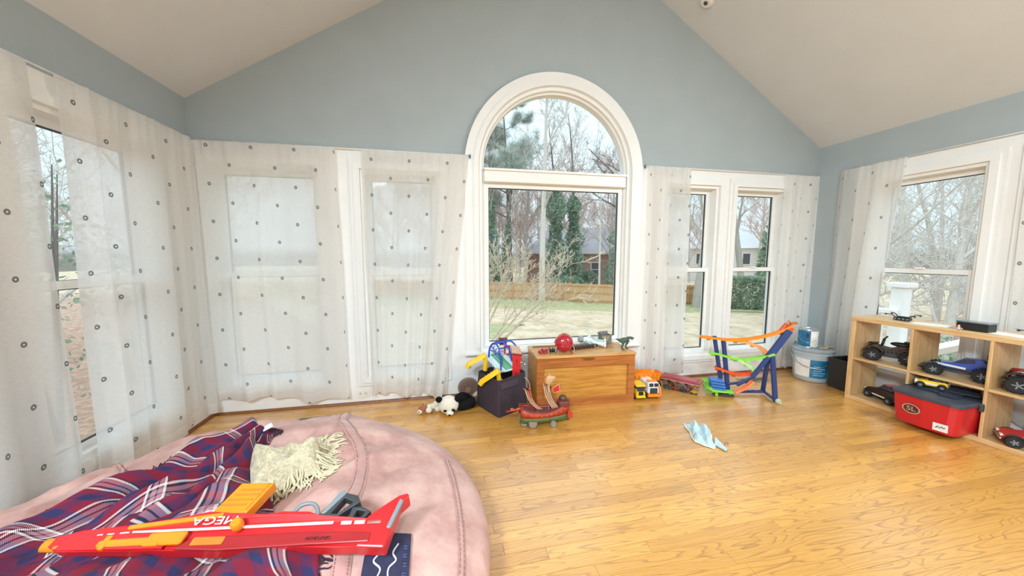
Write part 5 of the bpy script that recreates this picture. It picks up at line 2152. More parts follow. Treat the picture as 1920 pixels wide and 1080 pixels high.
# two yellow ramps
def ramp(nm_loc, pts, leg, label):
    tt = thing('yellow_ramp', label, 'toy track', nm_loc)
    o3 = V(nm_loc)
    m2 = MB()
    P = [V(p) - o3 for p in pts]
    d = (P[-1] - P[0])
    # chamfered channel section swept along the path
    prof = [(-.030, -.020), (.030, -.020), (.030, .012), (.020, .024), (-.020, .024), (-.030, .012)]
    vs = []
    for i, p in enumerate(P):
        tg_ = (P[min(i + 1, len(P) - 1)] - P[max(0, i - 1)]).normalized()
        sd = V((.55, .83, 0))
        sd = (sd - tg_ * sd.dot(tg_)).normalized()
        upv = sd.cross(tg_)
        if upv.z < 0 and abs(tg_.z) < .9:
            upv = -upv
        for a_, b_ in prof:
            vs.append(p + sd * a_ + upv * b_)
    k6 = 6
    fs = [(i * k6 + j, i * k6 + (j + 1) % k6, (i + 1) * k6 + (j + 1) % k6, (i + 1) * k6 + j) for i in range(len(P) - 1) for j in range(k6)]
    fs += [tuple(range(k6)), tuple(range((len(P) - 1) * k6, len(P) * k6))]
    m2.add(vs, fs)
    ch = obj('channel', m2, P_yel, tt)
    m2 = MB()
    for k in range(5):
        p = P[0].lerp(P[-2], .12 + .17 * k)
        m2.box(p + V((0, 0, .024)), (.016, .016, .004), rot=(0, .5, -.3))
    obj('peg', m2, P_yel, ch)
    m2 = MB()
    L = [V(p) - o3 for p in leg]
    m2.tube(L, .021, 6)
    obj('leg', m2, P_yel, tt)
ramp((.29, 3.06, .33), [(.372, 3.045, .485), (.300, 3.05, .445), (.225, 3.055, .405), (.210, 3.056, .372)], [(.365, 3.05, .475), (.372, 3.05, .40), (.368, 3.05, .335)], 'upper yellow toy ramp sticking out of the fabric bin to the left')
ramp((.39, 2.87, .27), [(.470, 2.86, .395), (.395, 2.87, .345), (.325, 2.90, .290), (.312, 2.905, .262)], [(.458, 2.868, .39), (.468, 2.872, .33), (.470, 2.872, .265)], 'lower yellow toy ramp hanging over the front rim of the fabric bin')
t = thing('toy_parts_heap', 'heap of grey and brown toy track pieces inside the fabric bin', 'toys', (.54, 2.99, .02))
r = random.Random(31)
for i in range(16):
    m_ = MB()
    m_.box((0, 0, 0), (r.uniform(.06, .12), r.uniform(.03, .05), .02), bev=.004)
    o = obj('track_piece', m_, (P_grey, P_dgrey, P_tan, P_dred)[i % 4], t)
    f_, g_ = r.uniform(-.55, .55), r.uniform(-.55, .55)
    c3 = (A0 - ctr) * f_ + (C0 - ctr) * g_ * .9
    o.location = (c3.x * .45 - .02, c3.y * .45, .03 + .013 * i)
    o.rotation_euler = (r.uniform(-.3, .3), r.uniform(-.3, .3), r.uniform(0, 3))

# ------------------------------------------------------------------ toy sailing ship
sh = thing('toy_ship', 'red and green toy galleon with striped sails on the floor before the chest', 'toy ship', (.80, 2.60, 0), radians(-4))
M_hr = mat('ship_red', 'b8402c', .45, .15, 20)
M_hg = mat('ship_green', '5b6b3c', .5, .2, 20)
M_dk = mat('ship_maroon', '743834', .5, .15, 25)
M_sl = mat('sail_tan', 'c9a27c', .6, .12, 20)
M_sd = mat('sail_dark_stripe', '7a352f', .6, .12, 20)
def hull_half(x):            # half-beam along the ship, x -.20 .. .22
    s = (x + .20) / .42
    return .072 * (max(0.0, sin(pi * min(1, s * .98 + .02) ** .62)) ** .55) * (1 - .25 * s ** 4)
def sheer(x):
    return .125 + .05 * ((x - .0) / .2) ** 2 * (1.15 if x > 0 else .75)
NS = 20
lay = [(0.12, .030), (.62, .055), (.90, .088), (1.0, .0)]
def hull_ring(x):
    b = hull_half(x) + .004
    top = sheer(x)
    return [(0, .022), (.55 * b, .030), (.88 * b, .055), (1.0 * b, .085), (1.02 * b, top)]
for nm_, i0, i1, mm in (('lower_hull', 0, 3, M_hg), ('upper_hull', 3, 4, M_hr)):
    m_ = MB()
    for sgn in (-1, 1):
        vs = []
        for k in range(NS + 1):
            x = -.20 + .42 * k / NS
            rg__ = hull_ring(x)
            for i in range(i0, i1 + 1):
                vs.append((x, sgn * rg__[i][0], rg__[i][1]))
        w_ = i1 - i0 + 1
        m_.add(vs, [(k * w_ + i, (k + 1) * w_ + i, (k + 1) * w_ + i + 1, k * w_ + i + 1) for k in range(NS) for i in range(w_ - 1)])
    hull_o = obj(nm_, m_, mm, sh, smooth=True, solid=.004)
m_ = MB()
vs = []
for k in range(NS + 1):
    x = -.20 + .42 * k / NS
    b = hull_half(x)
    vs += [(x, -b, sheer(x) - .014), (x, b, sheer(x) - .014)]
m_.add(vs, [(2 * k, 2 * k + 2, 2 * k + 3, 2 * k + 1) for k in range(NS)])
dk = obj('deck', m_, M_dk, sh, solid=.006)
m_ = MB()
for sgn in (-1, 1):
    m_.tube([(-.20 + .42 * k / NS, sgn * (hull_half(-.20 + .42 * k / NS) + .005), sheer(-.20 + .42 * k / NS) + .003) for k in range(NS + 1)], .006, 6)
obj('gunwale', m_, M_dk, sh, smooth=True)
m_ = MB()
for k in range(2, NS - 1, 2):
    x = -.20 + .42 * k / NS
    for sgn in (-1, 1):
        m_.ell((x, sgn * (hull_half(x) + .009), (sheer(x) + .085) / 2), .006, 8, 6)
obj('rivet', m_, mat('gold_trim', 'b58a3e', .35, metal=.5), sh, smooth=True)
m_ = MB()
m_.box((.165, 0, sheer(.16) + .012), (.085, .095, .05), bev=.012)
obj('aft_castle', m_, M_dk, sh)
m_ = MB()
m_.lathe([(.030, 0), (.034, .02), (.025, .035), (.004, .038)], 16, TR(.165, 0, sheer(.16) + .036))
obj('capstan', m_, mat('ship_brown', '5c3a2a', .5), sh, smooth=True, auto=40)
m_ = MB()
m_.tube([(-.17, -.005, .150), (-.24, -.01, .140), (-.315, -.015, .130)], [.011, .008, .0045], 10)
bs_ = obj('bowsprit', m_, P_red, sh, smooth=True)
m_ = MB()
for x in (-.205, -.222, -.262, -.276):
    m_.tube([(x, -.008, .1455), (x + .007, -.008, .146)], .0115, 10)
obj('gold_ring', m_, mat('gold_trim', 'b58a3e'), bs_, smooth=True, auto=40)
def sail(pts_top, pts_bot, bulge, nstrip, nm_='sail'):
    """row of stiff curved strips from the yard down to the rail, alternating tan and dark"""
    a_, b_ = V(pts_top[0]), V(pts_top[1])
    c_, d_ = V(pts_bot[0]), V(pts_bot[1])
    root_m = None
    for k in range(nstrip):
        for part, (u0, u1, mm) in enumerate(((k / nstrip, (k + .55) / nstrip, M_sl), ((k + .55) / nstrip, (k + 1) / nstrip, M_sd))):
            m2 = MB()
            vs = []
            for j in range(9):
                f = j / 8
                bl_ = V(bulge) * sin(pi * f)
                for u in (u0, u1):
                    vs.append(a_.lerp(b_, u).lerp(c_.lerp(d_, u), f) + bl_)
            m2.add(vs, [(2 * j, 2 * j + 1, 2 * j + 3, 2 * j + 2) for j in range(8)])
            obj(nm_ + ('_strip' if part == 0 else '_dark_strip'), m2, mm, sh, smooth=True, solid=.004)
sail([(-.155, .02, .295), (-.095, .055, .245)], [(-.060, -.060, .155), (-.012, -.052, .150)], (-.018, -.012, -.008), 3, 'fore_sail')
sail([(.005, .045, .335), (.075, .07, .285)], [(.060, -.060, .155), (.118, -.050, .160)], (-.018, -.014, -.005), 4, 'main_sail')
m_ = MB()
m_.tube([(-.07, .0, .12), (-.115, .02, .295)], .006, 8)
m_.ell((-.118, .021, .300), .009, 8, 6)
obj('fore_mast', m_, M_hr, sh, smooth=True)
m_ = MB()
m_.tube([(.045, .0, .12), (.050, .03, .30), (.055, .035, .405)], .0065, 8)
m_.ell((.055, .035, .412), .009, 8, 6)
obj('main_mast', m_, M_sl, sh, smooth=True)
m_ = MB()
m_.tube([(-.165, .03, .300), (-.085, .065, .238)], .006, 6)
m_.tube([(-.005, .05, .342), (.085, .078, .280)], .006, 6)
obj('yard', m_, M_hr, sh, smooth=True)
m_ = MB()
m_.grid(lambda u, v: (.018 + .080 * u * (.35 + .65 * v) + .012 * v, .03 - .01 * sin(3 * v), .325 + .070 * v + .012 * sin(3 * u) - .012 * u), 8, 8)
obj('top_sail', m_, M_sl, sh, smooth=True, solid=.003)
m_ = MB()
m_.prism([(.095, .245), (.150, .262), (.138, .320), (.085, .290)], .004, Matrix.Translation((0, .035, 0)) @ UP)
fl_ = obj('flag', m_, P_red, sh)
m_ = MB()
m_.tube([(.095, .037, .245), (.150, .037, .262), (.138, .037, .320), (.085, .037, .290), (.095, .037, .245)], .0045, 6)
obj('flag_border', m_, M_sl, fl_, smooth=True)
for x, y, s_ in ((-.10, -.055, 1.0), (.07, -.062, .7), (-.165, -.02, .8), (-.10, .055, 1.0), (.10, .05, .8)):
    m_ = MB()
    m_.lathe([(.001, -.012), (.034 * s_, -.012), (.038 * s_, 0), (.034 * s_, .012), (.001, .012)], 14, TR(x, y - .0, .038 * s_, rx=radians(90)))
    obj('wheel', m_, mat('stone_grey', '8c857c', .6, .15, 30), sh, smooth=True, auto=40)
m_ = MB()
m_.prism([(.195, .06), (.235, .055), (.245, .09), (.215, .13), (.20, .12)], .008, Matrix.Translation((0, -.04, 0)) @ UP)
obj('rudder', m_, M_hr, sh)

# ------------------------------------------------------------------ plush toys by the curtain
F_w = mat('plush_white', 'e4dccb', .95, .08, 60, bump=.4, bscale=140, sheen=.5)
F_k = mat('plush_black', '131214', .95, .2, 60, bump=.4, bscale=140, spec=.2)
F_b = mat('plush_brown', '5e4238', .95, .15, 60, bump=.4, bscale=140, sheen=.5)
F_o = mat('plush_rust', 'a55c34', .95, .15, 60, bump=.4, bscale=140, sheen=.4)
t = thing('plush_panda', 'black and white plush panda lying face down beneath the curtain hem', 'plush toy', (.045, 2.955, 0), radians(-6))
m_ = MB()
m_.tube(spline([(.045, .045, .070), (.10, .10, .075), (.16, .15, .066)], 6), [.050, .055, .060, .064, .067, .068, .068, .068, .066, .062, .056, .046, .030], 18)
obj('body', m_, F_k, t, smooth=True)
m_ = MB()
m_.ell((-.015, -.010, .082), (.088, .078, .080), 24, 16, rot=(.2, 0, 0))
hd = obj('head', m_, F_w, t, smooth=True)
for s in (-1, 1):
    m_ = MB()
    m_.ell((-.015 + s * .082, -.030, .140), (.030, .020, .028), 12, 9)
    obj('ear', m_, F_k, hd, smooth=True)
    m_ = MB()
    m_.ell((-.003 + s * .035, -.079, .060), (.019, .010, .012), 12, 8, rot=(0, s * .5, 0))
    obj('eye_patch', m_, F_k, hd, smooth=True)
    m_ = MB()
    m_.ell((-.003 + s * .034, -.088, .062), (.005, .004, .005), 8, 6)
    obj('eye', m_, P_blk, hd, smooth=True)
m_ = MB()
m_.ell((.0, -.078, .036), (.034, .028, .022), 14, 9)
obj('muzzle', m_, F_w, hd, smooth=True)
m_ = MB()
m_.ell((.0, -.104, .030), (.012, .006, .007), 10, 7)
obj('nose', m_, F_k, hd, smooth=True)
for nm_, pts in (('arm', [(.06, .00, .05), (.13, .02, .060), (.19, .05, .075), (.215, .06, .08)]), ('leg', [(.12, .13, .045), (.17, .10, .04), (.205, .085, .045)]), ('arm', [(-.02, .06, .05), (-.07, .09, .04), (-.10, .10, .04)]), ('leg', [(.10, .17, .045), (.10, .22, .045), (.11, .245, .045)])):
    m_ = MB()
    P = spline(pts, 5)
    m_.tube(P, [.034 + .006 * sin(pi * i / (len(P) - 1)) - (.016 if i in (0, len(P) - 1) else 0) for i in range(len(P))], 14)
    obj(nm_, m_, F_k, t, smooth=True)
t = thing('plush_bear', 'brown plush bear slumped between the curtain and the fabric bin', 'plush toy', (.235, 3.20, 0), radians(-8))
m_ = MB()
m_.ell((.02, .02, .085), (.085, .075, .085), 20, 14)
obj('body', m_, F_b, t, smooth=True)
m_ = MB()
m_.ell((-.010, -.070, .158), (.100, .095, .088), 24, 16, rot=(0, -.2, 0))
hd = obj('head', m_, F_b, t, smooth=True)
m_ = MB()
m_.lathe([(.001, -.006), (.026, -.006), (.030, 0), (.024, .007), (.012, .003), (.001, .003)], 16, TR(.000, -.168, .165, rx=radians(82), rz=.45))
obj('ear', m_, mat('plush_brown_light', '7a5a4c', .95, .1, 60), hd, smooth=True)
m_ = MB()
m_.ell((.055, -.10, .105), (.040, .034, .032), 14, 9)
obj('muzzle', m_, mat('plush_tan', 'c7a98c', .95, .1, 60, sheen=.4), hd, smooth=True)
m_ = MB()
m_.tube(spline([(.04, -.02, .12), (.06, -.06, .10), (.06, -.10, .05), (.055, -.115, .03)], 5), [.035] * 6 + [.032] * 5 + [.03, .03, .028, .026, .018], 12)
obj('arm', m_, F_b, t, smooth=True)
t = thing('plush_dog', 'small white and rust plush puppy lying on the floor left of the panda', 'plush toy', (-.155, 3.02, 0), radians(8))
m_ = MB()
m_.ell((.01, 0, .036), (.062, .032, .032), 16, 10)
obj('body', m_, F_o, t, smooth=True)
m_ = MB()
m_.ell((-.055, -.018, .040), (.034, .030, .034), 16, 10)
hd = obj('head', m_, F_o, t, smooth=True)
m_ = MB()
m_.ell((-.072, -.036, .028), (.022, .02, .02), 12, 8)
obj('muzzle', m_, F_w, hd, smooth=True)
m_ = MB()
m_.ell((-.080, -.055, .034), (.006, .004, .005), 8, 6)
obj('nose', m_, F_k, hd, smooth=True)
m_ = MB()
m_.ell((-.045, -.002, .070), (.012, .018, .022), 10, 8, rot=(.4, .3, 0))
obj('ear', m_, F_o, hd, smooth=True)
for p, rr_ in (((.005, -.040, .030), .026), ((.045, -.012, .050), .028), ((.078, .01, .058), .028), ((.085, -.028, .026), .025), ((.015, -.02, .055), .024)):
    m_ = MB()
    m_.ell(p, (rr_ * 1.15, rr_, rr_ * .95), 14, 10, rot=(0, .3, .4))
    obj('paw', m_, F_w, t, smooth=True)

# ------------------------------------------------------------------ toy trucks right of the chest
def wheel(mb, x, y, z, r_, w_):
    mb.lathe([(r_ * .45, -w_ / 2), (r_ * .9, -w_ / 2), (r_, -w_ * .3), (r_, w_ * .3), (r_ * .9, w_ / 2), (r_ * .45, w_ / 2)], 16, TR(x, y, z, ry=radians(90)))
t = thing('toy_truck', 'small yellow toy truck facing the room beside the chest', 'toy truck', (1.872, 2.95, 0), radians(-6))
m_ = MB()
m_.box((0, 0, .045), (.092, .19, .03), bev=.005)
m_.box((0, -.086, .055), (.086, .02, .055), bev=.005)
obj('chassis', m_, P_yel, t)
m_ = MB()
m_.box((0, -.040, .085), (.084, .09, .05), bev=.008)
obj('cab', m_, P_yel, t)
m_ = MB()
m_.box((0, -.086, .098), (.07, .004, .024))
m_.box((0, -.040, .117), (.080, .085, .022))
obj('cab_window', m_, P_dgrey, t)
m_ = MB()
m_.box((0, -.035, .143), (.100, .125, .016), rot=(.08, 0, 0), bev=.006)
m_.box((0, .06, .105), (.088, .075, .06), bev=.006)
obj('roof_rack', m_, P_yel, t)
m_ = MB()
m_.box((0, -.098, .068), (.044, .006, .036))
obj('grille', m_, P_blk, t)
m_ = MB()
m_.box((0, -.100, .032), (.096, .014, .018), bev=.004)
for s in (-1, 1):
    m_.box((s * .036, -.099, .066), (.016, .008, .016), bev=.003)
obj('bumper', m_, P_yel, t)
for sx_ in (-1, 1):
    for y in (-.055, .06):
        m_ = MB()
        wheel(m_, sx_ * .048, y, .028, .028, .022)
        obj('wheel', m_, P_blk, t, smooth=True, auto=40)
t = thing('toy_truck', 'white toy lorry with orange frame facing the room right of the yellow truck', 'toy truck', (2.015, 2.955, 0), radians(-8))
m_ = MB()
m_.box((0, 0, .045), (.10, .20, .03), bev=.004)
obj('chassis', m_, P_or, t)
m_ = MB()
m_.box((0, -.055, .105), (.112, .085, .115), bev=.010)
cab = obj('cab', m_, P_wht, t)
m_ = MB()
for s in (-1, 1):
    m_.box((s * .025, -.099, .140), (.040, .004, .034))
obj('windscreen', m_, mat('dark_window', '2c3440', .2), cab)
m_ = MB()
m_.box((0, -.101, .082), (.074, .008, .056), bev=.003)
for k in range(5):
    m_.box((0, -.106, .062 + k * .010), (.066, .003, .004))
obj('grille', m_, P_dgrey, cab)
m_ = MB()
m_.box((0, -.055, .166), (.09, .05, .012), bev=.004)
obj('roof_light', m_, P_or, cab)
m_ = MB()
m_.box((0, -.108, .034), (.125, .022, .022), bev=.006)
m_.tube([(.066, -.108, .03), (.074, -.085, .10), (.064, -.06, .14)], .007, 6)
m_.tube([(.066, -.085, .02), (.078, -.05, .09)], .006, 6)
m_.tube([(.060, -.118, .05), (.078, -.108, .014)], .006, 6)
obj('bumper_frame', m_, P_or, t)
m_ = MB()
m_.box((0, .06, .11), (.11, .13, .08), bev=.008)
obj('body_box', m_, P_wht, t)
for sx_ in (-1, 1):
    for y in (-.06, .065):
        m_ = MB()
        wheel(m_, sx_ * .052, y, .030, .030, .022)
        obj('wheel', m_, P_blk, t, smooth=True, auto=40)
t = thing('toy_dump_truck', 'large orange toy dump truck behind the white lorry, bed towards the curtain', 'toy truck', (2.065, 3.13, 0), radians(6))
m_ = MB()
m_.box((0, 0, .06), (.34, .09, .03), bev=.005)
obj('chassis', m_, P_dgrey, t)
m_ = MB()
o_ = [(-.19, -.075), (.17, -.075), (.20, -.06), (.20, .06), (.17, .075), (-.19, .075)]
vs = [(x * .86, y * .72, .085) for x, y in o_] + [(x, y, .165 + (.035 if x < 0 else 0)) for x, y in o_] + [(x * .95, y * .90, .165 + (.035 if x < 0 else 0)) for x, y in o_] + [(x * .82, y * .66, .097) for x, y in o_]
fs = [tuple(reversed(range(6)))] + [(k * 6 + i, k * 6 + (i + 1) % 6, (k + 1) * 6 + (i + 1) % 6, (k + 1) * 6 + i) for k in range(3) for i in range(6)] + [tuple(range(18, 24))]
m_.add(vs, fs)
bed = obj('dump_bed', m_, P_or, t)
m_ = MB()
for k in range(6):
    m_.box((-.16 + k * .058, -.072, .13), (.012, .014, .085), rot=(.25, 0, 0), bev=.003)
obj('bed_rib', m_, mat('amber_orange', 'f0a02a', .4), bed)
m_ = MB()
m_.box((-.19, 0, .215), (.07, .14, .02), rot=(0, -.3, 0), bev=.005)
obj('cab_shield', m_, mat('amber_orange', 'f0a02a'), bed)
m_ = MB()
m_.box((-.20, 0, .12), (.075, .11, .11), bev=.01)
obj('cab', m_, P_dred, t)
for x in (-.17, .04, .13):
    for s in (-1, 1):
        m_ = MB()
        m_.lathe([(.018, -.015), (.036, -.015), (.040, -.008), (.040, .008), (.036, .015), (.018, .015)], 16, TR(x, s * .062, .04, rx=radians(90)))
        obj('wheel', m_, P_blk, t, smooth=True, auto=40)
m_ = MB()
m_.ell((1.835, 3.07, .10), (.012, .012, .014), 8, 6)
m_.ell((1.835, 3.07, .05), (.020, .018, .05), 10, 8)
m_.box((1.835, 3.07, .012), (.04, .036, .024), bev=.005)
tag(obj('toy_soldier', m_, mat('army_green', '4b5a3a', .6), smooth=True, auto=40), 'tiny green toy figure wedged between the chest and the trucks', 'toy')

# ------------------------------------------------------------------ clear storage bin with red lid
A1, B1 = V((2.252, 3.085)), V((2.475, 2.824))
lx = (B1 - A1).normalized()
ly = V((-lx.y, lx.x))
LL, WW, HH = (B1 - A1).length, .14, .115
sb = thing('storage_box', 'clear plastic storage box with crimson lid on the floor by the curtain', 'storage box', (A1.x, A1.y, 0), atan2(lx.y, lx.x))
M_clear = glass_mat('clear_plastic', (.93, .91, .90), .10)
m_ = MB()
b0 = [(.012, .010), (LL - .012, .010), (LL - .012, WW - .010), (.012, WW - .010)]
b1 = [(0, 0), (LL, 0), (LL, WW), (0, WW)]
vs = [(x, y, .003) for x, y in b0] + [(x, y, HH) for x, y in b1]
m_.add(vs, [(3, 2, 1, 0)] + [(i, (i + 1) % 4, (i + 1) % 4 + 4, i + 4) for i in range(4)])
obj('tub', m_, M_clear, sb, solid=.003)
m_ = MB()
m_.box((LL / 2, WW / 2, HH - .004), (LL + .014, WW + .014, .010), bev=.003)
obj('rim', m_, mat('cloudy_plastic', 'c9bdbb', .4), sb)
m_ = MB()
m_.box((LL / 2, WW / 2, HH + .007), (LL + .034, WW + .030, .012), bev=.005)
m_.box((LL / 2, WW / 2, HH + .0145), (LL - .03, WW - .03, .006), bev=.003)
lid_ = obj('lid', m_, mat('crimson_lid', 'a5202f', .3, .06, 8, coat=.3), sb)
m_ = MB()
for s in (0, 1):
    m_.box((LL * s + (-.001 if s == 0 else .001), WW / 2, HH + .004), (.040, .06, .016), bev=.004)
obj('latch', m_, mat('crimson_lid', 'a5202f'), lid_)
car_cols = [P_blk, P_dgrey, P_red, P_grey, P_navy, P_dred, P_yel]
r = random.Random(6)
first = None
for i in range(14):
    if first is None:
        tc_ = thing('small_toy_car', 'small toy car seen through the clear crimson-lidded box', 'toy car', (0, 0, 0), 0, 'toy cars in the clear box')
        m_ = MB()
        m_.prism([(-.034, .008), (.034, .008), (.035, .018), (.018, .020), (.008, .030), (-.014, .030), (-.022, .020), (-.034, .019)], .028, Matrix.Translation((0, -.014, 0)) @ UP)
        obj('body', m_, P_dgrey, tc_)
        m_ = MB()
        for x in (-.020, .022):
            m_.tube([(x, -.016, .008), (x, .016, .008)], .008, 8)
        obj('wheels', m_, P_blk, tc_)
        first = tc_
        o = tc_
    else:
        o = copy_tree(first)
        for ch in o.children:
            if ch.name.startswith('body'):
                ch.data = ch.data.copy()
                ch.data.materials[0] = car_cols[i % 7]
    col_i, lay_i = i % 7, i // 7
    p = A1 + lx * (.045 + .043 * col_i) + ly * (WW / 2 - .035 + .07 * (i % 2))
    o.location = (p.x, p.y, .006 + .040 * lay_i)
    o.rotation_euler = (0, 0, atan2(lx.y, lx.x) + r.uniform(-.4, .4) + pi / 2 * (i % 2))

# ------------------------------------------------------------------ race-track tower toy
OT = V((2.95, 2.70, 0))
tk = thing('race_track_toy', 'orange, lime and navy toy race track tower standing on the floor', 'toy track', tuple(OT))
def Wt(p):
    return V(p) - OT
def beam(nm_, a, b, w=.040, d=.026, m=P_navy, holes=True):
    a, b = Wt(a), Wt(b)
    L = (b - a).length
    z = (b - a).normalized()
    x = V((.90, -.43, 0))
    x = (x - z * x.dot(z)).normalized()
    y = z.cross(x)
    T = Matrix(((x.x, y.x, z.x, a.x), (x.y, y.y, z.y, a.y), (x.z, y.z, z.z, a.z), (0, 0, 0, 1)))
    m2 = MB(T)
    m2.box((0, 0, L / 2), (w, d, L), bev=.006)
    o = obj(nm_, m2, m, tk)
    if holes:
        n = max(1, int(L / .06))
        for k in range(n):
            m2 = MB(T)
            m2.box((0, -d / 2 - .001, (k + .5) * L / n), (w * .45, .004, L / n * .55), bev=.001)
            obj('rib', m2, mat('navy_plastic_deep', '1d2d58', .45), o)
    return o
def track(nm_, pts, m, w=.052, wall=.016):
    P = [Wt(p) for p in spline(pts, 8)]
    prof = [(-w / 2, wall), (-w / 2, -.006), (w / 2, -.006), (w / 2, wall), (w / 2 - .005, wall), (w / 2 - .005, 0), (-w / 2 + .005, 0), (-w / 2 + .005, wall)]
    vs = []
    for i, p in enumerate(P):
        tg_ = (P[min(i + 1, len(P) - 1)] - P[max(0, i - 1)]).normalized()
        sd = tg_.cross(V((0, 0, 1)))
        sd = sd.normalized() if sd.length > 1e-3 else V((0, 1, 0))
        upv = sd.cross(tg_)
        for a_, b_ in prof:
            vs.append(p + sd * a_ + upv * b_)
    k = len(prof)
    fs = [(i * k + j, i * k + (j + 1) % k, (i + 1) * k + (j + 1) % k, (i + 1) * k + j) for i in range(len(P) - 1) for j in range(k)]
    for base_ in (0, (len(P) - 1) * k):
        fs += [(base_, base_ + 1, base_ + 6, base_ + 7), (base_ + 1, base_ + 2, base_ + 5, base_ + 6), (base_ + 2, base_ + 3, base_ + 4, base_ + 5)]
    m2 = MB()
    m2.add(vs, fs)
    o = obj(nm_, m2, m, tk)
    for f in (.12, .5, .88):
        m2 = MB()
        p = P[int(f * (len(P) - 1))]
        m2.box(p + V((0, 0, -.014)), (.03, .03, .018), bev=.005)
        obj('track_clip', m2, m, o)
    return o
beam('post', (2.665, 2.865, .595), (2.765, 2.83, .03), .036)
beam('post', (2.745, 2.835, .560), (2.795, 2.79, .02), .040)
beam('tower_arm', (3.225, 2.575, .690), (3.045, 2.60, .44), .060, .034)
beam('tower_arm', (3.055, 2.60, .455), (2.90, 2.63, .235), .040)
beam('tower_arm', (2.91, 2.625, .245), (2.80, 2.70, .135), .030, .022)
beam('leg', (3.065, 2.590, .465), (3.085, 2.540, .01), .042)
beam('leg', (3.050, 2.615, .44), (3.165, 2.745, .02), .038)
beam('base_bar', (2.82, 2.80, .03), (3.165, 2.735, .03), .034, .022)
beam('base_bar', (3.17, 2.745, .03), (3.085, 2.545, .03), .030, .022, holes=False)
beam('base_bar', (2.78, 2.79, .115), (2.95, 2.70, .165), .024, .02, holes=False)
m2 = MB()
m2.lathe([(.001, -.016), (.020, -.016), (.026, -.006), (.026, .006), (.020, .016), (.001, .016)], 16, TR(*(Wt((3.087, 2.515, .027))), rx=radians(90)))
obj('foot', m2, mat('pale_green_rubber', 'b5c2a8', .5), tk, smooth=True, auto=40)
m2 = MB()
m2.prism([(-.035, -.06), (.035, -.06), (.045, .06), (-.045, .06)], .05, Matrix.Translation(Wt((3.225, 2.60, .68))) @ Matrix.Rotation(radians(-26), 4, 'Z') @ Matrix.Rotation(radians(38), 4, 'Y') @ UP)
bevel(obj('start_gate', m2, mat('red_orange_plastic', 'e8511f', .35), tk), .008)
m2 = MB()
m2.box(Wt((3.255, 2.565, .760)), (.06, .04, .016), rot=(0, -.2, -.4), bev=.004)
m2.tube([Wt((3.19, 2.58, .755)), Wt((3.21, 2.575, .785)), Wt((3.235, 2.57, .755))], .006, 6)
obj('gate_lever', m2, mat('dark_orange_plastic', 'b8641e', .4), tk)
track('orange_track', [(2.525, 2.885, .585), (2.66, 2.855, .572), (2.80, 2.83, .552), (2.95, 2.78, .562), (3.08, 2.69, .61), (3.18, 2.62, .67), (3.25, 2.57, .735)], P_or)
track('orange_track', [(2.86, 2.83, .545), (2.95, 2.78, .535), (3.03, 2.70, .50), (3.05, 2.63, .455)], mat('pale_orange_plastic', 'f0a468', .4), .046)
track('lime_track', [(2.615, 2.86, .425), (2.69, 2.83, .415), (2.79, 2.79, .385), (2.88, 2.74, .375), (2.98, 2.67, .40), (3.085, 2.58, .465)], P_lime)
track('lime_track', [(2.80, 2.79, .39), (2.87, 2.74, .36), (2.93, 2.69, .315), (2.955, 2.66, .28)], mat('pale_lime_plastic', 'b5e08f', .4), .046)
track('orange_track', [(2.68, 2.85, .275), (2.74, 2.81, .255), (2.82, 2.76, .225), (2.90, 2.70, .235), (2.975, 2.645, .275)], mat('red_orange_plastic', 'e8511f'), .050)
track('orange_track', [(2.80, 2.715, .055), (2.85, 2.69, .09), (2.90, 2.665, .135), (2.935, 2.65, .185)], mat('salmon_plastic', 'ef8757', .4), .050)
track('lime_track', [(2.65, 2.93, .085), (2.605, 2.875, .075), (2.61, 2.82, .065), (2.66, 2.785, .055), (2.75, 2.755, .05), (2.81, 2.735, .05)], P_lime, .046)
track('lime_track', [(2.625, 2.95, .11), (2.66, 2.915, .115), (2.70, 2.885, .105)], P_lime, .04)
m2 = MB()
m2.tube([Wt((2.655, 2.785, .05)), Wt((2.655, 2.785, .003))], .014, 8)
m2.tube([Wt((2.62, 2.86, .06)), Wt((2.62, 2.86, .003))], .012, 8)
obj('track_foot', m2, P_lime, tk)
m2 = MB()
for k in range(4):
    m2.box(Wt((2.685 + .008 * k, 2.83 - .002 * k, .155 - .03 * k)), (.13, .08, .022), rot=(.1, .1, -.45), bev=.004)
m2.box(Wt((2.70, 2.84, .09)), (.12, .07, .13), rot=(0, .05, -.45), bev=.006)
obj('garage_box', m2, mat('mid_blue_plastic', '3f78c0', .4), tk)
m2 = MB()
m2.box(Wt((2.745, 2.80, .014)), (.17, .10, .026), rot=(0, 0, -.45), bev=.006)
obj('base_plate', m2, P_dgrey, tk)

# ------------------------------------------------------------------ paint bucket, can, black bin in the corner
pb = thing('paint_bucket', 'large pale grey plastic paint bucket with white and blue label in the corner', 'bucket', (4.10, 2.995, 0))
M_bk = mat('bucket_grey', 'aeb9c0', .45, .05, 6)
m_ = MB()
m_.lathe([(.001, .004), (.170, .004), (.176, .012), (.183, .10), (.192, .30), (.192, .302), (.201, .304), (.201, .322), (.194, .324), (.196, .345), (.185, .345), (.16, .03), (.001, .03)], 40)
obj('pail', m_, M_bk, pb, smooth=True, auto=35)
m_ = MB()
m_.lathe([(.204, .338), (.210, .342), (.210, .362), (.200, .370), (.190, .366), (.180, .366), (.178, .372), (.001, .372), (.001, .345), (.20, .345)], 40)
obj('lid', m_, mat('lid_grey', '9aa7ae', .4), pb, smooth=True, auto=35)
def cyl_patch(mb, r0, r1, z0, z1, a0, a1, n=14, lift=.0015):
    mb.grid(lambda u, v: ((r0 + (r1 - r0) * v + lift) * cos(a0 + (a1 - a0) * u), (r0 + (r1 - r0) * v + lift) * sin(a0 + (a1 - a0) * u), z0 + (z1 - z0) * v), n, 3)
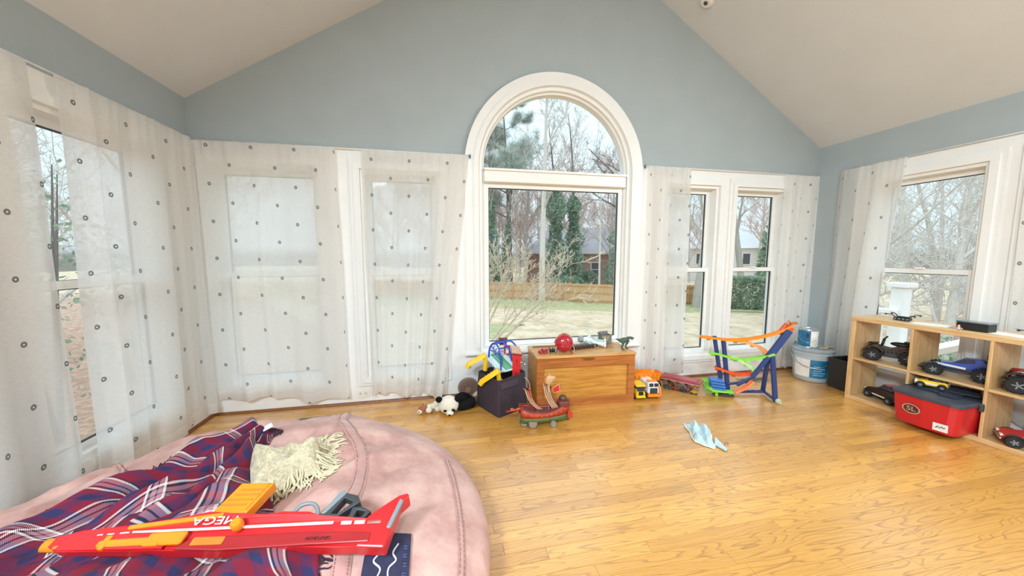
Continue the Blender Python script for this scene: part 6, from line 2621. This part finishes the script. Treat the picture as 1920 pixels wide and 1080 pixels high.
fa = atan2(-3.035, -4.125)          # towards the camera
lbl_b = mat('label_blue', '1f6d97', .35, .35, 14)
lbl_w = mat('label_white', 'e8e6e2', .7)
m_ = MB()
cyl_patch(m_, .1835, .1905, .055, .255, fa - .95, fa - .08)
lw_ = obj('paper_label', m_, lbl_w, pb, smooth=True, label='white paper label')
m_ = MB()
cyl_patch(m_, .1838, .1908, .055, .255, fa - .06, fa + .90)
lb_ = obj('printed_label', m_, lbl_b, pb, smooth=True, label='blue printed label')
m_ = MB()
for k in range(6):
    cyl_patch(m_, .186, .1865, .085 + k * .024, .092 + k * .024, fa + .12, fa + .12 + (.5, .66, .42, .6, .3, .55)[k], 8, .004)
obj('print_lines', m_, mat('label_pale_blue', '9cc3d6', .5), lb_)
m_ = MB()
m_.tube([(.206 * cos(fa + a_), .206 * sin(fa + a_), .300 - .13 * sin((a_ + 1.5) / 3.0 * pi)) for a_ in [-1.5 + 3.0 * k / 24 for k in range(25)]], .004, 6)
obj('wire_handle', m_, P_chrome, pb, smooth=True)
pb.scale = (.90, .90, 1.0)
pc = thing('paint_can', 'small metal paint can with blue and white label on top of the bucket', 'can', (4.05, 3.02, .372))
m_ = MB()
m_.lathe([(.001, 0), (.100, 0), (.104, .004), (.100, .010), (.100, .195), (.105, .200), (.103, .207), (.092, .207), (.090, .200), (.001, .200)], 36)
obj('tin', m_, mat('can_steel', 'b9bfc2', .3, .05, 8, metal=.6), pc, smooth=True, auto=35)
m_ = MB()
cyl_patch(m_, .1, .1, .014, .190, fa - 1.3, fa + .28, 20)
obj('blue_label', m_, lbl_b, pc, smooth=True)
m_ = MB()
cyl_patch(m_, .1, .1, .014, .190, fa + .28, fa + 1.4, 14)
obj('white_label', m_, lbl_w, pc, smooth=True)
m_ = MB()
cyl_patch(m_, .1, .1, .115, .165, fa - .15, fa + .15, 6, .003)
obj('label_emblem', m_, mat('emblem_navy', '2b2f55', .5), pc)
m_ = MB()
m_.tube([(.103 * cos(fa + a_), .103 * sin(fa + a_), .16 - .10 * sin((a_ + 1.5) / 3.0 * pi)) for a_ in [-1.5 + 3.0 * k / 20 for k in range(21)]], .002, 6)
obj('wire_handle', m_, P_chrome, pc, smooth=True)
pc.scale = (.88, .88, 1.0)
for k, (x, y, rz_) in enumerate(((4.165, 2.90, .35), (4.185, 2.92, .6), (4.15, 2.885, .15))):
    m_ = MB()
    m_.box((0, 0, 0), (.24, .025, .005), bev=.001)
    o = obj('stir_stick', m_, mat('stir_stick_wood', 'c9b394', .7))
    o.location = (x, y, .3775 + .006 * k)
    o.rotation_euler = (0, 0, rz_)
    tag(o, ('pale wooden paint stirring stick, lowest of three on the bucket lid', 'pale wooden paint stirring stick in the middle of the three on the bucket lid', 'pale wooden paint stirring stick, topmost of three on the bucket lid')[k], 'stick', 'stir sticks on the bucket')
bb = thing('waste_bin', 'black square bin between the paint bucket and the cube shelf', 'bin', (4.16, 2.70, 0))
m_ = MB()
vs = []
for z, k in ((.003, .9), (.31, 1.0), (.315, 1.0), (.315, .95), (.02, .86)):
    vs += [(sx_ * .125 * k, sy_ * .085 * k, z) for sx_, sy_ in ((-1, -1), (1, -1), (1, 1), (-1, 1))]
fs = [(3, 2, 1, 0), (16, 17, 18, 19)] + [(k * 4 + i, k * 4 + (i + 1) % 4, k * 4 + 4 + (i + 1) % 4, k * 4 + 4 + i) for k in range(4) for i in range(4)]
m_.add(vs, fs)
obj('tub', m_, P_blk, bb)
m_ = MB()
m_.tube([(-.126, -.086, .315), (.126, -.086, .315), (.126, .086, .315), (-.126, .086, .315), (-.126, -.086, .315)], .006, 6)
obj('rim', m_, P_blk, bb)

# ------------------------------------------------------------------ pale blue cloth on the floor
cl = thing('floor_cloth', 'crumpled pale blue cloth with white edging lying on the open floor', 'cloth', (1.95, 2.14, 0))
M_cl = mat('pale_blue_cloth', 'b9d2da', .9, .10, 40, bump=.2, bscale=250)
def cloth_pt(u, v):
    c = ((1.945, 2.36), (2.085, 2.23), (1.90, 1.985), (1.835, 2.10))
    p = quad_map(c, u, v)
    x = p[0] + .018 * noise.noise(V((u * 3, v * 3, 2)))
    y = p[1] + .018 * noise.noise(V((u * 3, v * 3, 6)))
    env = smoothstep(0, .12, u) * smoothstep(1, .88, u) * smoothstep(0, .08, v) * smoothstep(1, .9, v)
    z = .007 + env * (.028 * math.exp(-((u - .35 + .15 * v) / .10) ** 2) + .030 * math.exp(-((u - .75) / .12) ** 2) + .025 * max(0, noise.noise(V((u * 4, v * 5, 9)))) + .012)
    return V((x - 1.95, y - 2.14, z))
m_ = MB()
m_.grid(cloth_pt, 44, 60)
o = obj('cloth', m_, M_cl, cl, smooth=True, solid=.004)
m_ = MB()
m_.tube([cloth_pt(k / 30, 1) for k in range(31)] + [cloth_pt(1, 1 - k / 40) for k in range(1, 30)], .0045, 6)
m_.tube([cloth_pt(0, k / 40) for k in range(41)], .004, 6)
obj('white_hem', m_, mat('cloth_hem_white', 'e9ece6', .9), cl, smooth=True)
m_ = MB()
m_.grid(lambda u, v: V((1.945 + .05 * u - .03 * v * (u) + .015 * v, 2.03 - .085 * v + .055 * u * (1 - v), .006 + .045 * sin(pi * u) * (1 - .75 * v))) - V((1.95, 2.14, 0)), 14, 14)
obj('folded_corner', m_, M_cl, cl, smooth=True, solid=.004)
m_ = MB()
m_.tube(spline([(.03, -.155, .012), (.045, -.150, .030), (.055, -.15, .042), (.065, -.155, .035), (.06, -.16, .022)], 5), .003, 6)
obj('hanging_loop', m_, mat('loop_brown', '8a6a5a', .8), cl, smooth=True)
# ------------------------------------------------------------------ cube shelf along the right wall
W_birch = wood('shelf_birch', 'c9a06a', 'ddb988', (14, 14, 1.5), .45)
W_birch_h = wood('shelf_birch_long', 'c9a06a', 'ddb988', (1.5, 14, 14), .45)
SX, SY, SA = 3.882, 2.514, radians(-86.9)
shf = thing('cube_shelf', 'low birch cube shelf of two rows along the right wall', 'shelf', (SX, SY, 0), SA)
SD, SH, SL = .36, .815, 1.70
def brd(nm_, c, d, m, bev=.0025):
    m2 = MB()
    m2.box(c, d, bev=bev)
    return obj(nm_, m2, m, shf)
brd('top_board', (SL / 2, SD / 2, SH - .019), (SL, SD, .038), W_birch_h)
brd('bottom_board', (SL / 2, SD / 2, .019), (SL, SD, .038), W_birch_h)
DIV = [.019, .427, .845, 1.262, SL - .019]
for i, x in enumerate(DIV):
    if i in (0, 4):
        brd('end_board', (x, SD / 2, SH / 2), (.038, SD, SH - .077), W_birch)
    else:
        brd('upright', (x, SD / 2, SH / 2), (.018, SD - .002, SH - .077), W_birch)
for i in range(4):
    a_ = DIV[i] + (.019 if i == 0 else .009)
    b_ = DIV[i + 1] - (.019 if i == 3 else .009)
    brd('cubby_shelf', ((a_ + b_) / 2, SD / 2, SH / 2), (b_ - a_ - .0006, SD - .002, .018), W_birch_h)
ZM, ZBm, ZTp = SH / 2 + .009, .038, SH
SM = Matrix.Translation((SX, SY, 0)) @ Matrix.Rotation(SA, 4, 'Z')
def spos(x, y, z):
    p = SM @ V((x, y, z))
    return (p.x, p.y, p.z)

def rc_vehicle(label, loc, rz, L, body_m, style, wheel_r=.055, tilt=0.0, name='toy_vehicle', accent=None, scale=1.0):
    """toy vehicle: local x forward, wheels on z = 0"""
    t = thing(name, label, 'toy vehicle', loc, rz)
    accent = accent or P_blk
    W_ = L * .46
    wr = wheel_r
    root_c = bpy.data.objects.new('unused', None) if False else None
    def addp(nm_, m2, mm, par=t, **k):
        return obj(nm_, m2, mm, par, **k)
    ax_f, ax_r = L * .34, -L * .32
    for x in (ax_f, ax_r):
        for s in (-1, 1):
            rr_ = wr if x == ax_f else wr * (1.12 if style in ('buggy', 'quad') else 1)
            m2 = MB()
            m2.lathe([(rr_ * .5, -.020), (rr_ * .86, -.023), (rr_ * .97, -.016), (rr_, -.006), (rr_, .006), (rr_ * .97, .016), (rr_ * .86, .023), (rr_ * .5, .020)], 22, TR(x, s * W_ * .46, rr_, rx=radians(90)))
            if style in ('buggy', 'quad'):
                for k in range(14):
                    an = 2 * pi * k / 14
                    m2.box((x + rr_ * cos(an), s * W_ * .46, rr_ + rr_ * sin(an)), (.010, .036, .010), rot=(0, -an, 0))
            wo = addp('wheel', m2, mat('tyre_black', '232324', .8, .15, 40), smooth=True, auto=40)
            m2 = MB()
            m2.lathe([(.001, -.018), (rr_ * .5, -.019), (rr_ * .5, .019), (.001, .018)], 14, TR(x, s * W_ * .46, rr_, rx=radians(90)))
            for k in range(5):
                an = 2 * pi * k / 5
                m2.box((x + rr_ * .25 * cos(an), s * (W_ * .46 + .019), rr_ + rr_ * .25 * sin(an)), (rr_ * .42, .004, .008), rot=(0, -an, 0))
            addp('hub', m2, P_grey, wo)
    m2 = MB()
    m2.box((.01 * L, 0, wr * .95), (L * .80, W_ * .42, .022), bev=.005)
    for x in (ax_f, ax_r):
        m2.tube([(x, -W_ * .44, wr), (x, W_ * .44, wr)], .009, 8)
    addp('chassis', m2, P_dgrey)
    z0 = wr * .95 + .012
    if style == 'buggy':
        m2 = MB()
        m2.prism([(-L * .40, z0 + .02), (L * .46, z0), (L * .50, z0 + .018), (L * .30, z0 + .045), (L * .10, z0 + .060), (-L * .05, z0 + .105), (-L * .30, z0 + .115), (-L * .42, z0 + .075)], W_ * .42, Matrix.Translation((0, -W_ * .21, 0)) @ UP)
        bevel(addp('body_shell', m2, body_m), .012, 3)
        m2 = MB()
        m2.prism([(L * .06, z0 + .064), (-L * .05, z0 + .100), (-L * .20, z0 + .106), (-L * .20, z0 + .075), (0, z0 + .06)], W_ * .44, Matrix.Translation((0, -W_ * .22, 0)) @ UP)
        addp('window', m2, mat('dark_window', '2c3440', .2))
        m2 = MB()
        m2.box((-L * .44, 0, z0 + .140), (L * .16, W_ * .85, .008), rot=(0, .25, 0), bev=.003)
        for s in (-1, 1):
            m2.box((-L * .40, s * W_ * .22, z0 + .110), (.03, .006, .06), rot=(0, .3, 0))
            m2.box((-L * .44, s * W_ * .425, z0 + .145), (L * .18, .005, .045), bev=.002)
        addp('rear_wing', m2, accent)
        m2 = MB()
        m2.box((L * .52, 0, z0), (.04, W_ * .7, .012), rot=(0, .2, 0), bev=.004)
        for s in (-1, 1):
            m2.tube([(L * .30, s * W_ * .12, z0 + .055), (ax_f, s * W_ * .33, wr * 1.1)], .007, 8)
            m2.tube([(-L * .25, s * W_ * .12, z0 + .085), (ax_r, s * W_ * .34, wr * 1.1)], .008, 8)
        addp('bumper_and_shocks', m2, P_dgrey)
        m2 = MB()
        for s in (-1, 1):
            m2.box((L * .12, s * W_ * .215, z0 + .030), (L * .42, .004, .016), rot=(0, -.08, 0))
        addp('side_stripe', m2, P_wht)
    elif style == 'quad':
        m2 = MB()
        m2.prism([(-L * .42, z0 + .03), (L * .38, z0 + .01), (L * .44, z0 + .05), (L * .20, z0 + .075), (.02 * L, z0 + .065), (-L * .12, z0 + .09), (-L * .44, z0 + .10)], W_ * .34, Matrix.Translation((0, -W_ * .17, 0)) @ UP)
        bevel(addp('body_shell', m2, body_m), .010, 3)
        for x in (ax_f, ax_r):
            for s in (-1, 1):
                m2 = MB()
                m2.tube([(x + wr * 1.25 * cos(a1), s * W_ * .40, wr * 1.05 + wr * 1.35 * sin(a1)) for a1 in [.35 + 2.45 * k / 10 for k in range(11)]], .020, 6, flat=.35)
                addp('mudguard', m2, body_m, smooth=True)
        m2 = MB()
        m2.ell((-L * .14, 0, z0 + .105), (L * .20, W_ * .17, .022), 16, 8)
        addp('seat', m2, P_blk, smooth=True)
        m2 = MB()
        m2.tube(spline([(L * .14, -W_ * .40, z0 + .155), (L * .17, -W_ * .2, z0 + .140), (L * .17, W_ * .2, z0 + .140), (L * .14, W_ * .40, z0 + .155)], 5), .007, 8)
        m2.tube([(L * .17, 0, z0 + .14), (L * .22, 0, z0 + .05)], .010, 8)
        addp('handlebar', m2, P_blk, smooth=True)
        for x0_, x1_, zz, z2_ in ((-L * .44, -L * .20, .125, .13), (L * .28, L * .46, .095, .085)):
            m2 = MB()
            for k in range(4):
                m2.tube([(x0_, -W_ * .24 + k * W_ * .16, z0 + zz), (x1_, -W_ * .24 + k * W_ * .16, z0 + z2_)], .004, 6)
            m2.tube([(x0_, -W_ * .26, z0 + zz), (x0_, W_ * .26, z0 + zz)], .005, 6)
            m2.tube([(x1_, -W_ * .26, z0 + z2_), (x1_, W_ * .26, z0 + z2_)], .005, 6)
            addp('cargo_rack', m2, accent, smooth=True)
        m2 = MB()
        for s in (-1, 1):
            m2.ell((L * .42, s * W_ * .10, z0 + .045), (.012, .016, .014), 10, 7)
        addp('headlight', m2, P_chrome, smooth=True)
        m2 = MB()
        m2.box((0, 0, z0), (L * .30, W_ * .5, .045), bev=.008)
        for k in range(4):
            m2.box((-.04 + k * .025, 0, z0 + .03), (.010, W_ * .52, .05))
        addp('engine_block', m2, P_dgrey)
    else:                               # car / truck bodies
        hh = {'sports': .050, 'car': .062, 'wagon': .088}[style] * L / .33
        m2 = MB()
        m2.prism([(-L * .49, z0 - .012), (L * .49, z0 - .016), (L * .50, z0 + hh * .35), (L * .40, z0 + hh * .62), (L * .16, z0 + hh * .82), (-L * .40, z0 + hh * .95), (-L * .49, z0 + hh * .75)], W_ * .98, Matrix.Translation((0, -W_ * .49, 0)) @ UP)
        bevel(addp('body_shell', m2, body_m), .012, 3)
        m2 = MB()
        m2.prism([(L * .14, z0 + hh * .78), (-L * .02, z0 + hh * 1.42), (-L * .24, z0 + hh * 1.42), (-L * .36, z0 + hh * .90)], W_ * .78, Matrix.Translation((0, -W_ * .39, 0)) @ UP)
        bevel(addp('cabin', m2, mat('dark_window', '2c3440', .2)), .008, 2)
        m2 = MB()
        m2.box((-L * .13, 0, z0 + hh * 1.45), (L * .22, W_ * .72, .008), bev=.003)
        addp('roof', m2, accent)
        m2 = MB()
        m2.box((-L * .44, 0, z0 + hh * 1.25), (L * .10, W_ * .92, .008), bev=.003)
        for s in (-1, 1):
            m2.box((-L * .43, s * W_ * .3, z0 + hh * 1.05), (.02, .006, .03))
        addp('spoiler', m2, accent)
        m2 = MB()
        for s in (-1, 1):
            m2.box((L * .485, s * W_ * .33, z0 + hh * .35), (.016, .04, .014), bev=.003)
        addp('headlight', m2, P_wht)
        m2 = MB()
        for s in (-1, 1):
            m2.box((0, s * W_ * .492, z0 + .004), (L * .9, .005, .012), bev=.001)
        m2.box((L * .497, 0, z0 - .004), (.012, W_ * .9, .014), bev=.003)
        addp('side_trim', m2, P_chrome if style == 'sports' else P_wht)
        for x in (ax_f, ax_r):
            m2 = MB()
            for s in (-1, 1):
                m2.tube([(x + wr * 1.12 * cos(a1), s * W_ * .495, wr + wr * 1.12 * sin(a1)) for a1 in [pi * k / 10 for k in range(11)]], .006, 6)
            addp('wheel_arch', m2, P_blk, smooth=True)
    if tilt:
        t.rotation_euler = (0, tilt, rz)
    return t
M_rust = mat('rusty_brown_plastic', '4a342a', .5, .3, 20)
M_rblue = mat('racing_blue', '1f4fae', .3, .2, 12, coat=.3)
# local axes of the shelf: x runs along it towards the camera, so -x points to the far end
rc_vehicle('black and rust toy quad bike in the first upper cubby from the corner', spos(.225, .185, ZM), SA + pi + .35, .34, M_rust, 'quad', .056, accent=P_blk, name='toy_quad_bike')
rc_vehicle('blue toy racing buggy with rear wing in the second upper cubby', spos(.635, .185, ZM), SA + pi + .30, .36, M_rblue, 'buggy', .048, accent=P_navy, name='toy_buggy')
rc_vehicle('dark brown toy off-road quad in the third upper cubby at the right edge', spos(1.055, .185, ZM), SA + pi + .25, .36, mat('dark_rust_plastic', '3b2523', .5, .3, 20), 'quad', .060, accent=P_dred, name='toy_quad_bike')
rc_vehicle('black toy muscle car with red stripe in the first lower cubby', spos(.225, .17, ZBm), SA + pi - .35, .30, mat('gloss_black_red', '28191b', .3, .2, 6), 'wagon', .034, accent=P_dred, name='toy_car')
rc_vehicle('red toy sports car in the third lower cubby at the right edge', spos(1.06, .15, ZBm), SA + pi + .5, .36, P_red, 'sports', .042, accent=P_blk, name='toy_car')
m2 = MB()
m2.box((0, 0, 0), (.13, .004, .016))
# clear plastic bag / green papers behind the black car
t = thing('paper_stack', 'green and white paper wrapper lying behind the black toy car', 'paper', spos(.33, .31, ZBm), SA)
m2 = MB()
m2.grid(lambda u, v: (-.10 + .20 * u, -.05 + .10 * v, .05 + .05 * sin(3 * u + 2 * v) * v + .01 * sin(9 * u)), 12, 8)
obj('sheet', m2, mat('paper_green', 'a9cdb0', .8), t, smooth=True, solid=.002)
m2 = MB()
m2.box((0, 0, .012), (.18, .09, .022), bev=.004)
obj('lower_sheet', m2, lbl_w, t)

# red toy chest with dark lid sticking out of the second lower cubby
rb = thing('red_toy_bin', 'red plastic bin with dark lid and oval emblem jutting from the lower shelf', 'bin', spos(.636, .0, ZBm), SA)
M_rb = mat('bin_red', 'c41f27', .35, .06, 6)
RBW, RBH = .385, .235
m2 = MB()
y0, y1 = -.23, .20
# body with rounded, slightly tapered plan
def rb_ring(z, k):
    w = RBW / 2 * k
    ya, yb = y0 + (1 - k) * .15, y1
    c_ = .05
    return [(-w, yb, z), (-w, ya + c_, z), (-w + c_ * .3, ya + c_ * .3, z), (-w + c_, ya, z), (0, ya - .012, z), (w - c_, ya, z), (w - c_ * .3, ya + c_ * .3, z), (w, ya + c_, z), (w, yb, z)]
rings = [rb_ring(.004, .88), rb_ring(.02, .90), rb_ring(.12, .95), rb_ring(.20, .985), rb_ring(RBH - .015, .99), rb_ring(RBH - .012, 1.0), rb_ring(RBH, 1.0)]
K = 9
vs = [p for g_ in rings for p in g_]
fs = [(i * K + j, i * K + (j + 1) % K, (i + 1) * K + (j + 1) % K, (i + 1) * K + j) for i in range(len(rings) - 1) for j in range(K)] + [tuple(reversed(range(K))), tuple(range((len(rings) - 1) * K, len(rings) * K))]
m2.add(vs, fs)
bevel(obj('tub', m2, M_rb, rb), .006, 2)
m2 = MB()
lr = rb_ring(0, 1.03)
N = len(lr)
vs = [(x, y - .004, RBH + .001) for x, y, z in lr] + [(x, y - .004, RBH + .018) for x, y, z in lr] + [(x * .93, y * .93, RBH + .026) for x, y, z in lr]
fs = [tuple(reversed(range(N)))] + [(k * N + i, k * N + (i + 1) % N, (k + 1) * N + (i + 1) % N, (k + 1) * N + i) for k in range(2) for i in range(N)] + [tuple(range(2 * N, 3 * N))]
m2.add(vs, fs)
lid_ = obj('lid', m2, mat('slate_lid', '3e4450', .4, .1, 8), rb)
for s in (-1, 1):
    m2 = MB()
    m2.box((s * .205, .02, RBH - .005), (.022, .10, .06), bev=.006)
    obj('latch', m2, P_dgrey, lid_)
m2 = MB()
m2.box((-.02, .05, RBH + .034), (.22, .20, .014), rot=(0, 0, .0), bev=.003)
m2.box((.06, -.04, RBH + .032), (.10, .10, .010), bev=.003)
obj('lid_panel', m2, mat('slate_lid_panel', '2d3340', .35), lid_)
# emblem and sticker on the front face (front normal is local -y)
FR = TR(-.055, y0 - .010, .135, rx=radians(90 + 4))
m2 = MB()
m2.add([], [])
ring_o = [(.052 * cos(2 * pi * k / 36), .040 * sin(2 * pi * k / 36)) for k in range(36)]
ring_i = [(.045 * cos(2 * pi * k / 36), .033 * sin(2 * pi * k / 36)) for k in range(36)]
m2.prism(ring_o, .002, FR, [ring_i])
em = obj('oval_emblem', m2, mat('emblem_cream', 'b9a68a', .5), rb)
m2 = MB()
m2.prism([(.045 * cos(2 * pi * k / 36), .033 * sin(2 * pi * k / 36)) for k in range(36)], .0008, FR)
obj('emblem_field', m2, mat('emblem_dark', '5a2524', .5), em)
text_obj('emblem_lettering', 'SL', .052, mat('emblem_cream', 'b9a68a'), em, FR @ TR(0, 0, .0015), sx=1.1)
m2 = MB(TR(.105, y0 + .003, .055, rx=radians(4), rz=radians(10)))
m2.box((0, 0, 0), (.075, .002, .06))
st_ = obj('sticker', m2, lbl_w, rb, label='white rectangular sticker with dark scrawl')
m2 = MB(TR(.105, y0 + .003, .055, rx=radians(4), rz=radians(10)))
m2.tube([V((-.022, -.002, -.008)), V((-.012, -.002, .008)), V((-.002, -.002, -.004)), V((.008, -.002, .010)), V((.014, -.002, .0)), V((.024, -.002, .006))], .003, 5)
obj('sticker_scrawl', m2, P_blk, st_)
# toys on the lid
t = rc_vehicle('small black and yellow toy buggy on the lid of the red bin', spos(.56, .03, ZBm + RBH + .042), SA + pi + .4, .17, P_yel, 'car', .020, accent=P_blk, name='toy_car')
t = thing('folded_card', 'dark folded card leaning at the back of the red bin lid', 'card', spos(.70, .12, ZBm + RBH + .041), SA + .3)
m2 = MB()
m2.box((0, 0, .004), (.16, .12, .006))
m2.box((0, .03, .02), (.15, .06, .004), rot=(.3, 0, 0))
obj('card', m2, mat('slate_card', '3a3f4c', .6), t)

# ---- things on the shelf top (z = SH)
def gadget(label, x, y, rz, w, arms=True):
    t = thing('toy_drone', label, 'toy drone', spos(x, y, ZTp), SA + rz)
    m2 = MB()
    m2.box((0, 0, .018), (w, w * .55, .026), bev=.006)
    m2.box((0, -.004, .034), (w * .6, w * .35, .012), bev=.004)
    obj('body', m2, P_blk, t)
    m2 = MB()
    for k in range(4):
        m2.box((-w * .36 + k * w * .24, -w * .28, .018), (w * .13, .004, .012))
    obj('side_plate', m2, P_grey, t)
    for sx_, sy_ in ((-1, -1), (1, -1), (1, 1), (-1, 1)):
        m2 = MB()
        tip = (sx_ * w * .85, sy_ * w * .55, .052)
        m2.tube(spline([(sx_ * w * .35, sy_ * w * .2, .028), (sx_ * w * .6, sy_ * w * .4, .056), tip], 4), .0035, 6)
        a_ = obj('arm', m2, P_blk, t, smooth=True)
        m2 = MB()
        m2.lathe([(.001, -.006), (.007, -.006), (.007, .006), (.001, .006)], 10, TR(*tip))
        m2.box((tip[0], tip[1], .060), (w * .42, .007, .0015), rot=(0, 0, .6 * sx_))
        obj('rotor', m2, P_dgrey, a_)
    return t
gadget('small black toy drone on the shelf top nearest the corner', .28, .16, .15, .105)
gadget('black toy drone on the shelf top nearest the right edge', 1.02, .15, -.1, .115)
t = thing('display_case', 'low black box with clear grey top standing on the shelf', 'box', spos(.70, .16, ZTp), SA - .03)
m2 = MB()
m2.box((0, 0, .030), (.165, .10, .058), bev=.004)
obj('base', m2, P_blk, t)
m2 = MB()
m2.box((0, 0, .066), (.170, .105, .012), bev=.003)
obj('cover', m2, mat('smoky_lid', '6d7a7c', .15), t)
t = thing('toy_figurine', 'tiny pale pink toy figure before the black box on the shelf', 'figure', spos(.655, .055, ZTp), SA)
m2 = MB()
m2.ell((0, 0, .014), (.012, .010, .014), 10, 8)
m2.ell((0, 0, .034), (.008, .008, .009), 10, 8)
for s in (-1, 1):
    m2.tube([(s * .008, 0, .022), (s * .024, -.006, .014)], .003, 6)
    m2.tube([(s * .006, -.004, .006), (s * .018, -.016, .004)], .0035, 6)
obj('body', m2, mat('pale_pink_plastic', 'd9b3a6', .5), t, smooth=True)
m2 = MB()
m2.box((0, 0, .001), (.21, .14, .0015))
o = obj('paper_sheet', m2, lbl_w)
o.matrix_world = SM @ TR(.46, .15, ZTp, rz=.2)
tag(o, 'white sheet of paper on the shelf top between drone and black box', 'paper')
m2 = MB()
m2.box((0, 0, .001), (.20, .15, .0015))
o = obj('paper_sheet', m2, lbl_w)
o.matrix_world = SM @ TR(.85, .18, ZTp, rz=-.1)
tag(o, 'white sheet of paper on the shelf top right of the black box', 'paper')
m2 = MB()
m2.box((0, 0, .003), (.06, .012, .006), bev=.002)
o = obj('craft_stick', m2, mat('stir_stick_wood', 'c9b394'))
o.matrix_world = SM @ TR(.585, .05, ZTp, rz=.1)
tag(o, 'short wooden piece on the front edge of the shelf top', 'stick')
